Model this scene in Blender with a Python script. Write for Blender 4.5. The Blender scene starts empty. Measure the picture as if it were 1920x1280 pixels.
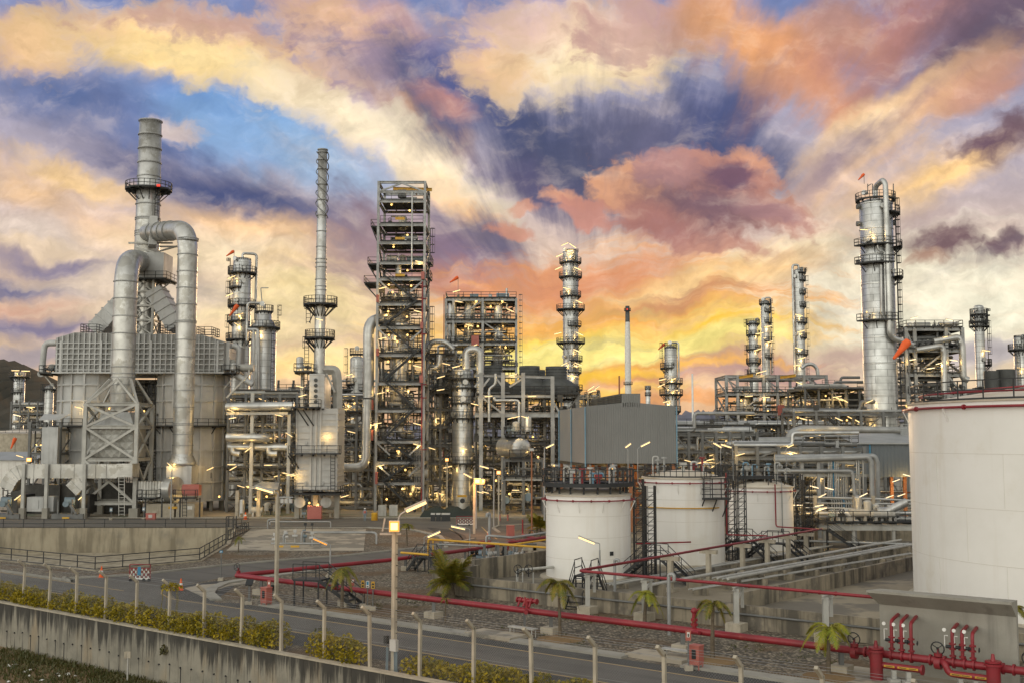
# Oil refinery at sunset, seen from raised ground outside the perimeter fence.
EXPOSURE = 0.0
REAR = ((1.28, 1.20, 1.07), (.64, .61, .54))   # added fill radiance of the sky behind the viewer: low, overhead
SUN_E = 1.2
import bpy, bmesh, math, random
from mathutils import Vector, Matrix
from mathutils.geometry import tessellate_polygon
random.seed(7)
sc = bpy.context.scene
COL = sc.collection
PI = math.pi
# ---------------------------------------------------------------- camera model
F = 2090.; H = 11.5; PITCH = math.atan(180 / F)
def D(px, py):
    x = (px - 960) / F; y = (640 - py) / F
    return (x, math.cos(PITCH) - y * math.sin(PITCH), math.sin(PITCH) + y * math.cos(PITCH))
def W(px, py, Y):
    d = D(px, py); k = Y / d[1]
    return Vector((d[0] * k, Y, H + d[2] * k))
def G(px, py, z=0.0):
    d = D(px, py); k = (z - H) / d[2]
    return Vector((d[0] * k, d[1] * k, z))
def GY(py, z=0.0): return G(960, py, z).y
cam = bpy.data.cameras.new("camera"); co = bpy.data.objects.new("camera", cam); COL.objects.link(co)
cam.sensor_width = 36; cam.lens = F / 1920 * 36; cam.clip_end = 20000; cam.clip_start = 0.5
co.location = (0, 0, H); co.rotation_euler = (PI / 2 + PITCH, 0, 0); sc.camera = co
sc.view_settings.view_transform = 'Standard'; sc.view_settings.look = 'None'
sc.view_settings.exposure = EXPOSURE if 'EXPOSURE' in globals() else 0.0
sc.view_settings.gamma = 1
sc.cycles.max_bounces = 6; sc.cycles.diffuse_bounces = 3; sc.cycles.glossy_bounces = 3
sc.cycles.sample_clamp_indirect = 4.0; sc.cycles.caustics_reflective = False; sc.cycles.caustics_refractive = False
def lin(c):
    f = lambda v: v / 12.92 if v <= .04045 else ((v + .055) / 1.055) ** 2.4
    return tuple(f(v / 255.) for v in c) + (1.,)
# ---------------------------------------------------------------- node helper
class N:
    def __init__(s, tree): s.t = tree
    def n(s, typ, **kw):
        nd = s.t.nodes.new(typ)
        for k, v in kw.items(): setattr(nd, k, v)
        return nd
    def put(s, sock, v):
        if v is None: return
        if isinstance(v, bpy.types.NodeSocket): s.t.links.new(v, sock)
        else: sock.default_value = v
    def math(s, op, a, b=None, c=None, clamp=False):
        nd = s.n('ShaderNodeMath', operation=op, use_clamp=clamp)
        for i, v in enumerate((a, b, c)): s.put(nd.inputs[i], v)
        return nd.outputs[0]
    def vmath(s, op, a, b=None, scale=None):
        nd = s.n('ShaderNodeVectorMath', operation=op)
        s.put(nd.inputs[0], a); s.put(nd.inputs[1], b)
        if scale is not None: s.put(nd.inputs['Scale'], scale)
        return nd.outputs['Value'] if op in ('LENGTH', 'DOT_PRODUCT', 'DISTANCE') else nd.outputs[0]
    def noise(s, vec, scale, detail=4, rough=.55, dist=0.):
        nd = s.n('ShaderNodeTexNoise'); s.put(nd.inputs['Vector'], vec)
        s.put(nd.inputs['Scale'], scale); s.put(nd.inputs['Detail'], detail)
        s.put(nd.inputs['Roughness'], rough); s.put(nd.inputs['Distortion'], dist)
        return nd.outputs['Fac']
    def rng(s, v, a, b, c=0., d=1., interp='SMOOTHSTEP'):
        nd = s.n('ShaderNodeMapRange', interpolation_type=interp)
        for i, x in enumerate((v, a, b, c, d)): s.put(nd.inputs[i], x)
        return nd.outputs[0]
    def mix(s, f, a, b, blend='MIX'):
        nd = s.n('ShaderNodeMix', data_type='RGBA', blend_type=blend)
        s.put(nd.inputs[0], f); s.put(nd.inputs[6], a); s.put(nd.inputs[7], b)
        return nd.outputs[2]
    def mapping(s, vec, loc=(0, 0, 0), rot=(0, 0, 0), scale=(1, 1, 1), typ='POINT'):
        nd = s.n('ShaderNodeMapping', vector_type=typ); s.put(nd.inputs[0], vec)
        nd.inputs['Location'].default_value = loc if typ != 'VECTOR' else (0, 0, 0)
        nd.inputs['Rotation'].default_value = rot; nd.inputs['Scale'].default_value = scale
        return nd.outputs[0]
    def comb(s, x, y, z=0.):
        nd = s.n('ShaderNodeCombineXYZ')
        for i, v in enumerate((x, y, z)): s.put(nd.inputs[i], v)
        return nd.outputs[0]
    def sep(s, v):
        nd = s.n('ShaderNodeSeparateXYZ'); s.put(nd.inputs[0], v); return nd.outputs
# ---------------------------------------------------------------- sky
SUN_AZ = math.radians(4.0); SUN_EL = math.radians(3.5)
wd = bpy.data.worlds.new("World"); sc.world = wd; wd.use_nodes = True
wt = wd.node_tree; wt.nodes.clear(); w = N(wt)
tc = w.n('ShaderNodeTexCoord').outputs['Generated']
dx, dy, dz = w.sep(tc)
yy = w.math('MAXIMUM', dy, .14)
qx = w.math('MULTIPLY_ADD', w.math('DIVIDE', dx, yy), 2.09, .96)
qy = w.math('MULTIPLY_ADD', w.math('DIVIDE', dz, yy), -2.09, .82)
Q = w.comb(qx, qy)
# domain warp
wn = w.n('ShaderNodeTexNoise'); w.put(wn.inputs['Vector'], Q)
wn.inputs['Scale'].default_value = 3.2; wn.inputs['Detail'].default_value = 5; wn.inputs['Roughness'].default_value = .6
warp = w.vmath('SCALE', w.vmath('SUBTRACT', wn.outputs['Color'], (.5, .5, .5)), scale=.15)
wn2 = w.n('ShaderNodeTexNoise'); w.put(wn2.inputs['Vector'], w.vmath('ADD', Q, warp)); wn2.inputs['Scale'].default_value = 11.; wn2.inputs['Detail'].default_value = 4; wn2.inputs['Roughness'].default_value = .6
warp = w.vmath('ADD', warp, w.vmath('SCALE', w.vmath('SUBTRACT', wn2.outputs['Color'], (.5, .5, .5)), scale=.055))
QW = w.vmath('ADD', Q, warp)
# polar coordinates about the sunset for streaks that radiate as cloud streets do
sx = w.math('SUBTRACT', qx, 1.10); sy = w.math('SUBTRACT', .74, qy)
ang = w.math('ARCTAN2', sy, sx)
rad = w.math('SQRT', w.math('ADD', w.math('MULTIPLY', sx, sx), w.math('MULTIPLY', sy, sy)))
pol = w.comb(w.math('MULTIPLY', ang, 3.4), w.math('MULTIPLY', w.math('POWER', w.math('ADD', rad, .02), .5), 1.5), 0.)
polw = w.vmath('ADD', pol, w.vmath('SCALE', warp, scale=1.8))
n_str0 = w.noise(polw, 2.2, 6, .56)
n_lump = w.noise(w.mapping(QW, rot=(0, 0, .4), scale=(.8, 1.25, 1)), 34., 3, .5)
n_puf = w.math('ADD', w.math('MULTIPLY', w.noise(QW, 8., 7, .60), .72), w.math('MULTIPLY', n_lump, .28))
n_brk = w.math('ADD', w.math('MULTIPLY', n_puf, .55), w.math('MULTIPLY', w.noise(w.mapping(QW, rot=(0, 0, .3), scale=(.75, 1.3, 1)), 24., 5, .58), .45))
n_fin = w.noise(w.mapping(QW, rot=(0, 0, .35), scale=(.6, 1.4, 1)), 15., 5, .56)
n_hor = w.noise(w.mapping(QW, rot=(0, 0, .08), scale=(1.3, 11., 1)), 3., 5, .62)
rf = w.rng(rad, .12, .42)
n_str = w.math('ADD', w.math('MULTIPLY', n_str0, rf), w.math('MULTIPLY', n_hor, w.math('SUBTRACT', 1., rf)))
def qpx(px, py):
    d = D(px, py)
    return (d[0] / d[1] * 2.09 + .96, .82 - d[2] / d[1] * 2.09)
def base_sky(w, qy):
    g = w.rng(qy, -.02, .40, interp='LINEAR')
    col = w.mix(g, lin((128, 142, 184)), lin((206, 190, 190)))
    col = w.mix(w.rng(qy, .30, .66), col, lin((238, 205, 165)))
    return w.mix(w.rng(qy, .66, .84), col, lin((224, 178, 140)))
def blob(w, QW, nsets, col, cx, cy, rx, ry, a, c, st=1., nz='s', amp=1.2, soft=(1.45, .25)):
    if nz == 's': amp *= 1.5; soft = (1.6, .1)
    x, y = qpx(cx, cy)
    v = w.mapping(QW, (x, y, 0), (0, 0, math.radians(a)), (rx / 1000., ry / 1000., 1), 'TEXTURE')
    m = w.math('MULTIPLY_ADD', nsets[nz], amp * 2, w.vmath('LENGTH', v))
    return w.mix(w.rng(m, soft[0] + amp, soft[1] + amp, 0., st), col, lin(c))
SKY = [
 # blue gaps
 (430, 205, 220, 78, 12, (92, 138, 202), 1, 's', .6), (560, 270, 190, 70, 28, (150, 184, 222), 1, 's', .6),
 (400, 245, 160, 60, 20, (150, 182, 220), .9, 's', .6), (640, 330, 130, 60, 25, (176, 196, 220), .8, 's', .6),
 (130, 190, 200, 50, 14, (108, 124, 166), 1, 's', .6), (300, 270, 110, 34, 20, (116, 132, 176), .9, 's', .6),
 # left low bands
 (60, 350, 150, 60, 22, (238, 200, 158), 1, 's', .8), (150, 330, 110, 30, 24, (255, 218, 165), .9, 'f', .9),
 (80, 440, 180, 40, 18, (228, 210, 196), 1, 's', .7), (230, 450, 110, 40, 15, (244, 205, 165), .8, 's', .7),
 (110, 505, 230, 26, 8, (150, 140, 160), 1, 's', .6), (40, 545, 170, 22, 4, (112, 112, 148), 1, 's', .5),
 (60, 580, 150, 22, 2, (206, 162, 145), .9, 's', .6), (70, 612, 180, 22, 2, (128, 124, 155), .9, 's', .5),
 (60, 665, 180, 30, 0, (186, 172, 172), 1, 'h', .6), (90, 470, 120, 14, 14, (250, 225, 195), .9, 'f', .8),
 # long dark band left centre
 (430, 365, 310, 54, 17, (88, 96, 134), 1, 's', .7), (620, 445, 170, 42, 12, (108, 112, 146), .9, 's', .8),
 (470, 430, 230, 36, 12, (244, 204, 160), 1, 's', .9), (420, 480, 240, 46, 8, (255, 232, 196), 1, 's', .8),
 (570, 500, 140, 26, 8, (255, 222, 172), .8, 'h', .9), (560, 560, 150, 46, 4, (255, 226, 160), .9, 'h', .9),
 (600, 640, 170, 24, 0, (190, 158, 152), .8, 'h', .8), (560, 690, 170, 30, 0, (255, 220, 150), .9, 'h', .8),
 # upper left bright cloud and the long bright ridge
 (40, 85, 75, 60, 10, (240, 195, 150), .9, 'p', 1.), (140, 30, 90, 24, 10, (150, 138, 165), .7, 's', .8),
 (330, 70, 250, 58, 8, (246, 200, 146), 1, 'p', .8), (330, 118, 220, 44, 8, (255, 222, 160), 1, 'p', 1.),
 (420, 40, 110, 26, 8, (206, 165, 150), .8, 's', 1.),
 (700, 55, 170, 60, 22, (218, 176, 162), 1, 's', 1.), (640, 30, 90, 40, 24, (240, 196, 160), .8, 'p', 1.),
 (760, 130, 150, 60, 30, (138, 128, 164), 1, 's', .9), (620, 160, 120, 40, 28, (190, 160, 160), .8, 's', 1.),
 (650, 225, 190, 38, 27, (255, 232, 196), 1, 'p', 1.), (790, 295, 150, 46, 30, (255, 238, 208), 1, 'p', .9),
 (840, 350, 110, 40, 40, (255, 206, 150), .9, 'p', .9), (800, 230, 110, 36, 30, (232, 184, 140), .9, 's', 1.),
 # broken puffs in the lit clouds
 (300, 60, 230, 60, 8, (255, 224, 168), .62, 'l', 2.4, (1.5, .4)), (430, 120, 160, 50, 12, (255, 230, 176), .62, 'l', 2.4, (1.5, .4)), (60, 90, 90, 50, 8, (250, 214, 165), .6, 'l', 2.4, (1.5, .4)),
 (640, 90, 150, 70, 26, (246, 204, 165), .6, 'l', 2.4, (1.45, .4)), (620, 205, 170, 46, 26, (255, 238, 208), .62, 'l', 2.4, (1.5, .4)), (800, 300, 150, 50, 32, (255, 240, 212), .6, 'l', 2.4, (1.5, .4)),
 (340, 40, 210, 40, 6, (196, 158, 156), .7, 'l', 2.6, (1.3, .3)), (700, 120, 150, 50, 28, (150, 136, 164), .7, 'l', 2.6, (1.3, .3)), (330, 245, 60, 22, 10, (250, 222, 200), .6, 'l', 2.2, (1.4, .4)),
 # mauve centre
 (830, 470, 190, 80, 20, (148, 128, 146), 1, 's', .8), (900, 440, 110, 40, 25, (112, 108, 132), .8, 's', .8),
 (700, 490, 90, 90, 0, (178, 150, 150), .8, 's', .8), (880, 540, 130, 40, 10, (212, 148, 122), .9, 's', .9),
 # dark blue band to the middle
 (980, 250, 270, 88, 26, (82, 90, 124), 1, 's', .8), (1120, 330, 170, 64, 24, (90, 94, 120), 1, 's', .8),
 (860, 170, 110, 66, 50, (100, 106, 150), .9, 's', .8), (1010, 350, 120, 44, 30, (102, 98, 128), .9, 's', .8),
 (820, 200, 66, 30, 30, (204, 150, 140), .8, 'p', 1.1), (950, 90, 100, 70, 20, (196, 166, 176), .8, 's', 1.),
 # bright cloud top middle
 (1090, 60, 210, 60, -4, (232, 198, 170), .9, 'p', .9), (1110, 130, 150, 66, -10, (255, 230, 186), 1, 'p', .9),
 (930, 135, 90, 36, 10, (240, 196, 150), .8, 'p', 1.1), (1000, 30, 70, 36, 0, (170, 160, 190), .7, 's', 1.),
 (1200, 120, 70, 50, -40, (240, 206, 165), .8, 'p', 1.),
 (1090, 110, 180, 80, -6, (255, 234, 196), .62, 'l', 2.4, (1.5, .4)), (1000, 60, 130, 60, 0, (236, 202, 182), .6, 'l', 2.4, (1.45, .4)), (930, 140, 90, 44, 10, (250, 210, 165), .6, 'l', 2.4, (1.5, .4)), (1190, 60, 120, 60, -20, (206, 164, 160), .7, 'l', 2.6, (1.4, .4)),
 # dark blue right of the middle
 (1340, 225, 130, 80, -52, (90, 98, 138), 1, 's', .7), (1230, 250, 120, 50, -10, (104, 104, 132), .9, 's', .8),
 (1430, 290, 120, 60, 50, (84, 94, 132), .9, 's', .7),
 # upper right fan
 (1420, 70, 210, 70, 36, (236, 176, 128), 1, 's', .9), (1540, 150, 190, 60, 44, (226, 166, 126), 1, 's', .9),
 (1700, 70, 240, 80, -30, (186, 138, 132), 1, 's', .9), (1590, 60, 90, 50, 30, (206, 156, 134), .8, 's', 1.),
 (1850, 70, 170, 80, -30, (120, 102, 118), 1, 's', .8), (1700, 215, 230, 40, -28, (240, 190, 140), 1, 's', 1.),
 (1620, 260, 150, 44, -30, (255, 226, 186), .9, 's', 1.), (1850, 160, 140, 36, -24, (204, 156, 140), .9, 's', .9),
 (1500, 370, 190, 46, -32, (214, 184, 172), .9, 's', .9), (1640, 350, 170, 40, -26, (246, 208, 168), .9, 's', .9),
 (1790, 330, 170, 40, -20, (255, 214, 156), 1, 's', .9), (1560, 300, 90, 30, -35, (150, 134, 150), .7, 's', .9),
 (1560, 460, 180, 40, -22, (238, 214, 196), 1, 's', .8), (1700, 430, 120, 30, -18, (180, 160, 160), .7, 's', .9),
 (1400, 500, 190, 36, -12, (255, 226, 180), 1, 's', .9), (1560, 520, 140, 22, -8, (250, 200, 140), .9, 'h', .8),
 # low right, pale
 (1740, 585, 380, 150, 0, (242, 236, 212), 1, 'h', .5), (1600, 560, 220, 60, -4, (250, 238, 212), .9, 'h', .8), (300, 560, 260, 60, 0, (236, 216, 190), .8, 'h', .8), (560, 600, 200, 90, 0, (252, 230, 180), .8, 'h', .8), (1640, 680, 190, 24, 0, (206, 178, 165), .9, 'h', .7),
 (1850, 680, 120, 34, -4, (190, 182, 186), .8, 'h', .6), (1460, 610, 130, 50, 0, (246, 232, 200), 1, 'h', .6),
 # sunset bands
 (1180, 600, 330, 110, 0, (244, 176, 104), 1, 'h', 1.6), (1120, 520, 240, 50, -6, (226, 158, 122), .9, 's', .9),
 (1290, 545, 190, 30, -12, (255, 214, 156), 1, 's', 1.), (1240, 580, 170, 18, -10, (206, 150, 116), .8, 'h', 1.8),
 (1060, 655, 330, 66, 0, (252, 206, 110), .9, 'h', .8), (1330, 640, 200, 50, -4, (255, 224, 140), .9, 'h', .8), (1000, 600, 110, 24, 0, (252, 190, 110), .9, 'h', 1.8), (1010, 652, 130, 28, 0, (255, 240, 165), 1, 'h', 1.8),
 (1240, 655, 190, 32, -4, (255, 238, 160), 1, 'h', 1.8), (1330, 625, 130, 16, -8, (255, 206, 90), 1, 'h', 1.8),
 (1040, 632, 100, 12, 0, (255, 208, 80), 1, 'h', 1.8), (1130, 690, 230, 12, 0, (222, 158, 100), 1, 'h', 1.8),
 (1000, 700, 160, 10, 0, (255, 210, 100), .8, 'h', 1.8), (1240, 712, 230, 18, 0, (226, 164, 118), .9, 'h', 1.8),
 (1180, 735, 200, 12, 0, (255, 204, 110), 1, 'h', 1.8), (1420, 720, 170, 40, 0, (202, 166, 156), 1, 'h', 1.6),
 (1320, 700, 150, 8, -3, (255, 196, 110), .8, 'h', 1.9), (1300, 762, 220, 18, 0, (240, 176, 120), .9, 'h', 1.6),
 (1030, 660, 150, 34, 0, (255, 238, 150), 1, 'h', .7), (1290, 655, 170, 26, -3, (255, 236, 150), .95, 'h', .8), (1080, 700, 190, 14, 0, (255, 206, 90), .9, 'h', .8),
 # big puffy cloud
 (1290, 370, 150, 80, 12, (206, 152, 130), 1, 'p', 1.7, (1.28, .62)), (1185, 340, 80, 46, -10, (226, 172, 140), 1, 'p', 1.7, (1.28, .62)), (1390, 300, 46, 40, 0, (222, 168, 142), 1, 'p', 1.5, (1.28, .62)), (1270, 300, 60, 40, 0, (204, 152, 138), .9, 'p', 1.6, (1.3, .6)), (1440, 400, 90, 40, 24, (206, 158, 140), 1, 'p', 1.7, (1.3, .6)), (1320, 455, 110, 30, 10, (200, 150, 134), .9, 'p', 1.7, (1.25, .6)), (1070, 365, 44, 18, 10, (224, 168, 140), .9, 'p', 1.7, (1.3, .55)), (1000, 385, 50, 14, 0, (220, 164, 140), .8, 'p', 1.7, (1.3, .55)), (960, 430, 50, 16, 10, (216, 156, 134), .8, 'p', 1.7, (1.3, .55)),
 (1100, 390, 60, 30, 20, (206, 150, 136), .9, 'p', 1.1, (1.1, .7)), (1360, 340, 70, 60, 0, (200, 148, 134), 1, 'p', 1.5, (1.28, .62)),
 (1325, 385, 135, 66, 14, (136, 108, 116), 1, 'p', 1., (1.3, .3)), (1370, 315, 44, 34, 0, (124, 98, 118), .9, 'p', .9, (1.3, .3)),
 (1230, 420, 90, 40, 20, (176, 128, 124), .8, 'p', 1., (1.3, .4)), (1250, 300, 60, 40, 0, (190, 150, 150), .6, 'p', 1.1, (1.3, .5)),
 (1440, 400, 70, 30, 20, (176, 138, 140), .8, 'p', 1., (1.3, .4)),
 # small dark clouds on the right
 (1850, 285, 80, 40, -10, (124, 100, 112), 1, 'p', 1.4, (1.35, .2)), (1900, 250, 50, 40, 0, (128, 104, 114), .9, 'p', 1.4, (1.35, .2)),
 (1785, 455, 66, 34, -8, (132, 108, 112), 1, 'p', 1.4, (1.35, .25)), (1740, 485, 40, 18, 0, (176, 140, 124), .9, 'p', 1.4, (1.35, .25)),
 (1880, 472, 54, 28, -8, (134, 110, 114), 1, 'p', 1.4, (1.35, .25)), (1910, 455, 40, 24, 0, (126, 104, 110), .9, 'p', 1.4, (1.35, .25)),
]
def half_width(b):
    a = math.radians(b[4])
    return 1.6 * math.hypot(b[2] * math.cos(a), b[3] * math.sin(a)) + 50
def region(x0, x1):
    gt = bpy.data.node_groups.new("sky_region", 'ShaderNodeTree')
    names = ('QW', 'p', 's', 'f', 'h', 'l', 'qy')
    for nm in names:
        gt.interface.new_socket(name=nm, in_out='INPUT', socket_type='NodeSocketVector' if nm == 'QW' else 'NodeSocketFloat')
    gt.interface.new_socket(name='Color', in_out='OUTPUT', socket_type='NodeSocketColor')
    gw = N(gt); gi = gw.n('NodeGroupInput'); go = gw.n('NodeGroupOutput')
    ns = {k: gi.outputs[k] for k in names}
    col = base_sky(gw, ns['qy'])
    for b in SKY:
        if b[0] + half_width(b) > x0 and b[0] - half_width(b) < x1: col = blob(gw, ns['QW'], ns, col, *b)
    # fine lighter and darker wisps everywhere
    col = gw.mix(gw.rng(ns['f'], .48, .75, 0, .2), col, lin((250, 228, 205)))
    col = gw.mix(gw.rng(ns['s'], .5, .25, 0, .35), col, lin((106, 108, 128)))
    col = gw.vmath('SCALE', col, scale=gw.rng(ns['f'], .3, .7, .92, 1.07, 'LINEAR'))
    col = gw.vmath('SCALE', col, scale=gw.rng(ns['p'], .38, .62, .93, 1.06, 'LINEAR'))
    lum = gw.n('ShaderNodeRGBToBW'); gw.put(lum.inputs[0], col)
    k = gw.math('MULTIPLY', gw.rng(lum.outputs[0], .30, .75), gw.rng(ns['l'], .40, .60, -.16, .10, 'LINEAR'))
    col = gw.vmath('SCALE', col, scale=gw.math('ADD', k, 1.))
    hs = gw.n('ShaderNodeHueSaturation'); hs.inputs['Saturation'].default_value = 1.02; gw.put(hs.inputs['Color'], col); col = hs.outputs[0]
    gm = gw.n('ShaderNodeGamma'); gw.put(gm.inputs[0], col); gm.inputs[1].default_value = 1.08; col = gw.vmath('SCALE', gm.outputs[0], scale=1.04)
    gw.put(go.inputs[0], col)
    nd = w.n('ShaderNodeGroup'); nd.node_tree = gt
    for k, v in zip(names, (QW, n_puf, n_str, n_fin, n_hor, n_brk, qy)): w.put(nd.inputs[k], v)
    bg = w.n('ShaderNodeBackground'); w.put(bg.inputs[0], nd.outputs[0])
    return bg.outputs[0]
def mixsh(f, a, b):
    nd = w.n('ShaderNodeMixShader'); w.put(nd.inputs[0], f); w.put(nd.inputs[1], a); w.put(nd.inputs[2], b)
    return nd.outputs[0]
CUT = [340, 700, 1000, 1330, 1600]
edges = [-9999] + CUT + [9999]
sky_sh = region(edges[0], edges[1] + 25)
for i, c in enumerate(CUT):
    sky_sh = mixsh(w.rng(qx, (c - 20) / 1000., (c + 20) / 1000.), sky_sh, region(edges[i + 1] - 25, edges[i + 2] + 25))
# the rest of the sky: overhead and behind the viewer, brightened as added fill light
sky_n = w.n('ShaderNodeTexSky', sky_type='NISHITA', sun_disc=False)
sky_n.sun_elevation = SUN_EL; sky_n.sun_rotation = SUN_AZ
nis = w.vmath('SCALE', sky_n.outputs[0], scale=.10)
rear = w.mix(w.rng(dz, 0., .9), (REAR[0][0], REAR[0][1], REAR[0][2], 1), (REAR[1][0], REAR[1][1], REAR[1][2], 1))
rear = w.vmath('SCALE', w.vmath('ADD', rear, nis), scale=w.rng(w.vmath('DOT_PRODUCT', tc, (-.55, -.75, .36)), .05, 1., .56, 1.55))  # added bright lobe at rear left, shaping highlights on metal and tanks
back = w.math('MAXIMUM', w.rng(dy, .55, .10), w.rng(dz, .42, .75))
bgn = w.n('ShaderNodeBackground'); w.put(bgn.inputs[0], rear)
fin = mixsh(back, sky_sh, bgn.outputs[0])
wo = w.n('ShaderNodeOutputWorld'); wt.links.new(fin, wo.inputs[0])
wd.cycles.sampling_method = 'MANUAL'; wd.cycles.sample_map_resolution = 512
sl = bpy.data.lights.new("sun", 'SUN'); slo = bpy.data.objects.new("sun", sl); COL.objects.link(slo)
sl.energy = SUN_E; sl.angle = math.radians(12); sl.color = (1., .66, .36)
sdir = Vector((math.sin(SUN_AZ) * math.cos(SUN_EL), math.cos(SUN_AZ) * math.cos(SUN_EL), math.sin(SUN_EL)))
slo.rotation_euler = (-sdir).to_track_quat('-Z', 'Y').to_euler()
# ---------------------------------------------------------------- mesh builder
class MB:
    def __init__(s): s.v = []; s.f = []; s.sm = []
    def add(s, vs, fs, smooth=False):
        b = len(s.v); s.v += [tuple(v) for v in vs]
        s.f += [tuple(i + b for i in f) for f in fs]; s.sm += [smooth] * len(fs); return s
    def box(s, x0, x1, y0, y1, z0, z1):
        return s.add([(x0, y0, z0), (x1, y0, z0), (x1, y1, z0), (x0, y1, z0), (x0, y0, z1), (x1, y0, z1), (x1, y1, z1), (x0, y1, z1)],
                     [(0, 3, 2, 1), (4, 5, 6, 7), (0, 1, 5, 4), (1, 2, 6, 5), (2, 3, 7, 6), (3, 0, 4, 7)])
    def obox(s, c, sx, sy, sz, rz=0., tilt=None):
        m = Matrix.Rotation(rz, 3, 'Z') if tilt is None else tilt
        vs = [Vector(c) + m @ Vector((a * sx / 2, b * sy / 2, d * sz / 2)) for d in (-1, 1) for a, b in ((-1, -1), (1, -1), (1, 1), (-1, 1))]
        return s.add(vs, [(0, 3, 2, 1), (4, 5, 6, 7), (0, 1, 5, 4), (1, 2, 6, 5), (2, 3, 7, 6), (3, 0, 4, 7)])
    def beam(s, p0, p1, w, h=None, up=(0, 0, 1)):
        p0 = Vector(p0); p1 = Vector(p1); h = h or w; d = (p1 - p0)
        if d.length < 1e-6: return s
        d.normalize(); u = Vector(up)
        if abs(d.dot(u)) > .98: u = Vector((0, 1, 0))
        r = d.cross(u).normalized(); u = r.cross(d)
        vs = [p + r * a * w / 2 + u * b * h / 2 for p in (p0, p1) for a, b in ((-1, -1), (1, -1), (1, 1), (-1, 1))]
        return s.add(vs, [(0, 3, 2, 1), (4, 5, 6, 7), (0, 1, 5, 4), (1, 2, 6, 5), (2, 3, 7, 6), (3, 0, 4, 7)])
    def hbeam(s, p0, p1, w, h, t=None):
        """an I section"""
        p0 = Vector(p0); p1 = Vector(p1); d = (p1 - p0).normalized(); t = t or w * .12
        u = Vector((0, 0, 1)) if abs(d.z) < .98 else Vector((0, 1, 0))
        r = d.cross(u).normalized(); u = r.cross(d)
        for o in (-1, 1):
            q = u * (h / 2 - t / 2) * o
            s.beam(p0 + q, p1 + q, w, t, u)
        return s.beam(p0, p1, t, h - 2 * t, u)
    def cyl(s, p0, p1, r0, r1=None, n=10, caps=True, smooth=True):
        p0 = Vector(p0); p1 = Vector(p1); r1 = r0 if r1 is None else r1
        d = (p1 - p0).normalized(); a = Vector((1, 0, 0)) if abs(d.x) < .9 else Vector((0, 1, 0))
        u = d.cross(a).normalized(); v = d.cross(u)
        ring = [(math.cos(2 * PI * i / n), math.sin(2 * PI * i / n)) for i in range(n)]
        vs = [p0 + (u * c + v * q) * r0 for c, q in ring] + [p1 + (u * c + v * q) * r1 for c, q in ring]
        s.add(vs, [(i, (i + 1) % n, n + (i + 1) % n, n + i) for i in range(n)], smooth)
        if caps:
            s.add(vs[:n], [tuple(reversed(range(n)))]); s.add(vs[n:], [tuple(range(n))])
        return s
    def tube(s, path, r, n=6, caps=True, closed=False):
        P = [Vector(p) for p in path]; m = len(P)
        if m < 2: return s
        rr = r if isinstance(r, (list, tuple)) else [r] * m
        T = []
        for i in range(m):
            a = P[i - 1] if (i or closed) else P[i]; b = P[(i + 1) % m] if (i < m - 1 or closed) else P[i]
            T.append((b - a).normalized())
        t = T[0]; a = Vector((0, 0, 1)) if abs(t.z) < .9 else Vector((1, 0, 0))
        u = t.cross(a).normalized(); vs = []
        for i in range(m):
            t = T[i]; u = (u - t * u.dot(t))
            u = u.normalized() if u.length > 1e-5 else t.orthogonal().normalized()
            v = t.cross(u)
            vs += [P[i] + (u * math.cos(2 * PI * k / n) + v * math.sin(2 * PI * k / n)) * rr[i] for k in range(n)]
        L = m if closed else m - 1
        s.add(vs, [(i * n + k, i * n + (k + 1) % n, ((i + 1) % m) * n + (k + 1) % n, ((i + 1) % m) * n + k) for i in range(L) for k in range(n)], n > 4)
        if caps and not closed:
            s.add(vs[:n], [tuple(reversed(range(n)))]); s.add(vs[-n:], [tuple(range(n))])
        return s
    def pipe(s, pts, r, n=8, bend=None, seg=4):
        """tube with rounded corners"""
        pts = [Vector(p) for p in pts]; bend = bend or r * 2.2; out = [pts[0]]
        for i in range(1, len(pts) - 1):
            a = pts[i - 1] - pts[i]; b = pts[i + 1] - pts[i]
            k = min(bend, a.length * .48, b.length * .48)
            pa = pts[i] + a.normalized() * k; pb = pts[i] + b.normalized() * k
            for j in range(seg + 1):
                q = j / seg; out.append(pa * (1 - q) ** 2 + pts[i] * 2 * q * (1 - q) + pb * q * q)
        out.append(pts[-1])
        return s.tube(out, r, n)
    def lathe(s, c, prof, n=24, smooth=True, a0=0., a1=2 * PI):
        c = Vector(c); full = abs(a1 - a0 - 2 * PI) < 1e-6; m = n if full else n + 1; vs = []
        for r, z in prof:
            vs += [c + Vector((r * math.cos(a0 + (a1 - a0) * i / n), r * math.sin(a0 + (a1 - a0) * i / n), z)) for i in range(m)]
        fs = []
        for j in range(len(prof) - 1):
            for i in range(n):
                k = (i + 1) % m
                fs.append((j * m + i, j * m + k, (j + 1) * m + k, (j + 1) * m + i))
        return s.add(vs, fs, smooth)
    def shell(s, c, r, z0, z1, n=24, dome=.0, r1=None):
        """upright vessel: wall plus dished or flat top"""
        r1 = r1 or r
        s.lathe(c, [(r, z0), (r1, z1)], n)
        if dome > 0:
            s.lathe(c, [(r1 * math.cos(a), z1 + dome * math.sin(a)) for a in [PI / 2 * i / 6 for i in range(6)] + [PI / 2 - .01]], n)
        else:
            s.lathe(c, [(r1, z1), (.01, z1)], n, False)
        return s
    def ring(s, c, r, z, t=.08, h=.12, n=24):
        return s.lathe(c, [(r, z), (r + t, z), (r + t, z + h), (r, z + h)], n, False)
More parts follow.
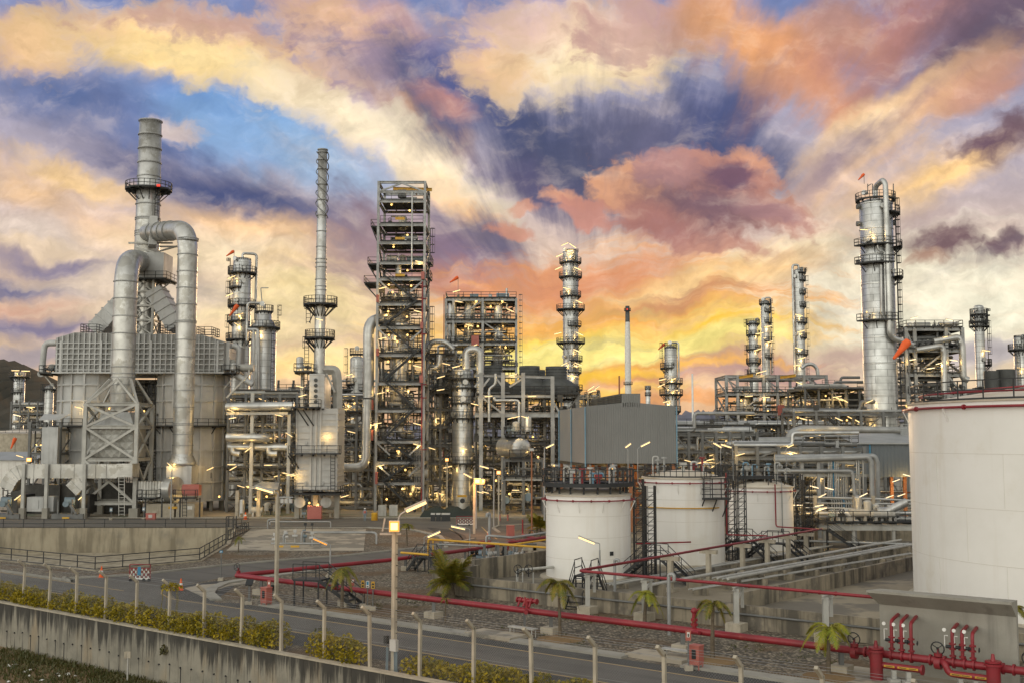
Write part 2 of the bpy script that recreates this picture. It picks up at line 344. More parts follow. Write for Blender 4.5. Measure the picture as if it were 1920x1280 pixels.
    def poly(s, pts, holes=(), z=None):
        loops = [[Vector((p[0], p[1], 0)) for p in pts]] + [[Vector((p[0], p[1], 0)) for p in h] for h in holes]
        flat = [p for l in ([pts] + list(holes)) for p in l]
        vs = [Vector((p[0], p[1], (p[2] if len(p) > 2 else 0) if z is None else z)) for p in flat]
        fs = []
        for t in tessellate_polygon(loops):
            a, b, c = [vs[i] for i in t]
            if (b - a).cross(c - a).z < 0: t = (t[0], t[2], t[1])
            fs.append(tuple(t))
        return s.add(vs, fs)
    def prism(s, pts, z0, z1):
        n = len(pts); ar = sum(pts[i][0] * pts[(i + 1) % n][1] - pts[(i + 1) % n][0] * pts[i][1] for i in range(n))
        if ar < 0: pts = list(reversed(pts))
        s.poly(pts, z=z1)
        vs = [(p[0], p[1], z0) for p in pts] + [(p[0], p[1], z1) for p in pts]
        return s.add(vs, [(i, (i + 1) % n, n + (i + 1) % n, n + i) for i in range(n)])
    def strip(s, line, width, z, h=0.):
        """flat ribbon (or a kerb when h > 0) along a ground polyline"""
        P = [Vector((p[0], p[1], 0)) for p in line]; L = []; R = []
        for i, p in enumerate(P):
            t = (P[min(i + 1, len(P) - 1)] - P[max(i - 1, 0)]).normalized(); q = Vector((-t.y, t.x, 0)) * width / 2
            L.append(p + q); R.append(p - q)
        n = len(P)
        if h <= 0:
            vs = [(q.x, q.y, z) for q in R] + [(q.x, q.y, z) for q in L]
            return s.add(vs, [(i, i + 1, n + i + 1, n + i) for i in range(n - 1)])
        vs = [(q.x, q.y, zz) for zz in (z, z + h) for q in R] + [(q.x, q.y, zz) for zz in (z, z + h) for q in L]
        fs = []
        for i in range(n - 1):
            fs += [(n + i, n + i + 1, 3 * n + i + 1, 3 * n + i), (i, i + 1, n + i + 1, n + i), (3 * n + i, 3 * n + i + 1, 2 * n + i + 1, 2 * n + i)]
        fs += [(0, n, 3 * n, 2 * n), (n - 1, 3 * n - 1, 4 * n - 1, 2 * n - 1)]
        return s.add(vs, fs)
    def rail(s, pts, h=1.1, step=1.6, t=.05, closed=False, mids=1, toe=True, endpost=True):
        """guard rail standing on a polyline"""
        pts = [Vector(p) for p in pts]
        if closed: pts = pts + [pts[0]]
        zz = Vector((0, 0, 1))
        for a, b in zip(pts[:-1], pts[1:]):
            k = max(1, round((b - a).length / step))
            for i in range(k + (1 if (endpost and b is pts[-1] and not closed) else 0)):
                p = a.lerp(b, i / k); s.beam(p, p + zz * h, t)
            for m in range(mids + 1):
                q = zz * h * (m + 1) / (mids + 1); s.beam(a + q, b + q, t)
            if toe: s.beam(a + zz * .06, b + zz * .06, t * .5, .12)
        return s
    def ladder(s, p0, p1, side=(1, 0, 0), w=.45, t=.045, step=.45, cage=None):
        p0 = Vector(p0); p1 = Vector(p1); q = Vector(side).normalized() * w / 2
        s.beam(p0 + q, p1 + q, t); s.beam(p0 - q, p1 - q, t); L = (p1 - p0).length; k = int(L / step)
        for i in range(k): 
            p = p0.lerp(p1, (i + .5) / k); s.beam(p + q, p - q, t * .8)
        if cage is not None:
            c = Vector(cage).normalized() * .7; k = max(2, int((L - 2.2) / 1.2))
            for i in range(k + 1):
                p = p0.lerp(p1, (2.2 + (L - 2.2) * i / k) / L)
                s.tube([p + q, p + q * 1.4 + c * .5, p + c, p - q * 1.4 + c * .5, p - q], t * .6, 4, False)
            a = p0.lerp(p1, 2.2 / L)
            for o in (c, q * 1.4 + c * .5, -q * 1.4 + c * .5): s.beam(a + o, p1 + o, t * .6)
        return s
    def stair(s, p0, p1, w=.9, side=(0, 1, 0), rail=True, t=.2):
        """flight of treads between two stringers"""
        p0 = Vector(p0); p1 = Vector(p1); q = Vector(side).normalized() * w / 2
        s.beam(p0 + q, p1 + q, .07, t); s.beam(p0 - q, p1 - q, .07, t)
        k = max(3, int(abs(p1.z - p0.z) / .25))
        for i in range(k):
            p = p0.lerp(p1, (i + .5) / k); d = (p1 - p0); d.z = 0; d = d.normalized() * .13
            s.beam(p - d, p + d, w - .08, .04)
        if rail:
            z = Vector((0, 0, 1))
            for o in (q, -q):
                s.beam(p0 + o + z, p1 + o + z, .05); s.beam(p0 + o + z * .55, p1 + o + z * .55, .04)
                n = max(2, int((p1 - p0).length / 1.3))
                for i in range(n + 1):
                    p = p0.lerp(p1, i / n) + o; s.beam(p, p + z, .05)
        return s
    def build(s, name, m, parent=None):
        me = bpy.data.meshes.new(name); o = bpy.data.objects.new(name, me); COL.objects.link(o)
        off = Vector((0, 0, 0))
        if parent is not None:
            o.parent = parent; p = parent
            while p is not None: off += p.location; p = p.parent
        elif s.v:
            xs = [v[0] for v in s.v]; ys = [v[1] for v in s.v]
            off = Vector(((min(xs) + max(xs)) / 2, (min(ys) + max(ys)) / 2, min(v[2] for v in s.v))); o.location = off
        me.from_pydata([(v[0] - off.x, v[1] - off.y, v[2] - off.z) for v in s.v], [], s.f)
        me.polygons.foreach_set('use_smooth', s.sm)
        ms = m if isinstance(m, (list, tuple)) else [m]
        for q in ms: me.materials.append(q)
        me.update(); return o
def tag(o, label=None, cat=None, group=None, kind=None):
    if label: o['label'] = label
    if cat: o['category'] = cat
    if group: o['group'] = group
    if kind: o['kind'] = kind
    return o
def thing(name, label, cat, loc, group=None):
    o = bpy.data.objects.new(name, None); COL.objects.link(o); o.location = Vector(loc); o.empty_display_size = .3
    return tag(o, label, cat, group)
def copy_tree(o, loc, rz=None, label=None, group=None):
    def rec(a, par):
        c = a.copy(); COL.objects.link(c); c.parent = par
        for ch in list(a.children): rec(ch, c)
        return c
    r = rec(o, None); r.location = Vector(loc)
    if rz is not None: r.rotation_euler = (0, 0, rz)
    return tag(r, label, None, group)
def struct(name, mb, m): return tag(mb.build(name, m), kind='structure')
# ---------------------------------------------------------------- materials
MATS = {}
def new_mat(name):
    m = bpy.data.materials.new(name); m.use_nodes = True; t = m.node_tree; t.nodes.clear(); n = N(t)
    o = n.n('ShaderNodeOutputMaterial'); b = n.n('ShaderNodeBsdfPrincipled'); t.links.new(b.outputs[0], o.inputs[0])
    MATS[name] = m; return m, n, b
def surf(name, c1, c2=None, sc_=1., rough=.6, metal=0., bump=0., streak=None, st_amt=.6, st_sc=(1.2, 1.2, .12), dirt=None, dirt_sc=.35, dirt_rng=(.55, .7), coords='Object', detail=6, brick=None, fine=0., st_rng=(.5, .72), st_rot=None):
    m, n, b = new_mat(name)
    tc = n.n('ShaderNodeTexCoord').outputs['Object'] if coords == 'Object' else n.n('ShaderNodeNewGeometry').outputs['Position']
    c2 = c2 or tuple(x * .75 for x in c1)
    f = n.noise(tc, sc_, detail, .6)
    col = n.mix(n.rng(f, .32, .68), c1 + (1,), c2 + (1,))
    if dirt:
        d = n.noise(n.vmath('ADD', tc, (13., 7., 3.)), dirt_sc, 5, .65)
        col = n.mix(n.rng(d, dirt_rng[0], dirt_rng[1], 0, .8), col, dirt + (1,))
    if streak:
        s_ = n.noise(n.mapping(tc, scale=st_sc) if st_rot is None else n.mapping(tc, (0, 0, 0), (0, 0, st_rot), tuple(1 / q for q in st_sc), 'TEXTURE'), 1., 5, .6)
        col = n.mix(n.rng(s_, st_rng[0], st_rng[1], 0, st_amt), col, streak + (1,))
    if fine:
        g = n.noise(tc, 40., 2, .5)
        col = n.mix(n.rng(g, .35, .65, 0., fine, 'LINEAR'), col, tuple(x * .45 for x in c1) + (1,))
    if brick:
        x, y, z = n.sep(tc)
        u = n.math('MULTIPLY', n.math('ARCTAN2', y, x), brick[0])
        bt = n.n('ShaderNodeTexBrick'); n.put(bt.inputs['Vector'], n.comb(u, z))
        bt.inputs['Scale'].default_value = 1.; bt.inputs['Brick Width'].default_value = brick[1]; bt.inputs['Row Height'].default_value = brick[2]
        bt.inputs['Mortar Size'].default_value = brick[3]; bt.inputs['Mortar Smooth'].default_value = .3
        bt.inputs['Color1'].default_value = (1, 1, 1, 1); bt.inputs['Color2'].default_value = (.88, .88, .87, 1); bt.inputs['Mortar'].default_value = (.35, .35, .34, 1)
        col = n.mix(1., col, bt.outputs[0], 'MULTIPLY')
    n.put(b.inputs['Base Color'], col); b.inputs['Metallic'].default_value = metal
    n.put(b.inputs['Roughness'], n.rng(f, .3, .7, max(rough - .1, .05), min(rough + .1, 1.), 'LINEAR'))
    if bump:
        bn = n.n('ShaderNodeBump'); bn.inputs['Strength'].default_value = bump; bn.inputs['Distance'].default_value = .1
        n.put(bn.inputs['Height'], n.noise(tc, sc_ * 5, 6, .65)); n.put(b.inputs['Normal'], bn.outputs[0])
    return m
def glow(name, c, e):
    m, n, b = new_mat(name); b.inputs['Base Color'].default_value = (.02, .02, .02, 1)
    b.inputs['Emission Color'].default_value = c + (1,); b.inputs['Emission Strength'].default_value = e
    m.cycles.emission_sampling = 'NONE'
    return m
surf('clad', (.60, .605, .59), (.46, .465, .45), .5, .36, .62, .04, (.20, .20, .19), .5, (.9, .9, .1), brick=(2.2, 3.2, 1.15, .035))
surf('clad_plain', (.58, .585, .57), (.43, .435, .42), .45, .36, .62, .03, (.22, .21, .20), .5, (.8, .8, .12))
surf('duct', (.58, .58, .56), (.42, .42, .40), .32, .36, .62, .03, (.34, .335, .315), .6, (.5, .5, .16), dirt=(.36, .35, .315), dirt_sc=.5, dirt_rng=(.5, .56))
surf('shaded_plate', (.33, .33, .315), (.27, .27, .255), .4, .55, .2, .02, (.2, .19, .17), .5, (.8, .8, .08))  # darker than panel: shade between the ribs is put into the colour
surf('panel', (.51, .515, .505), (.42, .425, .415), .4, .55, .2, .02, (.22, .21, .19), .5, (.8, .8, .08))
surf('furnace_wall', (.50, .505, .495), (.38, .385, .375), .25, .6, .15, .02, (.25, .23, .20), .6, (.7, .7, .06))
surf('recess_shade', (.075, .072, .064), (.05, .048, .043), 1., .6, .2)  # near-black colour carries the shade of deep recesses, for small piping and backing
surf('galv', (.36, .365, .36), (.27, .275, .27), .8, .5, .35)
surf('steel', (.17, .172, .168), (.12, .122, .118), .6, .55, .1)
surf('steel_light', (.48, .475, .44), (.38, .375, .345), .6, .55, .1, 0, (.2, .18, .15), .4)
surf('black_steel', (.020, .022, .024), (.03, .031, .032), 1., .55, .1)
surf('dark_deck', (.045, .047, .045), (.03, .03, .03), 1., .7, .1)
surf('fan_stack', (.085, .09, .088), (.06, .063, .06), .6, .6, .1, 0, (.11, .11, .10), .5, (1.5, 1.5, .2))
surf('tank_white', (.82, .80, .76), (.76, .74, .69), .2, .5, 0., .01, (.60, .53, .43), .35, (.9, .9, .05), dirt=(.70, .66, .58), dirt_sc=.25, dirt_rng=(.55, .75))
surf('tank_seam', (.68, .65, .59), (.62, .59, .53), 1., .6)
surf('tank_roof', (.68, .62, .52), (.58, .51, .40), .4, .6, 0., .01, (.36, .24, .13), .5, (.5, .5, .5))
surf('red_pipe', (.27, .018, .028), (.20, .016, .022), .5, .45, 0., .01, (.13, .018, .018), .6, (.8, .8, .8), dirt=(.30, .06, .05), dirt_sc=.9, dirt_rng=(.58, .75), coords='World')
surf('red_box', (.42, .13, .10), (.36, .10, .08), .8, .5)
surf('rust', (.36, .15, .06), (.25, .1, .05), 2., .7)
surf('yellow', (.62, .36, .03), (.52, .28, .03), 1., .5)
surf('orange', (.85, .14, .03), (.75, .11, .02), 1., .7)
surf('blue_paint', (.05, .25, .42), (.04, .2, .36), 1., .5)
surf('blue_drain', (.16, .30, .40), (.14, .26, .36), 1., .5)
surf('white_paint', (.75, .74, .70), (.66, .64, .60), 1., .5)
surf('grey_box', (.48, .475, .45), (.41, .405, .385), 1., .5)
surf('grey_motor', (.20, .26, .30), (.15, .2, .23), 1., .5)
surf('tarp', (.02, .028, .022), (.03, .036, .03), 2., .8, 0, .3)
surf('concrete', (.40, .35, .255), (.31, .265, .19), .3, .85, 0, .15, (.17, .145, .10), .75, (.9, .9, .12), dirt=(.22, .2, .16), dirt_sc=.22, dirt_rng=(.56, .72), coords='World', fine=.15, st_rng=(.44, .64))
surf('concrete_new', (.35, .335, .29), (.28, .265, .225), .35, .85, 0, .12, (.16, .15, .13), .6, (1., 1., .1), coords='World', fine=.15)
surf('concrete_post', (.46, .41, .32), (.36, .32, .25), 1.5, .85, 0, .1, (.16, .14, .11), .45, (2.2, 2.2, .5), coords='World')
surf('bund_wall', (.36, .31, .23), (.26, .225, .165), .5, .9, 0, .15, (.06, .055, .047), .85, (1.1, 1.1, .1), coords='World', st_rng=(.44, .62), fine=.2, dirt=(.12, .11, .095), dirt_sc=.5, dirt_rng=(.5, .66))
surf('bund_floor', (.32, .275, .195), (.23, .195, .14), .18, .9, 0, .1, None, dirt=(.115, .105, .088), dirt_sc=.13, dirt_rng=(.44, .52), coords='World', fine=.2)
surf('slab', (.43, .38, .30), (.35, .305, .235), .2, .9, 0, .1, None, dirt=(.16, .15, .125), dirt_sc=.16, dirt_rng=(.47, .53), coords='World', fine=.15)
surf('asphalt', (.130, .122, .107), (.105, .098, .086), .25, .85, 0, .1, (.075, .07, .062), .7, (.03, .8, 1.), st_rot=-.672, st_rng=(.48, .66), dirt=(.13, .12, .106), dirt_sc=.09, dirt_rng=(.45, .65), coords='World', fine=.3)
surf('asphalt_dark', (.062, .06, .056), (.05, .048, .045), .5, .9, 0, .2, None, dirt=(.085, .08, .072), dirt_sc=.3, dirt_rng=(.45, .65), coords='World', fine=.5)
surf('road_paint', (.50, .34, .12), (.36, .26, .12), 3., .7, coords='World')
surf('pavement', (.33, .285, .215), (.27, .235, .18), .2, .9, 0, .1, None, dirt=(.17, .2, .13), dirt_sc=.07, dirt_rng=(.55, .60), coords='World', fine=.15)
surf('soil', (.20, .13, .065), (.26, .175, .09), .8, .95, 0, .4, coords='World', fine=.4)
surf('earth', (.26, .17, .08), (.19, .12, .055), .6, .95, 0, .4, coords='World', fine=.3)
surf('hill_dark', (.085, .072, .05), (.05, .048, .034), .02, 1., 0, 0, (.13, .08, .04), .6, (.03, .03, .03), coords='World', detail=10)
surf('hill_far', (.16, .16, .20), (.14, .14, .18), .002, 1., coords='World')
surf('bark', (.16, .125, .085), (.10, .08, .055), 6., .9, 0, .4)
surf('roof_sheet', (.36, .37, .37), (.30, .31, .31), .3, .5, .2)
def leaf(name, c1, c2, c3, sc_=1.5):
    m, n, b = new_mat(name)
    tc = n.n('ShaderNodeNewGeometry'); f = n.noise(tc.outputs['Position'], sc_, 4, .6)
    col = n.mix(n.rng(f, .35, .65), c1 + (1,), c2 + (1,))
    r = n.n('ShaderNodeObjectInfo')
    g = n.noise(tc.outputs['Position'], 9., 2, .6)
    col = n.mix(n.rng(g, .5, .66, 0, .8), col, c3 + (1,))
    n.put(b.inputs['Base Color'], col); b.inputs['Roughness'].default_value = .55
    tr = n.n('ShaderNodeBsdfTranslucent'); n.put(tr.inputs[0], col)
    mx = n.n('ShaderNodeMixShader'); mx.inputs[0].default_value = .25
    o = [x for x in m.node_tree.nodes if x.type == 'OUTPUT_MATERIAL'][0]
    n.put(mx.inputs[1], b.outputs[0]); n.put(mx.inputs[2], tr.outputs[0]); n.put(o.inputs[0], mx.outputs[0])
    return m
leaf('hedge_leaf', (.14, .13, .006), (.34, .26, .006), (.54, .39, .01))
leaf('palm_leaf', (.11, .135, .016), (.23, .20, .02), (.32, .20, .03))
leaf('palm_green', (.21, .25, .016), (.31, .29, .02), (.40, .33, .03))
leaf('weed', (.06, .08, .02), (.10, .09, .025), (.14, .10, .04))
def gravel():
    m, n, b = new_mat('gravel')
    p = n.n('ShaderNodeNewGeometry').outputs['Position']
    v = n.n('ShaderNodeTexVoronoi'); n.put(v.inputs['Vector'], p); v.inputs['Scale'].default_value = 5.5
    sep = n.sep(v.outputs['Color'])
    col = n.mix(n.rng(sep[0], 0, 1, interp='LINEAR'), (.055, .044, .031, 1), (.36, .30, .215, 1))
    col = n.mix(n.rng(v.outputs['Distance'], .34, .62, .0, .75), col, (.05, .044, .034, 1))
    big = n.noise(p, .16, 6, .65)
    col = n.mix(n.rng(big, .48, .62, 0, .75), col, (.12, .072, .032, 1))
    big2 = n.noise(n.vmath('ADD', p, (40, 9, 0)), .35, 6, .7)
    col = n.mix(n.rng(big2, .58, .70, 0, .6), col, (.055, .06, .022, 1))
    n.put(b.inputs['Base Color'], col); b.inputs['Roughness'].default_value = .95
gravel()
def stained_wall():
    """old board-marked retaining wall with black run-off stains from the top and at the weep holes"""
    m, n, b = new_mat('retaining')
    p = n.n('ShaderNodeTexCoord').outputs['Object']; x, y, z = n.sep(p)   # x runs along the wall, z up from the foot
    base = n.mix(n.rng(n.noise(p, .6, 6, .65), .35, .65), (.28, .26, .21, 1), (.19, .178, .145, 1))
    base = n.mix(n.rng(n.noise(n.mapping(p, scale=(.6, .6, .2)), 1., 4), .5, .7, 0, .5), base, (.36, .27, .16, 1))
    st = n.noise(n.mapping(p, scale=(2.2, 1., .16)), 1., 7, .72)
    reach = n.math('ADD', st, n.rng(z, .6, 3.1, -.20, .17, 'LINEAR'))
    base = n.mix(n.rng(reach, .48, .66, 0, .88), base, (.022, .021, .019, 1))
    st2 = n.noise(n.mapping(p, scale=(.55, 1., .05)), 1., 3, .6)
    base = n.mix(n.rng(st2, .6, .68, 0, .5), base, (.05, .048, .043, 1))
    fx = n.math('ABSOLUTE', n.math('SUBTRACT', n.math('FRACT', n.math('DIVIDE', n.math('SUBTRACT', x, .6), 1.05)), 0.))
    fx = n.math('MINIMUM', fx, n.math('SUBTRACT', 1., fx))
    run = n.math('MULTIPLY', n.rng(fx, .07, .03), n.math('MULTIPLY', n.rng(z, 1.55, 1.45), n.rng(n.noise(n.mapping(p, scale=(.9, 1, .3)), 1., 3), .42, .58)))
    base = n.mix(run, base, (.03, .028, .025, 1))
    n.put(b.inputs['Base Color'], base); b.inputs['Roughness'].default_value = .9
    bn = n.n('ShaderNodeBump'); bn.inputs['Strength'].default_value = .25; bn.inputs['Distance'].default_value = .05
    n.put(bn.inputs['Height'], n.noise(p, 4., 6, .7)); n.put(b.inputs['Normal'], bn.outputs[0])
stained_wall()
def corrugated(name, c, pitch):
    m, n, b = new_mat(name)
    p = n.n('ShaderNodeTexCoord').outputs['Object']
    col = n.mix(n.rng(n.noise(p, .15, 5, .6), .3, .7), c + (1,), tuple(q * .85 for q in c) + (1,))
    n.put(b.inputs['Base Color'], col); b.inputs['Roughness'].default_value = .5
    return m
corrugated('sheet_grey', (.20, .205, .20), .5); corrugated('sheet_blue', (.13, .15, .165), .5)
glow('tube_light', (1., .66, .27), 2.2); glow('tube_white', (1., .74, .42), 2.4)
glow('flood', (1., .36, .045), 1.5); glow('flood_core', (1., .66, .22), 3.); glow('flood_small', (1., .30, .03), 2.1); glow('bulb', (1., .56, .15), 2.6); glow('beacon', (1., .05, .02), 1.)
M = MATS
# ---------------------------------------------------------------- ground plan
RD = Vector((.7826, -.6226, 0)); RN = Vector((.6226, .7826, 0))
def R(t, s, z=0.): 
    p = RD * t + RN * s; p.z = z; return p
def ts(p): return p.dot(RD), p.dot(RN)
def GP(*l, z=0.): return [G(x, y, z) for x, y in l]
basin = [G(-260, 1022), G(178, 1069), G(374, 1051), G(424, 1020), G(438, 990), G(-260, 990)]
mb = MB(); mb.poly([R(-3000, 39.9), R(2000, 39.9), (7000, -1245), (7000, 9000), (-7000, 9000), (-7000, 1900)], [basin], z=0.)
struct('ground', mb, M['gravel'])
mb = MB(); mb.poly([R(-3000, 39.75), R(2000, 39.75), (1600, -4000), (-7000, -4000), (-7000, 1900)], z=-2.85)
struct('lower_ground', mb, M['soil'])
# sunken basin
mb = MB(); zf = -3.0
mb.poly(basin, z=zf)
n = len(basin)
for i in range(n):
    a, b = basin[i], basin[(i + 1) % n]
    mb.add([(a.x, a.y, zf), (b.x, b.y, zf), (b.x, b.y, .10), (a.x, a.y, .10)], [(0, 1, 2, 3)])
ctr = sum(basin, Vector()) / n
outer = [p + (p - ctr).normalized() * .45 for p in basin]
for i in range(n):   # coping
    j = (i + 1) % n
    mb.add([(basin[i].x, basin[i].y, .10), (basin[j].x, basin[j].y, .10), (outer[j].x, outer[j].y, .10), (outer[i].x, outer[i].y, .10),
            (outer[i].x, outer[i].y, -.1), (outer[j].x, outer[j].y, -.1)], [(0, 1, 2, 3), (3, 2, 5, 4)])
o = tag(mb.build('basin', M['concrete']), 'sunken concrete basin with stained walls beside the road', 'basin')
# roads
mb = MB(); mb.poly([R(-150, 44.6), R(30, 44.6), R(30, 48.75), R(-150, 48.75)], z=.012)
side_up = [(120, 1085), (250, 1078), (400, 1062), (520, 1051), (650, 1041), (720, 1034), (830, 1022), (890, 1010), (930, 996)]
side_lo = [(1010, 1000), (960, 1012), (910, 1026), (860, 1033), (720, 1047), (650, 1056), (520, 1070), (420, 1082), (360, 1093), (320, 1106), (312, 1118), (300, 1128)]
mb2 = MB(); mb2.poly([G(*p) for p in side_up + side_lo] + [G(150, 1100)], z=.008)
bk_lo = [(-400, 987), (690, 987), (780, 990), (835, 998), (860, 1010), (868, 1022)]
bk_up = [(940, 1000), (1005, 985), (1120, 981), (1120, 972), (-400, 972)]
mb3 = MB(); mb3.poly([G(*p) for p in bk_lo + bk_up], z=.016)
struct('road', mb, M['asphalt']); struct('side_road', mb2, M['asphalt']); struct('back_road', mb3, M['asphalt'])
mb = MB(); mb.poly([R(-150, 42.0), R(30, 42.0), R(30, 44.58), R(-150, 44.58)], z=.009)
mb.poly([R(-67, 48.77), R(30, 48.77), R(30, 50.0), R(-64, 50.0)], z=.009)
mb.poly(GP((318, 1110), (345, 1097), (400, 1089), (447, 1088), (436, 1102), (420, 1113), (398, 1130), (330, 1122)), z=.014)
mb.poly(GP((800, 988), (842, 992), (872, 1003), (880, 1018), (868, 1026), (846, 1008), (815, 997)), z=.022)
struct('road_shoulder', mb, M['asphalt_dark'])
# painted edge lines
mb = MB(); W_ = .13
mb.strip([R(-150, 44.75), R(30, 44.75)], W_, .018)
c0 = G(302, 1104)
mb.strip([R(-150, 48.55), R(-76, 48.55)], W_, .018)
arc = GP((342, 1096), (320, 1101), (304, 1106), (303, 1113), (318, 1121), (345, 1126))
mb.strip(arc + [R(-58, 48.55), R(30, 48.55)], W_, .020)
mb.strip(GP((842, 990), (862, 1003), (872, 1016)), .14, .022)
mb.strip(GP((903, 987), (915, 999), (932, 1010)), .14, .022)
struct('road_markings', mb, M['road_paint'])
# kerbs and drain channel
mb = MB(); mb.strip([R(-62, 50.5), R(-43, 50.5)], 1.0, .0, .13); mb.strip([R(-40, 50.5), R(-32.5, 50.5)], 1.0, 0, .13); mb.strip([R(-29, 50.5), R(30, 50.5)], 1.0, 0, .13)
mb.strip(GP(*side_up[:-1]), .3, 0, .14)
mb.strip([R(-150, 49.0), R(-84, 49.0)] + GP((120, 1083)), .3, 0, .14)
mb.strip(GP((405, 1125), (392, 1113), (398, 1104), (420, 1094), (447, 1089), (520, 1079), (650, 1062), (690, 1057)), .8, 0, .13)
mb.strip(GP((-300, 989), (690, 989)), .25, 0, .1)
mb.strip(GP((690, 989), (775, 993), (825, 1005), (838, 1018), (836, 1026)), .45, 0, .14)
mb.strip(GP((936, 998), (925, 990), (936, 985), (1000, 982)), .4, 0, .14)
mb.strip(GP((-300, 970.5), (1000, 970.5)), .25, 0, .12)
struct('kerb', mb, M['concrete_new'])
mb = MB(); mb.poly(GP((345, 1102), (375, 1096), (440, 1091), (480, 1086), (478, 1092), (425, 1099), (402, 1107), (404, 1118), (385, 1121)), z=.02)
struct('path', mb, M['slab'])
mb = MB(); mb.poly(GP((470, 991), (686, 991), (682, 1032), (424, 1032)), z=.03); struct('concrete_slab', mb, M['slab'])
mb = MB(); mb.poly([G(-400, 969), G(1110, 969), Vector((90, 175, 0)), Vector((200, 420, 0)), Vector((-300, 420, 0))], z=.02)
struct('plant_pavement', mb, M['pavement'])
# bunded tank yard
bl0 = G(887, 1090); bl1 = G(1040, 1050)
mb = MB(); mb.poly([R(-51, 62.6), R(60, 62.6), Vector((110, 90, 0)), Vector((110, 150, 0)), G(1000, 985), G(1000, 1052), G(887, 1092)], z=.016)
struct('tank_yard', mb, M['bund_floor'])
# hills
def ridge(name, pts, Y, depth, m, zb=-5.):
    xs = [W(px, 820, Y).x for px, _ in pts]; top = [W(px, py, Y).z for px, py in pts]; mb = MB(); n = len(pts); rows = 7
    for r in range(rows):
        k = r / (rows - 1); f = 1 - (2 * k - 1) ** 2
        mb.v += [(x * (1 + .12 * (k - .5)), Y + depth * (k - .5), zb + (t - zb) * (f if r not in (0, rows - 1) else 0) * (1 + .06 * math.sin(i * 2.1 + r))) for i, (x, t) in enumerate(zip(xs, top))]
    for r in range(rows - 1):
        for i in range(n - 1):
            mb.f.append((r * n + i, r * n + i + 1, (r + 1) * n + i + 1, (r + 1) * n + i)); mb.sm.append(True)
    return struct(name, mb, m)
def fine(pts, k=5, amp=3., seed=1):
    rnd = random.Random(seed); out = []
    for (a, b), (c, d) in zip(pts[:-1], pts[1:]):
        for i in range(k): out.append((a + (c - a) * i / k, b + (d - b) * i / k + rnd.uniform(-amp, amp)))
    return out + [pts[-1]]
ridge('hill', fine([(-500, 640), (-300, 660), (-120, 668), (-40, 678), (10, 683), (45, 693), (75, 712), (100, 735), (150, 765), (230, 800), (300, 822)], 6, 2), 900, 500, M['hill_dark'])
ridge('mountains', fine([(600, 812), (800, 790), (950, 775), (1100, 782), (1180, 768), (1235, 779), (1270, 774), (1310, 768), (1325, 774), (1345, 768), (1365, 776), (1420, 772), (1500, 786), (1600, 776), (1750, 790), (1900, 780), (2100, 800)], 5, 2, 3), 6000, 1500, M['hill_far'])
# ---------------------------------------------------------------- retaining wall, fence, hedge
def along(name, m, t0, t1, s, z0, z1, th, parent=None):
    """wall with its own axis along the road; local x runs along it"""
    mb = MB(); L = t1 - t0; mb.box(0, L, -th / 2, th / 2, 0, z1 - z0)
    o = mb.build(name, m); 
    me = o.data; off = o.location.copy(); me.transform(Matrix.Translation(off)); o.location = R(t0, s, z0); o.rotation_euler = (0, 0, math.atan2(RD.y, RD.x))
    return o
wall = along('retaining_wall', M['retaining'], -110, 20, 39.7, -3.2, .06, .4)
tag(wall, 'low concrete retaining wall streaked with black water stains', 'wall')
cop = MB(); cop.box(0, 130, -.24, .24, 3.262, 3.34); c_ = cop.build('coping', M['concrete_post'], None); c_.data.transform(Matrix.Translation(c_.location)); c_.location = (0, 0, 0); c_.parent = wall
rnd = random.Random(3); wp = bpy.data.meshes.new('weep_pipe'); q_ = MB(); q_.cyl((0, -.27, 0), (0, -.1, 0), .05, n=6); wp.from_pydata(q_.v, [], q_.f); wp.materials.append(M['black_steel'])
for i in range(24, 112):
    c_ = bpy.data.objects.new('weep_pipe', wp); COL.objects.link(c_); c_.parent = wall; c_.location = (.6 + i * 1.05, 0, 1.5 + rnd.uniform(-.08, .08))
mb = MB()
for i in range(108): mb.box(1.1 + i * 1.2, 1.13 + i * 1.2, -.215, -.19, 0, 3.2)
c_ = mb.build('board_marks', M['retaining'], None); c_.data.transform(Matrix.Translation(c_.location)); c_.location = (0, 0, 0); c_.parent = wall
fence = thing('chain_link_fence', 'chain link fence on cranked concrete posts along the road', 'fence', R(-60, 40.0))
post0 = None; pan0 = None
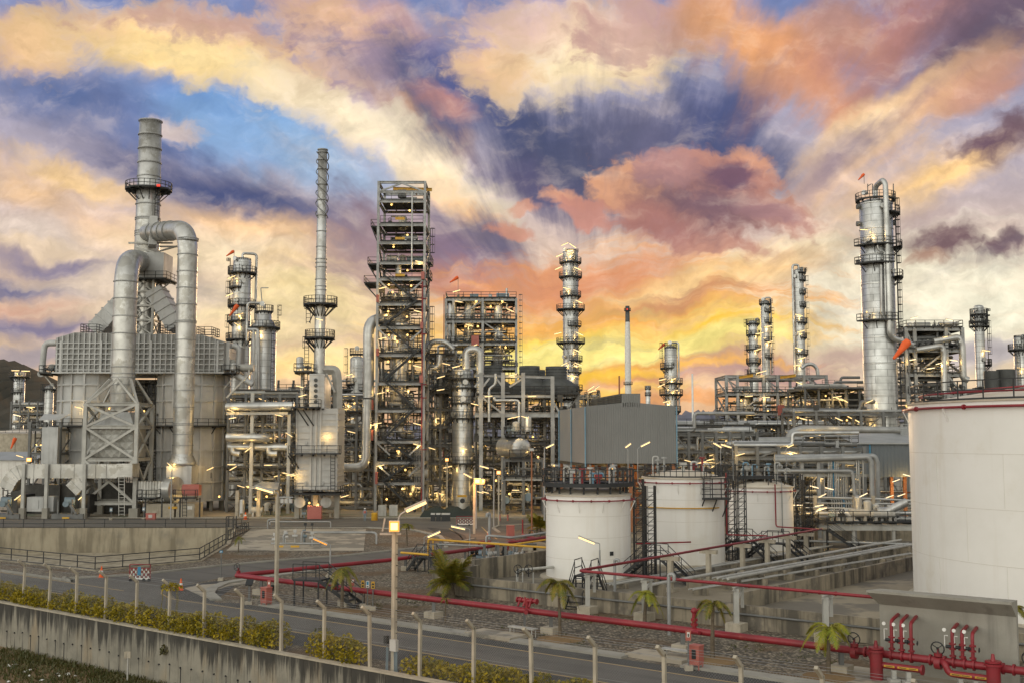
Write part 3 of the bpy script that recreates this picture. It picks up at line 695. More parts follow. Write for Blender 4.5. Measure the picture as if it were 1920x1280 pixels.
for k in range(-13, 11):
    t = -40.87 + 3.39 * k; b = R(t, 40.0)
    if post0 is None:
        p = MB(); o_ = R(t, 40.0); a = o_ + Vector((0, 0, -.1)); c = o_ + Vector((0, 0, 2.72)); e = c - RN * .52 + Vector((0, 0, .42))
        p.beam(a, c + Vector((0, 0, .05)), .145, .145, RN); p.beam(c - Vector((0, 0, .03)), e, .14, .145, RD)
        post0 = p.build('post', M['concrete_post'], fence); post0.location = o_ - fence.location
        post0.data.transform(Matrix.Translation(-(o_ - fence.location)))
        w_ = MB(); L = 3.39; hh = 2.55; st = .13
        def wire(x0, z0, x1, z1):
            w_.tube([o_ + RD * x0 + Vector((0, 0, .1 + z0)), o_ + RD * x1 + Vector((0, 0, .1 + z1))], .0026, 3, False)
        x = -hh
        while x < L:
            a0 = max(0, x); b0 = min(L, x + hh); wire(a0, a0 - x, b0, b0 - x); wire(a0, hh - (a0 - x), b0, hh - (b0 - x)); x += st
        for z in (0., hh / 2, hh): w_.tube([o_ + Vector((0, 0, .1 + z)), o_ + RD * L + Vector((0, 0, .1 + z))], .008, 3, False)
        for q in (.15, .5, .85):
            z = o_ + Vector((0, 0, 2.72)) - RN * .52 * q + Vector((0, 0, .42 * q + .1)); w_.tube([z, z + RD * L], .007, 3, False)
        pan0 = w_.build('mesh_panel', M['galv'], fence); pan0.location = post0.location.copy(); pan0.data.transform(Matrix.Translation(-pan0.location))
    else:
        for src in (post0, pan0):
            c_ = src.copy(); COL.objects.link(c_); c_.parent = fence; c_.location = b - fence.location
            if src is post0: c_.rotation_euler = (rnd.uniform(-.02, .02), rnd.uniform(-.02, .02), 0)
def leaves(mb, rnd, c, rx, ry, rz, n, size, ax=RD, ay=RN, up=.3):
    for _ in range(n):
        a = rnd.uniform(0, 2 * PI); b = math.acos(rnd.uniform(-.35, 1)); r = rnd.uniform(.45, 1.) ** .5
        p = Vector(c) + ax * rx * r * math.sin(b) * math.cos(a) + ay * ry * r * math.sin(b) * math.sin(a) + Vector((0, 0, rz * r * math.cos(b)))
        d = Vector((rnd.gauss(0, 1), rnd.gauss(0, 1), rnd.gauss(up, .8))).normalized(); q = d.orthogonal().normalized()
        q = (q * math.cos(a * 3) + d.cross(q) * math.sin(a * 3)).normalized(); s_ = size * rnd.uniform(.6, 1.3)
        mb.add([p - q * s_ * .4, p + d * s_ * .5 - Vector((0, 0, s_ * .1)), p + q * s_ * .4, p - d * s_ * .45 + Vector((0, 0, s_ * .1))], [(0, 1, 2, 3)])
def hedge(name, label, cat, t0, t1, h0, h1, seed, s=40.4, dens=250, m='hedge_leaf', size=.17, half=.8):
    rnd = random.Random(seed); mb = MB(); st = MB(); t = t0
    while t < t1:
        k = (t - t0) / max(t1 - t0, .1); h = (h0 + (h1 - h0) * k) * rnd.uniform(.75, 1.15); w_ = rnd.uniform(.7, 1.1)
        c = R(t, s + rnd.uniform(-.15, .15), h * .35)
        leaves(mb, rnd, c, .75, half * w_, h * .68, int(dens * h), size)
        for q in range(3): st.beam(R(t + rnd.uniform(-.2, .2), s + rnd.uniform(-.2, .2), -.02), c + Vector((rnd.uniform(-.3, .3), rnd.uniform(-.3, .3), h * .3)), .03)
        t += rnd.uniform(.42, .62)
    th_ = thing(name, label, cat, R((t0 + t1) / 2, s), 'clipped shrubs along the fence')
    mb.build('foliage', M[m], th_)
    if t1 - t0 > 1.5: tag(st.build('stems', M['bark'], th_), kind='stuff')
def tx(px, s):
    d = D(px, 820); a = Vector((d[0], d[1], 0)); k = s / a.dot(RN); return (a * k).dot(RD)
hedge('hedge', 'long yellow green hedge on the retaining wall, left of the bare gap', 'hedge', tx(-160, 40.8), tx(538, 40.8), 1.2, 1.45, 11)
hedge('shrub', 'single yellow green shrub between two bare gaps on the wall top', 'shrub', tx(612, 40.8), tx(690, 40.8), 1.45, 1.3, 12, dens=210)
hedge('hedge', 'low brownish hedge at the foot of the picture beyond the light pole', 'hedge', tx(782, 40.7), tx(1150, 40.7), 1.0, 1.0, 13, s=40.6)
hedge('bush', 'dark loose bush growing just behind the yellow green shrub', 'bush', tx(600, 41.4), tx(613, 41.4), 1.7, 1.9, 14, s=41.5, dens=60, m='weed', size=.14, half=.5)
# creeper on a fence post, plant rooted in the wall
rnd = random.Random(5); mb = MB()
pc = R(-40.87 - 3.39 * 5, 40.0)
leaves(mb, rnd, pc + Vector((0, 0, 2.6)), .75, .4, .35, 160, .16); leaves(mb, rnd, pc + RD * .5 + Vector((0, 0, 2.7)), .6, .3, .3, 90, .15)
for i in range(7):
    a = pc + RD * rnd.uniform(-.9, .9) + Vector((0, 0, 2.5)); mb.tube([a, a + Vector((.05, 0, -.6)), a + Vector((-.05, .02, -rnd.uniform(.9, 1.7)))], .012, 3, False)
tag(mb.build('creeper', M['hedge_leaf']), 'straggly creeper tangled around the head of a fence post', 'creeper')
mb = MB(); pw = R(tx(318, 39.4), 39.4, -1.0)
leaves(mb, rnd, pw, .3, .2, .45, 90, .17); mb.tube([pw + Vector((0, 0, .1)) , pw + RN * .2 + Vector((0, 0, -.25))], .02, 4)
tag(mb.build('wall_plant', M['weed']), 'small green plant rooted in the face of the stained wall', 'plant')
# grass and litter below the wall
rnd = random.Random(21); mb = MB()
for i in range(9000):
    t = rnd.uniform(-75, -43); s = 39.4 - abs(rnd.gauss(0, 3.2)) - .1
    if s < 24 or (rnd.random() < .5 and math.sin(t * .7) + math.sin(s * 1.3) < -.4): continue
    p = R(t, s, -2.86); h = rnd.uniform(.12, .34); a = rnd.uniform(0, 2 * PI); q = Vector((math.cos(a), math.sin(a), 0)); l = Vector((rnd.gauss(0, .12), rnd.gauss(0, .12), h))
    mb.add([p - q * .05, p + q * .05, p + l + q * .02, p + l - q * .02], [(0, 1, 2, 3)])
tag(mb.build('grass', M['weed']), kind='stuff')
mb = MB()
for i in range(60):
    t = rnd.uniform(-70, -52); s = rnd.uniform(32.5, 37.5); p = R(t, s, -2.82); r_ = rnd.uniform(.08, .22)
    vs = [p + Vector((r_ * math.cos(a) * rnd.uniform(.5, 1.2), r_ * math.sin(a) * rnd.uniform(.5, 1.2), rnd.uniform(.0, .1))) for a in (0, 1.2, 2.5, 3.7, 5.)]
    mb.add(vs + [p + Vector((0, 0, .12))], [(0, 1, 5), (1, 2, 5), (2, 3, 5), (3, 4, 5), (4, 0, 5)])
tag(mb.build('litter', M['white_paint']), kind='stuff')
th_ = thing('marker_post', 'thin marker post with two small tan boards in front of the wall', 'marker post', R(tx(252, 38.3), 38.3, -2.85))
b = Vector(th_.location); z = lambda q: Vector((0, 0, q))
MB().cyl(b, b + z(1.75), .05, n=6).build('post', M['steel_light'], th_)
MB().obox(b + z(1.62) - RD * .16 - RN * .04, .2, .03, .38, .3).build('board', M['concrete_post'], th_); MB().obox(b + z(1.66) + RD * .16 - RN * .04, .2, .03, .38, -.3).build('board', M['concrete_post'], th_)
# weeds over the gravel strip
rnd = random.Random(8); mb = MB()
for i in range(420):
    t = rnd.uniform(-66, -5); s = rnd.uniform(51.3, 61.3); p = R(t, s); 
    if math.sin(t * .45 + 1) + math.sin(s * .9 + t * .2) < .45: continue
    for j in range(9):
        a = rnd.uniform(0, 2 * PI); q = Vector((math.cos(a), math.sin(a), 0)); pp = p + Vector((rnd.gauss(0, .2), rnd.gauss(0, .2), 0)); h = rnd.uniform(.05, .2)
        mb.add([pp - q * .03, pp + q * .03, pp + q * .05 + Vector((rnd.gauss(0, .05), rnd.gauss(0, .05), h))], [(0, 1, 2)])
tag(mb.build('weeds', M['weed']), kind='stuff')
# basin railings
def railing(label, pts, step=2.0, gate=False):
    mb = MB(); mb.rail(pts, 1.1, step, .07, toe=False)
    for a, b in zip(pts[:-1], pts[1:]): mb.beam(Vector(a) + z(.04), Vector(b) + z(.04), .06)
    return tag(mb.build('railing', M['black_steel']), label, 'railing')
e = .1
bz = [Vector((p.x, p.y, e)) for p in basin]
railing('black railing along the rear edge of the sunken basin', [bz[5], Vector((G(424, 990).x, bz[5].y, e))], 2.6)
railing('black railing bent around the near edge of the sunken basin', [bz[0], bz[1], bz[2], bz[3]], 2.6)
g0, g1 = G(424, 990, .03), G(438, 990, .03)
mb = MB(); 
for p in (g0, g1, g0 + Vector((0, 1.3, 0)), g1 + Vector((0, 1.3, 0))): mb.beam(p + z(-2.5), p + z(1.5), .12)
mb.beam(g0 + z(1.5), g1 + z(1.5), .1); mb.ladder((g0 + g1) / 2 + z(-2.9), (g0 + g1) / 2 + z(1.4), (1, 0, 0), .6, .06); mb.rail([G(438, 990, .03), G(466, 986, .03), G(466, 994, .03), G(428, 1012, .1)], 1.1, 1.6, .07)
tag(mb.build('basin_gate', M['black_steel']), 'black gate frame and ladder at the corner of the basin', 'gate')
# ---------------------------------------------------------------- tank yard walls
def wallseg(label, p0, p1, h, th=.28, name='bund_wall', ledge=False, m='bund_wall'):
    p0 = Vector((p0[0], p0[1], 0)); p1 = Vector((p1[0], p1[1], 0)); d = (p1 - p0).normalized(); q = Vector((-d.y, d.x, 0)) * th / 2
    mb = MB(); mb.prism([p0 + q, p1 + q, p1 - q, p0 - q], -.3, h)
    o = mb.build(name, M[m]); tag(o, label, 'wall')
    if ledge:
        c = MB(); f = -q.normalized() * (th / 2 + .06)
        if f.y > 0: f = -f
        c.cyl(p0 + f + z(h * .62), p1 + f + z(h * .62), .07, n=6)
        c.build('drain_pipe', M['steel'], o)
    return o
wallseg('long stained bund wall carrying a thin pipe, facing the road', R(-57.3, 62.6), R(30, 62.6), 1.4, ledge=True)
wallseg('short bund wall running back from the road to the first tank', G(887, 1090), G(1045, 1066), 1.75, .3)
wallseg('end wall of the pump pit beside the bushy palm', R(-57.3, 62.75), R(-58.3, 69), 1.4)
wl = wallseg('bund wall slanting back towards the large white tank', G(1375, 1146), G(1730, 1063), 1.15, .3)
wallseg('low wall across the far end of the tank yard', G(1560, 1012), G(1760, 1014), 1.5, .3)
# ---------------------------------------------------------------- things in the foreground strip
def S(px, py, s):
    """point where a sight line meets the upright plane s = const (parallel to the road)"""
    d = Vector(D(px, py)); k = s / (d.x * RN.x + d.y * RN.y)
    return d * k + Vector((0, 0, H))
def circ(c, r, ax, n=14):
    u = Vector(ax).normalized().orthogonal().normalized(); v = Vector(ax).normalized().cross(u)
    return [Vector(c) + (u * math.cos(2 * PI * i / n) + v * math.sin(2 * PI * i / n)) * r for i in range(n)]
def wheel(mb, c, r, ax, t=.025):
    p = circ(c, r, ax, 16); mb.tube(p, t, 5, closed=True)
    for i in (0, 5, 11): mb.beam(c, p[i], t * 1.2)
    a = Vector(ax).normalized(); mb.cyl(Vector(c) - a * r * .3, Vector(c) + a * r * .15, t * 1.6, n=6)
def flange(mb, c, ax, r, t=.07, n=12):
    a = Vector(ax).normalized(); mb.cyl(Vector(c) - a * t, Vector(c) + a * t, r, n=n)
def plinth(mb, p, w=.9, h=.38): mb.obox(Vector((p.x, p.y, h / 2 - .05)), w, w, h + .1, math.atan2(RD.y, RD.x))
PS = 53.9; PZ = 1.15
# main red fire water line
pa = G(447, 1077, PZ)
line = thing('fire_water_pipe', 'long thick red fire water pipe running beside the road on short supports', 'pipe', (pa.x, pa.y, 0))
mb = MB(); mb.tube([R(tx(449, PS), PS, PZ), R(tx(1625, PS), PS, PZ)], .185, 12)
for k in range(8): flange(mb, R(-62 + k * 6.1, PS, PZ), RD, .195, .03)
mb.build('pipe', M['red_pipe'], line)
mb = MB(); mb.tube([pa, G(720, 1050, PZ), G(870, 1031, PZ), G(985, 1012, PZ), Vector((9, 126, PZ))], .17, 12); mb.build('branch_pipe', M['red_pipe'], line)
mb = MB(); mb.add(*[[tuple(v) for v in circ(pa, .2, (0, 0, 1), 12)]] + [[tuple(range(12))]]); 
mb = MB(); mb.lathe(pa - z(.2), [(.01, 0), (.15, .03), (.2, .2), (.15, .37), (.01, .4)], 12); flange(mb, pa + z(.25), (0, 0, 1), .16); mb.cyl(pa + z(.2), pa + z(.55), .08); mb.build('elbow', M['red_pipe'], line)
mb = MB(); wheel(mb, pa + Vector((-.1, -.1, .62)), .27, (-.5, -1, .2)); mb.build('handwheel', M['black_steel'], line)
for px in (495, 654, 815, 1032, 1275, 1567):
    p = R(tx(px, PS), PS); c = MB(); plinth(c, p); cb = c.build('plinth', M['concrete_post'], line)
    c = MB(); c.hbeam(p + z(.3), p + z(.97), .22, .22, .035); c.build('support', M['steel'], line)
for q in ((620, 1058), (760, 1043), (872, 1030)):
    p = G(q[0], q[1], PZ); p.z = 0; c = MB(); c.obox(p + z(.15), .7, .7, .4); c.build('plinth', M['concrete_post'], line); c = MB(); c.beam(p, p + z(1.), .18); c.build('support', M['steel'], line)
# hydrant heads on the line
def hydrant(px, label):
    p = R(tx(px, PS), PS, PZ); t_ = thing('fire_hydrant', label, 'hydrant', p)
    mb = MB(); mb.cyl(p, p + z(.75), .13); mb.cyl(p + z(.6) - RD * .75, p + z(.6) + RD * .75, .11)
    for a in (-.72, -.4, .4, .72): flange(mb, p + z(.6) + RD * a, RD, .17, .04)
    for a in (-.55, -.15, .3): mb.cyl(p + z(.6) + RD * a, p + z(.25) + RD * a - RN * .2, .07); mb.cyl(p + z(.6) + RD * a, p + z(.8) + RD * a, .05)
    mb.cyl(p - RN * .15, p - RN * .5 + RD * .3, .14); mb.build('body', M['red_pipe'], t_)
    mb = MB(); mb.beam(p + z(-1.1) + RN * -.25, p + z(-.1) + RN * -.25, .14); mb.build('stand', M['steel'], t_)
hydrant(988, 'red hydrant with a row of hose outlets on top of the fire pipe')
p = R(tx(1297, PS), PS, PZ); t_ = thing('fire_monitor', 'red fire monitor rising from the thick red pipe beside the hose cabinet', 'fire monitor', p)
mb = MB(); mb.cyl(p, p + z(1.0), .12); flange(mb, p + z(.35), (0, 0, 1), .19); flange(mb, p + z(.6), (0, 0, 1), .19); mb.cyl(p + z(1.05), p + z(1.05) + RD * .35 + z(.15), .1, .08); mb.lathe(p + z(.95), [(.14, 0), (.2, .1), (.14, .25), (.01, .3)], 10); mb.cyl(p - RN * .1, p + RD * .5 - RN * .35, .1)
mb.build('body', M['red_pipe'], t_)
# upper thin red line over steel supports with a branch into the tank yard
US = 61.55; UZ = 2.72
ua = G(1085, 1069, UZ)
ul = thing('cooling_water_pipe', 'thinner red pipe on tall supports bending back between the white tanks', 'pipe', (ua.x, ua.y, 0))
mb = MB(); mb.pipe([Vector((29.4, 108.4, UZ)), ua, R(tx(1640, US) + .8, US, UZ)], .095, 10, bend=.4)
for px in (1255, 1400, 1530, 1560): flange(mb, R(tx(px, US), US, UZ), RD, .13, .05)
u0 = ua; u1 = Vector((29.4, 108.4, UZ)); mb.tube([u0 + Vector((.5, .2, .1)), u1 + Vector((.4, -.2, .1))], .05, 6)
mb.build('pipe', M['red_pipe'], ul)
for px, pyb in ((1100, 1150), (1205, 1160), (1375, 1182), (1540, 1205)):
    p = R(tx(px, 61.4), 61.4); c = MB(); plinth(c, p, 1.0, .5); c.build('plinth', M['concrete_post'], ul)
    c = MB(); c.hbeam(p + z(.4), p + z(2.5), .3, .3, .04); q = p + RN * .8; c.beam(q + z(1.3), q + z(2.5), .18); c.hbeam(p + z(2.5) - RN * .3, q + z(2.5) + RN * .25, .2, .2, .03); c.beam(p + z(1.6), q + z(2.4), .08); c.build('support', M['steel_light'], ul)
# white T posts carrying the branch
for i, f in enumerate((.30, .45, .60, .72, .83, .93)):
    p = u0.lerp(u1, f); d = (u1 - u0).normalized(); q = Vector((-d.y, d.x, 0))
    c = MB(); p0 = Vector((p.x, p.y, 0)); c.obox(p0 + z(1.15), .34, .34, 2.3, math.atan2(d.y, d.x)); c.obox(p0 + z(.1), .9, .9, .3, math.atan2(d.y, d.x))
    c.obox(p0 + z(2.46), .34, 1.5, .3, math.atan2(d.y, d.x)); c.build('post', M['concrete_post'], ul)
# vent pipes with hooked tops
def vent(px, pyb, pyt, label, name='vent_pipe', r=.10, m='galv', hook=1):
    b = G(px, pyb); Y = b.y; tz = W(px, pyt, Y).z; mb = MB()
    mb.pipe([b, b + z(tz - r * 3), Vector((b.x, b.y, tz)), Vector((b.x + hook * .3, b.y - .15, tz)), Vector((b.x + hook * .3, b.y - .15, tz - .35))], r, 8, bend=.2)
    return tag(mb.build(name, M[m]), label, 'pipe')
vent(1255, 1190, 1075, 'tall grey standpipe with a hooked top in the gravel by the road', r=.11)
vent(1153, 1112, 1048, 'grey hooked vent pipe in front of the nearest small tank', r=.11)
vent(1604, 1026, 976, 'grey hooked vent pipe beside the low wall left of the big tank', r=.2)
vent(918, 1010, 962, 'grey gooseneck vent behind the red barrier', r=.18, hook=-1)
# rows of pipes on sleepers
def sleepers(label, p0, p1, offs, hgt, n, r):
    p0 = Vector(p0); p1 = Vector(p1); d = (p1 - p0).normalized(); q = Vector((-d.y, d.x, 0)); t_ = thing('sleeper_pipes', label, 'pipes', p0)
    w_ = max(offs) - min(offs) + .8; cc = (max(offs) + min(offs)) / 2
    for i in range(n):
        c = MB(); c.obox(p0.lerp(p1, (i + .3) / n) + q * cc + z(hgt / 2), .35, w_, hgt + .1, math.atan2(d.y, d.x)); c.build('sleeper', M['bund_wall'], t_)
    for k, o_ in enumerate(offs):
        c = MB(); rr = r[k % len(r)]; c.tube([p0 + q * o_ + z(hgt + rr), p1 + q * o_ + z(hgt + rr)], rr, 8); c.build('pipe', M['steel_light'], t_)
A0, A1 = G(1215, 1121), G(1690, 1028); B0, B1 = G(1365, 1106), G(1720, 1035)
sleepers('pair of long grey pipes on sleepers crossing the tank yard', A0, A1, (0, .5), .8, 9, (.12, .07))
sleepers('bundle of grey pipes on dark sleepers beside the slanting bund wall', B0, B1, (0, .45, .9, 1.35), .75, 10, (.13, .07, .1, .06))
sleepers('thin pipes on small plinths between tanks and slanting wall', G(1300, 1118), G(1715, 1046), (0, .4), .45, 9, (.06, .05))
sleepers('low pipes at the foot of the small tanks', G(1150, 1106), G(1560, 1030), (0, .35, .8), .35, 9, (.09, .06, .06))
# ---------------------------------------------------------------- palms
def palm(px, pyb, pyc, rpx, nf, label, m='palm_leaf', droop=1., tr=.11, up=.75, seed=0, cat='palm tree', name='palm', lw=.15, trunk=None, np_=40):
    rnd = random.Random(seed + px); b = G(px, pyb); Y = b.y; zc = W(px, pyc, Y).z; L = rpx / F * Y * 1.42
    t_ = thing(name, label, cat, b)
    mb = MB(); lean = Vector((rnd.uniform(-.12, .12), 0, 0)); hh = trunk or zc
    pts = [b + z(hh * k) + lean * k * k for k in (0, .15, .4, .7, 1)]
    mb.tube([pts[0] - z(.1)] + pts, [tr * 1.5, tr * 1.4, tr * 1.1, tr, tr * .85, tr * .6], 8); mb.build('trunk', M['bark'], t_)
    c = pts[-1]; mb = MB(); rb = MB()
    for i in range(nf):
        a = 2 * PI * i / nf + rnd.uniform(-.25, .25); h = Vector((math.cos(a), math.sin(a), 0)); e = rnd.uniform(.15, 1.) * up; l = L * rnd.uniform(.8, 1.1)
        P = []; n_ = 10
        for k in range(n_ + 1):
            f = k / n_; P.append(c + h * l * (f - .12 * f * f) * math.cos(e * .6) + z(l * (e * f * 1.15 - droop * (.55 + .45 * (1 - e)) * f * f * 1.05)))
        rb.tube(P, [.03 * (1 - k / n_ * .7) for k in range(n_ + 1)], 3, False)
        sd = Vector((-h.y, h.x, 0))
        for k in range(np_):
            f = .1 + .9 * k / np_; j = min(int(f * n_), n_ - 1); p = P[j].lerp(P[j + 1], f * n_ - j); d = (P[j + 1] - P[j]).normalized()
            w_ = l * .34 * math.sin(PI * min(1, (.16 + f * .84))) ** .7
            for o_ in (-1, 1):
                tip = p + (sd * o_ * .8 + d * .65 + z(rnd.uniform(-.55, -.05))).normalized() * w_ * rnd.uniform(.8, 1.1)
                x = d * l * lw * .16
                mb.add([p - x, p + x, tip + x * .25, tip - x * .1], [(0, 1, 2, 3)])
    mb.build('crown', M[m], t_); rb.build('frond_ribs', M[m], t_)
    return t_
palm(641, 1145, 1066, 27, 8, 'drooping brownish palm beside the black step-over stairs', droop=1.5, seed=1)
palm(845, 1119, 1092, 40, 34, 'bushy date palm with many upright fronds by the pump pit', droop=.8, tr=.3, up=1.25, seed=2, lw=.11, np_=42)
palm(835, 1166, 1122, 9, 5, 'thin sapling trunk in front of the bushy date palm', droop=1.2, seed=3, tr=.05)
palm(1050, 1197, 1092, 33, 10, 'tall slim palm with ragged fronds in front of the nearest small tank', droop=1.25, seed=4, tr=.09)
palm(1209, 1168, 1113, 27, 8, 'short palm with hanging fronds left of the tall standpipe', droop=1.45, seed=5, m='palm_green')
palm(1336, 1237, 1131, 32, 9, 'palm with curved fronds behind the hose cabinet', droop=1.35, seed=6)
palm(1554, 1268, 1176, 40, 8, 'bright green palm beside the manifold wall', droop=1.35, seed=7, m='palm_green', tr=.10)
palm(1908, 1262, 1142, 27, 9, 'palm at the right edge beyond the manifold wall', droop=1.2, seed=8)
palm(447, 1034, 1008, 10, 7, 'tiny palm at the corner of the concrete slab', droop=1.1, seed=9, tr=.05)
palm(763, 1022, 984, 15, 10, 'small palm on the gravel behind the tall flood light pole', droop=1.3, seed=10, tr=.08)
palm(1012, 1003, 990, 24, 22, 'bushy palm at the left foot of the nearest small tank', droop=.8, up=1.2, seed=11, tr=.25, m='palm_leaf')
for i, px in enumerate((1050, 1336, 1554, 641)):
    b = G(px, {1050: 1197, 1336: 1237, 1554: 1268, 641: 1145}[px]); mb = MB(); mb.lathe(b - z(.02), [(1.5, 0), (1.1, .07), (.5, .16), (.01, .2)], 14)
    struct('soil_mound', mb, M['earth'])
# ---------------------------------------------------------------- lamps
def tube_head(parent, a, b, m='tube_light', big=1.):
    """fluorescent fitting from a (arm end) to b (tip): housing above, tube below"""
    a = Vector(a); b = Vector(b); d = (b - a).normalized(); u = Vector((0, 0, 1)); u = (u - d * u.dot(d)).normalized()
    h = MB(); h.beam(a + u * .07 * big, b + u * .07 * big, .24 * big, .09 * big); h.build('housing', M['steel_light'], parent)
    h = MB(); h.cyl(a.lerp(b, .04) - u * .03 * big, b.lerp(a, .04) - u * .03 * big, .065 * big, n=8); h.build('tube', M[m], parent)
def street_lamp(label, px, pyb, tail, tip, r=.06, m='tube_light', pole='galv', big=1., arm=True, depth=None, base=True):
    b = G(px, pyb) if depth is None else W(px, pyb, depth); Y = b.y
    a = W(tail[0], tail[1], Y); e = W(tip[0], tip[1], Y)
    t_ = thing('street_lamp', label, 'lamp', b)
    sgn = 1 if e.x > a.x else -1
    k = MB(); top = Vector((b.x, Y, a.z - .5)); k.tube([b, top], [r * 1.25, r], 8); k.build('pole', M[pole], t_)
    k = MB(); k.pipe([top, Vector((b.x, Y, a.z + .0)), Vector((b.x + (a.x - b.x) * .55, Y, a.z + .05)), a + Vector((0, 0, .05))], r * .6, 6, bend=.35); k.build('arm', M[pole], t_)
    tube_head(t_, a, e, m, big)
    if base: k = MB(); k.obox(Vector((b.x, b.y, b.z + .1)), .4, .4, .25); k.build('footing', M['concrete_post'], t_)
    return t_
street_lamp('low lamp with its tube tilted left, beside the drooping palm and black stairs', 619, 1075, (614, 1020), (587, 1008), m='flood', r=.07)
street_lamp('low lamp with its tube tilted right, left of the yellow pipe bridge', 795, 1068, (801, 1006), (826, 995))
street_lamp('low lamp with its tube tilted left behind the yellow pipe bridge', 881, 1050, (873, 991), (845, 985))
street_lamp('low lamp with a hooked arm in front of the nearest small tank', 1125, 1105, (1116, 1018), (1084, 1005))
street_lamp('low lamp with a hooked arm in front of the rearmost small tank', 1474, 1012, (1466, 971), (1440, 963))
def flood_box(parent, c, w_, h_, m='flood', d=.25, tilt=0.):
    k = MB(); k.obox(c, w_, d, h_); k.build('housing', M['grey_box'], parent)
    k = MB(); k.obox(c + Vector((0, -d / 2 - .012, 0)), w_ * .94, .02, h_ * .9); q = k.build('lens', M[m], parent)
    if m.startswith('flood'): k = MB(); k.obox(c + Vector((0, -d / 2 - .03, 0)), w_ * .66, .02, h_ * .62); k.build('burner', M['flood_core'], q)
def spot(loc, e, col=(1, .55, .2), r=.3):
    l = bpy.data.lights.new('lamp_light', 'POINT'); l.energy = e; l.color = col; l.shadow_soft_size = r
    o = bpy.data.objects.new('lamp_light', l); COL.objects.link(o); o.location = Vector(loc); return o
# tall concrete pole with the big orange flood light
b = R(tx(742, 40.3), 40.3); Y = b.y
t_ = thing('light_pole', 'tall concrete pole with a glaring orange flood light and a tilted tube lamp', 'light pole', b)
top = W(744.5, 984, Y)
mb = MB(); mb.beam(b - z(.2), Vector((b.x, b.y, top.z - .3)), .21, .21, RN); mb.build('pole', M['concrete_post'], t_)
flood_box(t_, Vector((b.x, b.y - .22, W(744, 985, Y).z)), .52, .56)
mb = MB(); mb.beam(Vector((b.x - .75, b.y, top.z - .42)), Vector((b.x + .3, b.y, top.z - .42)), .1); mb.beam(Vector((b.x - .62, b.y, top.z - .3)), Vector((b.x - .5, b.y, top.z + .35)), .08); mb.build('bracket', M['galv'], t_)
mb = MB(); mb.pipe([Vector((b.x + .1, b.y, top.z)), W(750, 964, Y), W(761, 957, Y)], .05, 6); mb.build('arm', M['galv'], t_)
tube_head(t_, W(760, 957, Y), W(800, 939, Y), 'tube_light', 1.15)
mb = MB(); mb.obox(b - RN * .22 + RD * .22 + z(1.35), .42, .2, .55, math.atan2(RD.y, RD.x)); mb.build('control_box', M['grey_box'], t_)
mb = MB(); mb.obox(b - RN * .2 - RD * .32 + z(1.55), .2, .2, .42, math.atan2(RD.y, RD.x)); mb.build('junction_box', M['black_steel'], t_)
mb = MB()
for o_ in (-.38, -.28, .2, .3, .38): mb = MB(); mb.pipe([b + RD * o_ - RN * .15 - z(.1), b + RD * o_ * .9 - RN * .15 + z(1.2)], .035, 5); mb.build('conduit', M['grey_motor'], t_)
mb = MB()
for k in range(11): mb.cyl(b + z(.8 + k * .55) - RD * .22, b + z(.8 + k * .55) + RD * .22, .018, n=4)
mb.build('climbing_bolts', M['black_steel'], t_)
spot(Vector((b.x - .6, b.y - 4.2, top.z + .6)), 330, (1, .45, .12))
# second pole
b = R(tx(523, 53.2), 53.2); Y = b.y
t_ = thing('light_pole', 'tall concrete pole with a long tube lamp tilted left, beyond the road', 'light pole', b)
mb = MB(); tz = W(523, 930, Y).z; mb.beam(b - z(.2), Vector((b.x, b.y, tz)), .22, .22, RN); mb.build('pole', M['concrete_post'], t_)
mb = MB(); q = Vector((b.x, b.y, tz)); mb.pipe([q - z(.2), q + z(.28), W(514, 923, Y)], .05, 6); mb.build('arm', M['galv'], t_)
tube_head(t_, W(513, 922, Y), W(479, 912, Y), 'tube_light', 1.2)
mb = MB(); mb.beam(q + z(-.05), q + Vector((1.1, 0, -.05)), .1); mb.beam(q + z(-.9), q + Vector((.9, 0, -.1)), .06); mb.build('bracket', M['galv'], t_)
for k in range(3): flood_box(t_, q + Vector((.35 + .3 * k, -.1, -.32)), .24, .3, 'grey_box')
mb = MB(); mb.obox(b - RN * .2 - RD * .3 + z(.75), .4, .2, .4, math.atan2(RD.y, RD.x)); mb.build('junction_box', M['black_steel'], t_)
# ---------------------------------------------------------------- signs, cabinets, stairs
def sign(label, px, pyb, pyt, bw, bh, m, cat='sign', mark=None, post='steel', name='sign'):
    b = G(px, pyb); Y = b.y; tz = W(px, pyt, Y).z; t_ = thing(name, label, cat, b)
    mb = MB(); mb.cyl(b, Vector((b.x, b.y, tz)), .045, n=6); mb.build('post', M[post], t_)
    w_ = bw / F * Y; h_ = bh / F * Y; c = Vector((b.x, b.y - .06, tz - h_ / 2))
    pl = MB(); pl.obox(c, w_, .03, h_); pl = pl.build('plate', M[m], t_)
    if mark:
        for (mm, x0, x1, z0, z1) in mark:
            k = MB(); k.obox(c + Vector(((x0 + x1 - 1) * w_ / 2, -.02, (z0 + z1 - 1) * h_ / 2)), (x1 - x0) * w_, .012, (z1 - z0) * h_); k.build('symbol', M[mm], pl)
    mb = MB(); mb.obox(b + z(.1), .4, .4, .3); mb.build('footing', M['concrete_post'], t_)
    return t_
def tri(parent, c, s_, m):
    k = MB(); k.add([c + Vector((-s_, 0, -s_ * .8)), c + Vector((s_, 0, -s_ * .8)), c + Vector((0, 0, s_)), c + Vector((-s_, .02, -s_ * .8)), c + Vector((s_, .02, -s_ * .8)), c + Vector((0, .02, s_))], [(0, 1, 2), (5, 4, 3), (0, 2, 5, 3), (1, 4, 5, 2), (0, 3, 4, 1)]); k.build('symbol', M[m], parent)
RW = [('white_paint', .2, .8, .15, .4)]
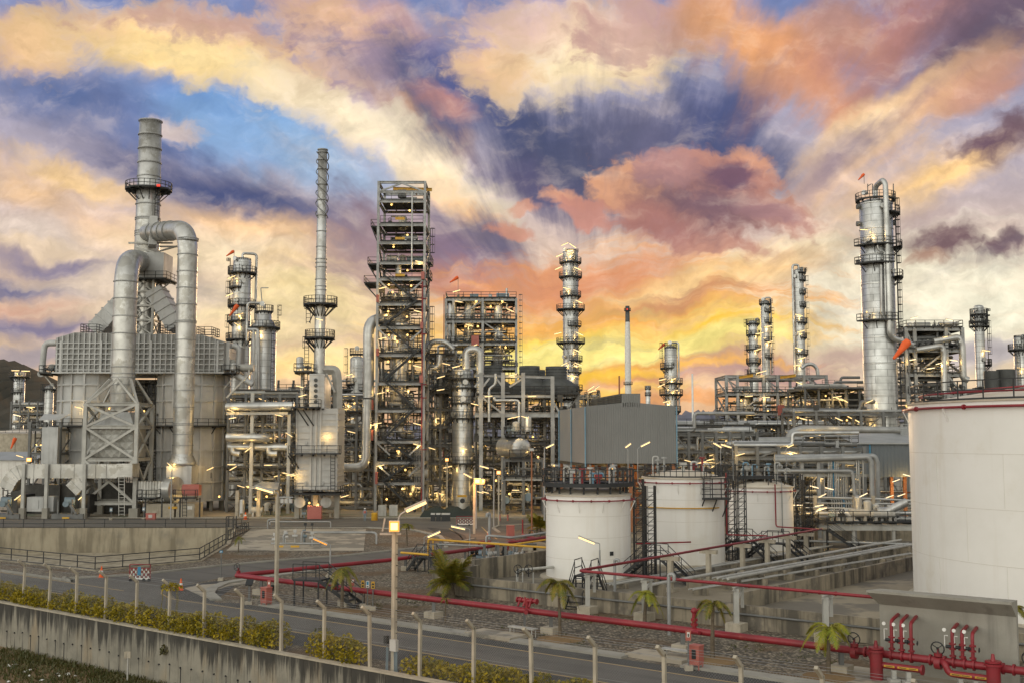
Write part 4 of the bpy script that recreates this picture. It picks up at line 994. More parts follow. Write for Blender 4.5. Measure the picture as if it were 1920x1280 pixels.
sign('red fire sign on a short post behind the hose cabinet by the black stairs', 504, 1135, 1087, 5.5, 14, 'red_box', mark=[('white_paint', .25, .75, .5, .8)])
s1 = sign('orange and white warning sign, leftmost of the row beyond the stairs', 661, 1130, 1085, 6, 12, 'red_box', mark=[('white_paint', .15, .85, .55, .92)])
s2 = sign('yellow triangle sign, second of the warning row', 680, 1138, 1087, 5.5, 13, 'yellow', mark=[('black_steel', .2, .8, .1, .35)])
s3 = sign('blue disc sign between the two yellow warning signs', 689, 1141, 1088, 5.5, 12, 'white_paint', mark=[('blue_paint', .15, .85, .4, .92), ('black_steel', .2, .8, .1, .25)])
s4 = sign('yellow triangle sign, rightmost of the warning row', 699, 1143, 1089, 6, 13, 'yellow', mark=[('black_steel', .2, .8, .1, .35)])
for s_ in (s2, s4):
    pl = [c for c in s_.children if c.name.startswith('plate')][0]; bb = s_.location; h_ = max(v.co.z for v in pl.data.vertices) ; 
    tri(pl, bb + Vector((0, -.085, h_ - .16)), .1, 'black_steel')
sign('red sign with a white flame panel on a grey post by the hose cabinet', 1291, 1256, 1181, 10, 18, 'red_box', mark=[('white_paint', .25, .75, .35, .85), ('orange', .38, .62, .4, .7)])
sign('small blue sign on a tall thin post at the junction', 414, 1088, 1031, 6, 4, 'blue_paint', mark=[('white_paint', .2, .8, .3, .6)])
sign('small sign on a post in front of the left furnace ducts', 208, 974, 951, 5, 7, 'grey_motor', mark=[('white_paint', .2, .8, .3, .6)])
sign('small sign on a post by the red boxes in front of the furnace', 269, 973, 950, 5, 7, 'grey_motor', mark=[('white_paint', .2, .8, .3, .7)])
def cabinet(label, px, pyb, w_, d_, h_, m='red_box', rz=None, legs=.25, door='grey_box', name='hose_cabinet', cat='cabinet'):
    b = G(px, pyb); t_ = thing(name, label, cat, b); rz = math.atan2(RD.y, RD.x) if rz is None else rz; ux = Vector((math.cos(rz), math.sin(rz), 0)); uy = Vector((-ux.y, ux.x, 0))
    mb = MB(); mb.obox(b + z(legs + h_ / 2), w_, d_, h_, rz); mb.obox(b + z(legs + h_ + .03), w_ * 1.1, d_ * 1.12, .06, rz); mb.build('body', M[m], t_)
    if legs: 
        for a, c in ((-1, -1), (1, -1), (1, 1), (-1, 1)): mb = MB(); mb.beam(b + ux * a * w_ * .42 + uy * c * d_ * .4, b + ux * a * w_ * .42 + uy * c * d_ * .4 + z(legs), .06); mb.build('leg', M[m], t_)
    if door: mb = MB(); mb.obox(b + z(legs + h_ * .58) - uy * (d_ / 2 + .015), w_ * .4, .03, h_ * .5, rz); mb.build('window', M[door], t_)
    return t_
cabinet('red hose cabinet on legs at the roadside below the thick red pipe', 1306, 1254, .55, .5, .9, door='black_steel')
cabinet('red hose cabinet standing by the tall concrete pole', 499, 1136, .62, .5, 1.0, door='black_steel')
cabinet('pink red cabinet in front of the small furnace', 590, 973, 2.0, .8, 1.75, rz=0, legs=.1, door=None)
cabinet('pair of red cabinet doors in front of the left fan', 283, 974, 1.3, .6, .85, rz=0, legs=.05)
cabinet('red cabinet on the corner island behind the yellow bridge', 957, 1011, .8, .7, 1.55, rz=.2, legs=.0, door=None)
t_ = thing('solar_panel', 'small dark solar panel on a grey post at the road junction', 'solar panel', G(467, 1132))
b = Vector(t_.location); mb = MB(); mb.beam(b, b + z(1.35), .14); mb.build('post', M['steel'], t_); mb = MB(); mb.obox(b + z(1.5), .5, .6, .06, tilt=Matrix.Rotation(.6, 3, 'X')); mb.build('panel', M['black_steel'], t_); mb = MB(); mb.obox(b + z(.1), .5, .5, .2); mb.build('footing', M['concrete_post'], t_)
def stepover(label, c, ux, zp, w_=1.2, l=1.6, run=1.9, name='stepover_stairs', flights=(-1, 1)):
    """black platform with flights on both sides"""
    ux = Vector(ux).normalized(); uy = Vector((-ux.y, ux.x, 0)); c = Vector((c.x, c.y, 0)); t_ = thing(name, label, 'stairs', c)
    mb = MB(); mb.obox(c + z(zp), l, w_, .12, math.atan2(ux.y, ux.x))
    for a, b_ in ((-1, -1), (1, -1), (1, 1), (-1, 1)): mb.beam(c + ux * a * l * .45 + uy * b_ * w_ * .45, c + ux * a * l * .45 + uy * b_ * w_ * .45 + z(zp), .1)
    mb.build('platform', M['black_steel'], t_)
    mb = MB()
    for s_ in (-1, 1): mb.rail([c - ux * l / 2 + uy * s_ * w_ / 2 + z(zp), c + ux * l / 2 + uy * s_ * w_ / 2 + z(zp)], 1.1, 1.2, .055, toe=False)
    mb.build('railing', M['black_steel'], t_)
    for s_ in flights:
        mb = MB(); mb.stair(c + ux * s_ * l / 2 + z(zp), c + ux * s_ * (l / 2 + run) + z(.05), w_, uy, True, .22); mb.build('flight', M['black_steel'], t_)
    return t_
stepover('black step-over stairs crossing the thick red pipe beside the drooping palm', G(583, 1085, 1.75), (.96, -.28, 0), 1.75, 1.5, 2.0, 2.7, flights=(1,))
stepover('black stairs over the bund wall in front of the nearest small tank', G(1100, 1132), -RN + RD * .3, 2.0, 1.2, 1.6, 2.0)
stepover('black stairs between the first and second small tanks', G(1230, 1090), RD, 1.9, 1.2, 1.6, 2.4)
stepover('black stairs between the second and third small tanks', G(1392, 1052), RD, 1.9, 1.2, 1.6, 2.4)
stepover('black stairs at the foot of the third small tank', G(1455, 1052), RD, 1.7, 1.2, 2.2, 2.2)
stepover('black stairs by the pump platform left of the big tank', G(1535, 1030), RD + RN * .3, 2.1, 1.3, 2.0, 3.0)
stepover('small black stairs at the pump pit behind the bushy palm', G(800, 1072), RD, 1.3, 1.0, 1.4, 1.2)
# benches (low grey walkways) along the road
for px, py, lb in ((980, 1192, 'low grey bench stand below the hydrant with hose outlets'), (1272, 1236, 'low grey bench stand left of the roadside hose cabinet')):
    b = G(px, py); t_ = thing('bench', lb, 'bench', b); mb = MB(); mb.obox(b + z(.5), 1.9, .45, .06, math.atan2(RD.y, RD.x)); mb.build('seat', M['steel_light'], t_)
    for a in (-.8, .8):
        for c in (-.18, .18): mb = MB(); mb.beam(b + RD * a + RN * c, b + RD * a + RN * c + z(.5), .06); mb.build('leg', M['steel_light'], t_)
for px, py in ((930, 1192), (1240, 1233)):
    mb = MB(); c = G(px, py); mb.obox(c + z(.08), 3.4, 1.7, .22, math.atan2(RD.y, RD.x)); struct('path', mb, M['slab'])
def cone(px, py, lb, s_=.75):
    b = G(px, py); t_ = thing('traffic_cone', lb, 'traffic cone', b); mb = MB(); mb.lathe(b, [(.17 * s_ / .75, .04), (.035, s_)], 10); mb.obox(b + z(.02), .36, .36, .04); mb.build('body', M['orange'], t_)
    mb = MB(); mb.lathe(b + z(s_ * .45), [(.115 * s_ / .75, 0), (.085 * s_ / .75, s_ * .18)], 10); mb.build('band', M['white_paint'], t_)
cone(190, 1082, 'orange cone on the road edge left of the wheeled barricade', .95); cone(339, 1106, 'orange cone on the dark corner of the junction', .9)
cone(917, 1008, 'orange cone on the fork behind the yellow bridge', 1.3); cone(460, 973, 'orange cone on the paving before the pipe racks', 1.1)
cone(372, 966, 'orange cone beside the black fan supports', 1.)
def barricade(lb, px, py, w_px, h_, panel=None):
    b = G(px, py); w_ = w_px / F * b.y; t_ = thing('barricade', lb, 'barricade', b); mb = MB(); rm = MB(); n_ = 10
    for i in range(n_ + 1):
        x = -w_ / 2 + w_ * i / n_
        for k in range(4): (mb if (k + i) % 2 else rm).beam(b + Vector((x, 0, .22 + k * (h_ - .5) / 4)), b + Vector((x, 0, .22 + (k + 1) * (h_ - .5) / 4)), .07, .04)
    rm.beam(b + Vector((-w_ / 2, 0, h_)), b + Vector((w_ / 2, 0, h_)), .06); rm.beam(b + Vector((-w_ / 2, 0, h_ - .3)), b + Vector((w_ / 2, 0, h_ - .3)), .06)
    for s_ in (-1, 1): rm.beam(b + Vector((s_ * w_ / 2, 0, .2)), b + Vector((s_ * w_ / 2, 0, h_)), .06)
    mb.beam(b + Vector((-w_ / 2, 0, .22)), b + Vector((w_ / 2, 0, .22)), .07, .12); mb.build('bars', M['white_paint'], t_); rm.build('frame', M['red_pipe'], t_)
    for x in (-.45, .2, .45): k = MB(); k.cyl(b + Vector((x * w_, -.05, .12)), b + Vector((x * w_, .05, .12)), .13, n=12); k.build('wheel', M['black_steel'], t_)
    if panel: k = MB(); k.obox(b + Vector((-.03 * w_, -.05, h_ * .62)), .28 * w_ * .55, .03, h_ * .5); k.build('panel', M[panel], t_)
barricade('wheeled red and white barricade with a teal panel at the junction', 262, 1089, 38, 1.35, 'blue_paint')
barricade('red and white barricade on the back road left of the gooseneck vent', 873, 985, 33, 1.25)
# ---------------------------------------------------------------- manifold wall and red manifold
ms = 55.5; t0 = tx(1640, ms); t1 = tx(1893, ms); zt = 4.0
t_ = thing('splash_wall', 'grey concrete wall with a flared top behind the red manifold', 'wall', R((t0 + t1) / 2, ms))
mb = MB(); a = R(t0, ms); c = R(t1, ms); q = RN * .25
mb.prism([a, c, c + q, a + q], -.2, zt - .75); mb.build('wall', M['concrete_new'], t_)
mb = MB(); e0 = [RN * 0 + z(zt - .75), RN * -.75 + z(zt - .12), RN * -.75 + z(zt), RN * .25 + z(zt), RN * .25 + z(zt - .75)]
va = [a - RD * .0 + e for e in e0]; vc = [c + e for e in e0]; va = [v - RD * (.35 if i in (1, 2) else 0) for i, v in enumerate(va)]
mb.add(va + vc, [(0, 5, 6, 1), (1, 6, 7, 2), (2, 7, 8, 3), (3, 8, 9, 4), (0, 1, 2, 3, 4), (9, 8, 7, 6, 5)]); mb.build('flared_top', M['concrete_new'], t_)
mb = MB(); mb.poly([R(t0 - 3.2, 52.0), R(t1 + 6, 52.0), R(t1 + 6, ms + .3), R(t0 - 1.4, ms + .3)], z=.022); struct('concrete_slab', mb, M['slab'])
mf = thing('valve_manifold', 'red pipe manifold with six bent risers and black handwheels before the flared wall', 'manifold', R((t0 + t1) / 2, PS))
ts_ = tx(1600, PS)
mb = MB(); mb.tube([R(ts_, PS, PZ), R(t1 + 6, PS, PZ)], .185, 12)
for px in (1592, 1612, 1660, 1680, 1697, 1732, 1758, 1775, 1795, 1812, 1865, 1885): flange(mb, R(tx(px, PS), PS, PZ), RD, .26, .045, 12)
mb.build('header', M['red_pipe'], mf)
for x0, x1, sx in ((1622, 1716, 1633), (1758, 1848, 1848)):
    mb = MB(); zl = .72; f = PS - .45; mb.pipe([R(tx(x0 - 8, f), f + .3, PZ), R(tx(x0, f), f, PZ), R(tx(x0 + 6, f), f, zl), R(tx(x1, f), f, zl)], .15, 10, bend=.3)
    flange(mb, R(tx(x1, f), f, zl), RD, .24, .05); mb.build('lower_header', M['red_pipe'], mf)
    d_ = R(tx(sx, f), f - .1); mb = MB(); mb.cyl(d_, d_ + z(1.35), .3, n=16); flange(mb, d_ + z(1.38), (0, 0, 1), .40, .05); flange(mb, d_ + z(1.5), (0, 0, 1), .36, .04); mb.cyl(d_ + z(1.5), d_ + z(1.85), .12, .06)
    mb.build('strainer', M['red_pipe'], mf)
for g_, ((xa, yb, ym, xe, ye)) in enumerate(((1661, 1229, 1162, 1684, 1151), (1679, 1231, 1164, 1701, 1153), (1697, 1233, 1167, 1718, 1155), (1773, 1247, 1180, 1795, 1169), (1791, 1249, 1183, 1813, 1173), (1810, 1251, 1186, 1831, 1176))):
    p = S(xa, ym, PS); mb = MB(); b0 = R(tx(xa, PS), PS, PZ); pe = S(xe, ye, ms)
    mb.pipe([b0, Vector((b0.x, b0.y, p.z)), pe], .085, 8, bend=.25)
    for zz_ in (.3, .62, .85): flange(mb, b0 + z(zz_), (0, 0, 1), .16, .035, 8)
    rs = mb.build('riser', M['red_pipe'], mf)
    mb = MB(); v = b0 + z(.7); mb.cyl(v - RD * .3, v - RD * .05, .08, n=6); wheel(mb, v + RD * .3 - RN * .05, .1, RD, .015); mb.build('valve', M['black_steel'], rs)
    mb = MB(); mb.tube([v - RD * .35, v - RD * .35 + z(.5), v - RD * .2 + z(.5)], .025, 4); mb.cyl(v - RD * .35 + z(.75), v - RD * .35 - RN * .05 + z(.76), .09, n=8); mb.build('gauge', M['white_paint'], rs)
for px, zz_ in ((1592, 1.75), (1746, 1.75), (1914, 1.75)):
    p = R(tx(px, PS), PS, PZ); mb = MB(); wheel(mb, p + z(.58) - RN * .05, .3, RN + z(.15), .03); hw = mb.build('handwheel', M['black_steel'], mf)
    mb = MB(); mb.cyl(p, p + z(.55), .09, .05); flange(mb, p + z(.28), (0, 0, 1), .2); flange(mb, p + z(-.1), RD, .3, .14); mb.build('gate_valve', M['red_pipe'], mf)
for px in (1663, 1690, 1785, 1813):
    p = R(tx(px, PS - .45), PS - .45); mb = MB(); mb.hbeam(p, p + z(.55), .2, .2, .03); mb.obox(p + z(.08), .5, .5, .16); mb.build('support', M['steel_light'], mf)
for px in (1655, 1680, 1698, 1777, 1796, 1823):
    p = R(tx(px, PS - .62), PS - .62, .73); mb = MB(); mb.obox(p, .5, .02, .09, math.atan2(RD.y, RD.x)); lb_ = mb.build('label_plate', M['yellow'], mf)
    mb = MB(); mb.obox(p - RN * .016, .34, .01, .03, math.atan2(RD.y, RD.x)); mb.build('lettering', M['black_steel'], lb_)
mb = MB(); p = S(1885, 1146, 57.5); mb.pipe([p, S(1899, 1148, 57.5), S(1902, 1215, 57.5), S(1893, 1222, 57.5)], .1, 8); tag(mb.build('drain_pipe', M['red_pipe']), 'short red pipe bent around the end of the flared wall', 'pipe')
# low fence tip posts: done with the fence. Flow equipment around the pump pit
def pump(parent, c, s_=1., m='grey_motor', rz=0.):
    u = Vector((math.cos(rz), math.sin(rz), 0)); mb = MB(); c = Vector(c); mb.obox(c + z(.12 * s_), 1.4 * s_, .6 * s_, .24 * s_, rz); mb.cyl(c + u * .1 * s_ + z(.5 * s_), c + u * .7 * s_ + z(.5 * s_), .24 * s_); mb.cyl(c - u * .1 * s_ + z(.5 * s_), c - u * .45 * s_ + z(.5 * s_), .3 * s_, .2 * s_); mb.cyl(c - u * .3 * s_ + z(.6 * s_), c - u * .3 * s_ + z(1.1 * s_), .11 * s_)
    return mb.build('pump', M[m], parent)
yb = thing('pipe_bridge', 'yellow pipe bridge running from the pump pit to the nearest small tank', 'pipe bridge', G(900, 1075))
yz = 2.3
def yp(px, py): return G(px, py, yz)
mb = MB(); mb.pipe([yp(752, 1035), yp(803, 1039)], .09, 8); mb.build('pipe', M['yellow'], yb); mb = MB()
ya, yb_ = yp(800, 1006), yp(1030, 1026)
mb.pipe([G(803, 1040, 1.2), Vector((G(803, 1040, 1.2).x, G(803, 1040, 1.2).y, 2.6)), W(1030, 1026, G(803, 1040, 1.2).y - 3)], .1, 8); mb.build('pipe', M['yellow'], yb); mb = MB(); mb.pipe([W(812, 1010, ya.y), W(812, 1038, ya.y)], .06, 6)
mb.build('pipe', M['yellow'], yb); mb = MB(); mb.pipe([W(870, 1014, ya.y - .5), W(960, 1020, ya.y - 1.5), W(1030, 1010, ya.y - 1)], .08, 8); mb.build('pipe', M['yellow'], yb)
mb = MB(); mb.pipe([W(912, 1020, ya.y), W(912, 1003, ya.y), W(960, 1007, ya.y), W(1030, 997, ya.y + 2)], .12, 8); mb.build('pipe', M['galv'], yb); mb = MB(); mb.tube([W(806, 1019, ya.y), W(910, 1023, ya.y)], .08, 8); mb.build('pipe', M['galv'], yb)
for px in (826, 908, 934, 948):
    b = G(px, 1056 if px > 850 else 1046); mb = MB(); mb.hbeam(b, Vector((b.x, b.y, W(px, 1012 if px < 850 else 1018, b.y).z)), .25, .25, .04); mb.build('support', M['steel'], yb)
for px in (993, 1012):
    b = G(px, 1066); tzz = W(px, 1028, b.y).z; mb = MB(); mb.obox(b + z(tzz / 2), .3, .3, tzz); mb.obox(b + z(tzz), 1.2, .35, .25); mb.build('post', M['concrete_post'], yb)
ps = thing('pump_skid', 'cluster of small pumps, valves and pipes beside the red cabinet', 'pumps', G(930, 1045))
for i, (px, py) in enumerate(((905, 1045), (922, 1046), (945, 1042), (962, 1046), (975, 1048), (890, 1042), (955, 1052))):
    pump(ps, G(px, py), .9, ('grey_motor', 'grey_box', 'black_steel')[i % 3], i * .7)
    b = G(px, py); mb = MB(); mb.pipe([b + z(.6), b + Vector((.4, .4, .6)), b + Vector((.4, .4, 1.4)), b + Vector((1.6, .4, 1.4))], .09, 6); mb.build('pipe', M[('galv', 'steel', 'red_pipe')[i % 3]], ps)
mb = MB(); b = G(775, 1070); mb.pipe([b + z(.3), b + z(1.5), b + Vector((1.5, 0, 1.5)), b + Vector((1.5, 0, .3))], .09, 6); mb.pipe([b + Vector((0, .6, 1.)), b + Vector((2.4, .6, 1.))], .08, 6); mb.build('pipe', M['steel'], ps)
vs_ = thing('valve_station', 'pair of black handwheels on bent grey pipes between bund wall and tank', 'valves', G(970, 1092))
b = G(970, 1092); mb = MB(); e1 = G(1050, 1084); mb.pipe([b, b + z(1.0), Vector((e1.x, e1.y, 1.0))], .12, 8); mb.pipe([G(980, 1094), G(980, 1094) + z(.9)], .06, 6); mb.pipe([G(1000, 1094), G(1000, 1094) + z(.9)], .06, 6); mb.build('pipe', M['steel_light'], vs_)
for px in (971, 991): 
    p = W(px, 1066, b.y - .2); mb = MB(); wheel(mb, p, .33, (0.3, -1, .2), .035); mb.cyl(p, p - z(.6), .05); mb.build('handwheel', M['black_steel'], vs_)
# metering skid on the concrete slab
mk = thing('metering_skid', 'metering pipes and valves laid out on the stained concrete slab', 'pipework', G(555, 1020))
mb = MB(); Y0 = G(550, 1024).y
def gw(px, py, pz): 
    q = G(px, py); q.z = pz; return q
mb.tube([gw(508, 1027, .5), gw(600, 1027, .5)], .1, 6); mb.pipe([gw(532, 1022, .3), gw(532, 1022, 1.2), gw(540, 1022, 1.3)], .12, 8); mb.pipe([gw(565, 1020, .3), gw(566, 1020, 1.4), gw(580, 1018, 1.2), gw(700, 1018, 1.2), gw(706, 1019, 1.1), gw(706, 1019, .0)], .12, 8)
mb.pipe([gw(600, 1026, .4), gw(600, 1026, .0)], .08, 6); mb.build('pipe', M['galv'], mk)
for px, py in ((515, 1025), (535, 1020), (553, 1018), (570, 1018), (585, 1022)): mb = MB(); b = gw(px, py, 0); mb.cyl(b, b + z(1.3), .06); mb.obox(b + z(1.35), .35, .25, .3); mb.cyl(b + z(.8) + Vector((-.3, 0, 0)), b + z(.8) + Vector((.3, 0, 0)), .16); mb.build('valve', M[('grey_motor', 'grey_box')[px % 2]], mk)
for px in (523, 553): mb = MB(); mb.obox(gw(px, 1029, .3), .9, .05, .2); mb.build('label_plate', M['yellow'], mk)
for px in (572, 585): mb = MB(); mb.obox(gw(px, 1016, 2.0), .3, .15, .3); mb.beam(gw(px, 1016, 0), gw(px, 1016, 1.9), .06); mb.build('instrument', M['black_steel'], mk)
mk2 = thing('loading_pipes', 'silver pipes bent along the edge of the back road behind the slab', 'pipework', G(560, 990))
mb = MB(); Y0 = G(520, 991).y; mb.pipe([G(502, 990), G(502, 990) + z(1.1), G(520, 990) + z(1.2), W(520, 976, Y0)], .11, 6); mb.pipe([W(506, 983, Y0), W(506, 977, Y0), W(620, 977, Y0), W(620, 988, Y0)], .09, 6); mb.build('pipe', M['galv'], mk2)
# person, drum, bins, tarpaulin
def person(px, py, lb):
    b = G(px, py); t_ = thing('person', lb, 'person', b); k = 1.72
    me = bpy.data.meshes.new('body'); o = bpy.data.objects.new('body', me); COL.objects.link(o); o.parent = t_
    J = [(0, 0, .95), (0, 0, 1.2), (0, 0, 1.42), (0, -.01, 1.52), (0, -.02, 1.64), (.2, 0, 1.40), (.25, -.05, 1.12), (.24, -.2, .9), (-.2, 0, 1.40), (-.26, .05, 1.12), (-.25, -.1, .88), (.1, 0, .88), (.12, -.06, .48), (.12, .02, .08), (.12, -.14, .04), (-.1, 0, .88), (-.1, .08, .48), (-.1, .14, .1), (-.1, -.0, .04)]
    E_ = [(0, 1), (1, 2), (2, 3), (3, 4), (2, 5), (5, 6), (6, 7), (2, 8), (8, 9), (9, 10), (0, 11), (11, 12), (12, 13), (13, 14), (0, 15), (15, 16), (16, 17), (17, 18)]
    RR = [.15, .14, .16, .07, .105, .08, .055, .04, .08, .055, .04, .1, .075, .05, .04, .1, .075, .05, .04]
    me.from_pydata(J, E_, []); o.modifiers.new('skin', 'SKIN')
    for v, r_ in zip(me.skin_vertices[0].data, RR): v.radius = (r_, r_)
    me.skin_vertices[0].data[0].use_root = True
    o.modifiers.new('sub', 'SUBSURF').levels = 1; o.modifiers['sub'].render_levels = 1; me.materials.append(M['grey_motor'])
    mb = MB(); mb.lathe(b + Vector((0, -.02, 1.66)), [(.145, 0), (.14, .07), (.09, .13), (.01, .15)], 12); mb.build('helmet', M['white_paint'], t_)
    mb = MB(); mb.lathe(b + Vector((0, 0, 1.08)), [(.185, 0), (.2, .2), (.17, .36)], 12); mb.build('vest', M['red_box'], t_)
person(684, 976, 'worker in blue grey overalls and red vest walking beside the steel tower')
b = G(702, 975); t_ = thing('drum', 'yellow drum standing at the foot of the tall steel tower', 'drum', b); mb = MB(); mb.lathe(b, [(.42, 0), (.46, .05), (.44, .45), (.46, .5), (.44, .95), (.46, 1.0), (.44, 1.05), (.01, 1.06)], 14); mb.build('body', M['yellow'], t_); mb = MB(); mb.lathe(b + z(1.06), [(.4, 0), (.3, .05), (.01, .07)], 14); mb.build('lid', M['yellow'], t_)
for i, px in enumerate((812, 822, 832, 840)):
    b = G(px, 976); t_ = thing('bin', ('dark bin with a white lid, leftmost of the four before the tarpaulin', 'dark bin with a white lid, second from left before the tarpaulin', 'dark bin with a white lid, third from left before the tarpaulin', 'dark bin with a white lid, rightmost of the four before the tarpaulin')[i], 'bin', b, 'bins in front of the tarpaulin'); mb = MB(); mb.obox(b + z(.5), .62, .6, 1.0); mb.build('body', M['black_steel'], t_); mb = MB(); mb.obox(b + Vector((0, -.05, 1.0)), .6, .62, .22); mb.build('lid', M['grey_box'], t_)
rnd = random.Random(4); c = G(840, 968); L = 8.2; mb = MB(); nx, ny = 26, 8
for j in range(ny):
    for i in range(nx):
        u, v = i / (nx - 1), j / (ny - 1); e = min(1, 9 * u, 9 * (1 - u)) * min(1, 4 * v, 4 * (1 - v))
        mb.v.append((c.x + (u - .5) * L, c.y + (v - .5) * 3., max(0, e * (1.25 + .3 * math.sin(u * 19 + v * 5) + rnd.uniform(-.12, .12))) - .02))
for j in range(ny - 1):
    for i in range(nx - 1): mb.f.append((j * nx + i, j * nx + i + 1, (j + 1) * nx + i + 1, (j + 1) * nx + i)); mb.sm.append(True)
tag(mb.build('tarpaulin', M['tarp']), 'dark green tarpaulin heaped over goods behind the bins', 'tarpaulin')
for i, (px, lb) in enumerate(((937, 'red topped valve post on the paving, left of the pair'), (952, 'red topped valve post on the paving, right of the pair'))):
    b = G(px, 976); t_ = thing('valve_post', lb, 'valve post', b); mb = MB(); mb.cyl(b, b + z(.9), .12); mb.build('post', M['red_box'], t_); mb = MB(); wheel(mb, b + z(1.25), .22, (0.4, -1, .1)); mb.cyl(b + z(.9), b + z(1.2), .05); mb.build('handwheel', M['black_steel'], t_)
b = G(975, 1000); t_ = thing('fire_pipe', 'red pipe stub with a black guard rail left of the nearest tank', 'pipe', b)
mb = MB(); e1 = G(1015, 1012, .9); mb.pipe([G(980, 1002), G(980, 1002, 1.2), e1], .16, 8); mb.cyl(G(980, 1002), G(980, 1002) + z(1.8), .1); mb.build('pipe', M['red_pipe'], t_)
mb = MB(); mb.rail([G(992, 1012, .4), G(1024, 1016, .4)], 1.1, 1.2, .06); mb.build('railing', M['black_steel'], t_)
# ---------------------------------------------------------------- plant helpers
def ml(n, Y): return n * Y / F
def zpx(py, Y): return W(960, py, Y).z
def xpx(px, Y, py=700): return W(px, py, Y).x
def _lamp_mesh(name, m):
    a = MB(); a.beam((-.65, 0, .07), (.65, 0, .07), .22, .07); b = MB(); b.cyl((-.6, 0, 0), (.6, 0, 0), .055, n=6)
    me = bpy.data.meshes.new(name); nf = len(a.f); a.add(b.v, b.f)
    me.from_pydata(a.v, [], a.f); me.materials.append(M['steel_light']); me.materials.append(M[m])
    me.polygons.foreach_set('material_index', [0] * nf + [1] * (len(a.f) - nf)); me.update(); return me
LAMP = {k: _lamp_mesh('tube_lamp', k) for k in ('tube_light', 'tube_white')}
def _bulb_mesh():
    a = MB(); a.lathe((0, 0, 0), [(.01, -.17), (.12, -.12), (.17, 0), (.12, .12), (.01, .17)], 8); me = bpy.data.meshes.new('bulb'); me.from_pydata(a.v, [], a.f); me.materials.append(M['bulb']); me.update(); return me
BULB = _bulb_mesh()
LL = {}
def glowlight(parent, loc, e, k=1.):
    key = round(e * k ** .5, -1)
    if key not in LL:
        l = bpy.data.lights.new('lamp_light', 'POINT'); l.energy = key; l.color = (1., .62, .20); l.shadow_soft_size = .25; LL[key] = l
    o = bpy.data.objects.new('lamp_light', LL[key]); COL.objects.link(o); o.parent = parent; o.location = loc
def wloc(o):
    v = Vector((0, 0, 0))
    while o is not None: v += o.location; o = o.parent
    return v
def lamp(parent, px, py, Y, tilt=None, big=1., white=False):
    """tube fitting bolted to a structure"""
    if tilt is None: tilt = random.choice((-14, 14, 16, -18, 0))
    o = bpy.data.objects.new('tube_lamp', LAMP['tube_white' if white else 'tube_light']); COL.objects.link(o); o.parent = parent
    o.location = W(px, py, Y) - wloc(parent); o.rotation_euler = (0, -math.radians(tilt) * -1 if False else math.radians(-tilt), random.uniform(-.3, .3)); k = Y / 172 * big; o.scale = (k, k, k); glowlight(parent, o.location + Vector((0, .1, -.3 * k)), 80, k); return o
def bulb(parent, px, py, Y, big=1.):
    o = bpy.data.objects.new('bulb', BULB); COL.objects.link(o); o.parent = parent; o.location = W(px, py, Y) - wloc(parent); k = Y / 172 * big; o.scale = (k, k, k); glowlight(parent, o.location + Vector((0, -.25 * k, -.1)), 75, k); return o
def platform(parent, c, ri, ro, zz, a0=0, a1=360, m='dark_deck', rail=True, t=.075, brackets=True, h=1.15):
    """annular deck round a vessel with guard rail and brackets"""
    a0, a1 = math.radians(a0), math.radians(a1); full = a1 - a0 > 6.28; n = max(6, int(26 * (a1 - a0) / 6.28)); c = Vector((c[0], c[1], 0))
    mb = MB(); mb.lathe(c, [(ri, zz - .12), (ro, zz - .12), (ro, zz + .08), (ri, zz + .08)], n, False, a0, a1)
    if brackets:
        for i in range(max(3, n // 2)):
            a = a0 + (a1 - a0) * (i + .5) / max(3, n // 2); u = Vector((math.cos(a), math.sin(a), 0)); mb.beam(c + u * (ro - .1) + z(zz - .1), c + u * (ri * .98) + z(zz - (ro - ri) * .9 - .2), .12); mb.beam(c + u * ri + z(zz - .2), c + u * ro + z(zz - .2), .1, .18)
    p = mb.build('platform', M[m], parent)
    if rail:
        r = MB(); pts = [c + Vector((math.cos(a0 + (a1 - a0) * i / n), math.sin(a0 + (a1 - a0) * i / n), 0)) * (ro - .04) + z(zz) for i in range(n + (0 if full else 1))]
        r.rail(pts, h, 1.7, t, closed=full)
        if not full:
            for a in (a0, a1): u = Vector((math.cos(a), math.sin(a), 0)); r.rail([c + u * ri + z(zz), c + u * ro + z(zz)], h, 2, t, toe=False)
        r.build('railing', M['black_steel'], p)
    return p
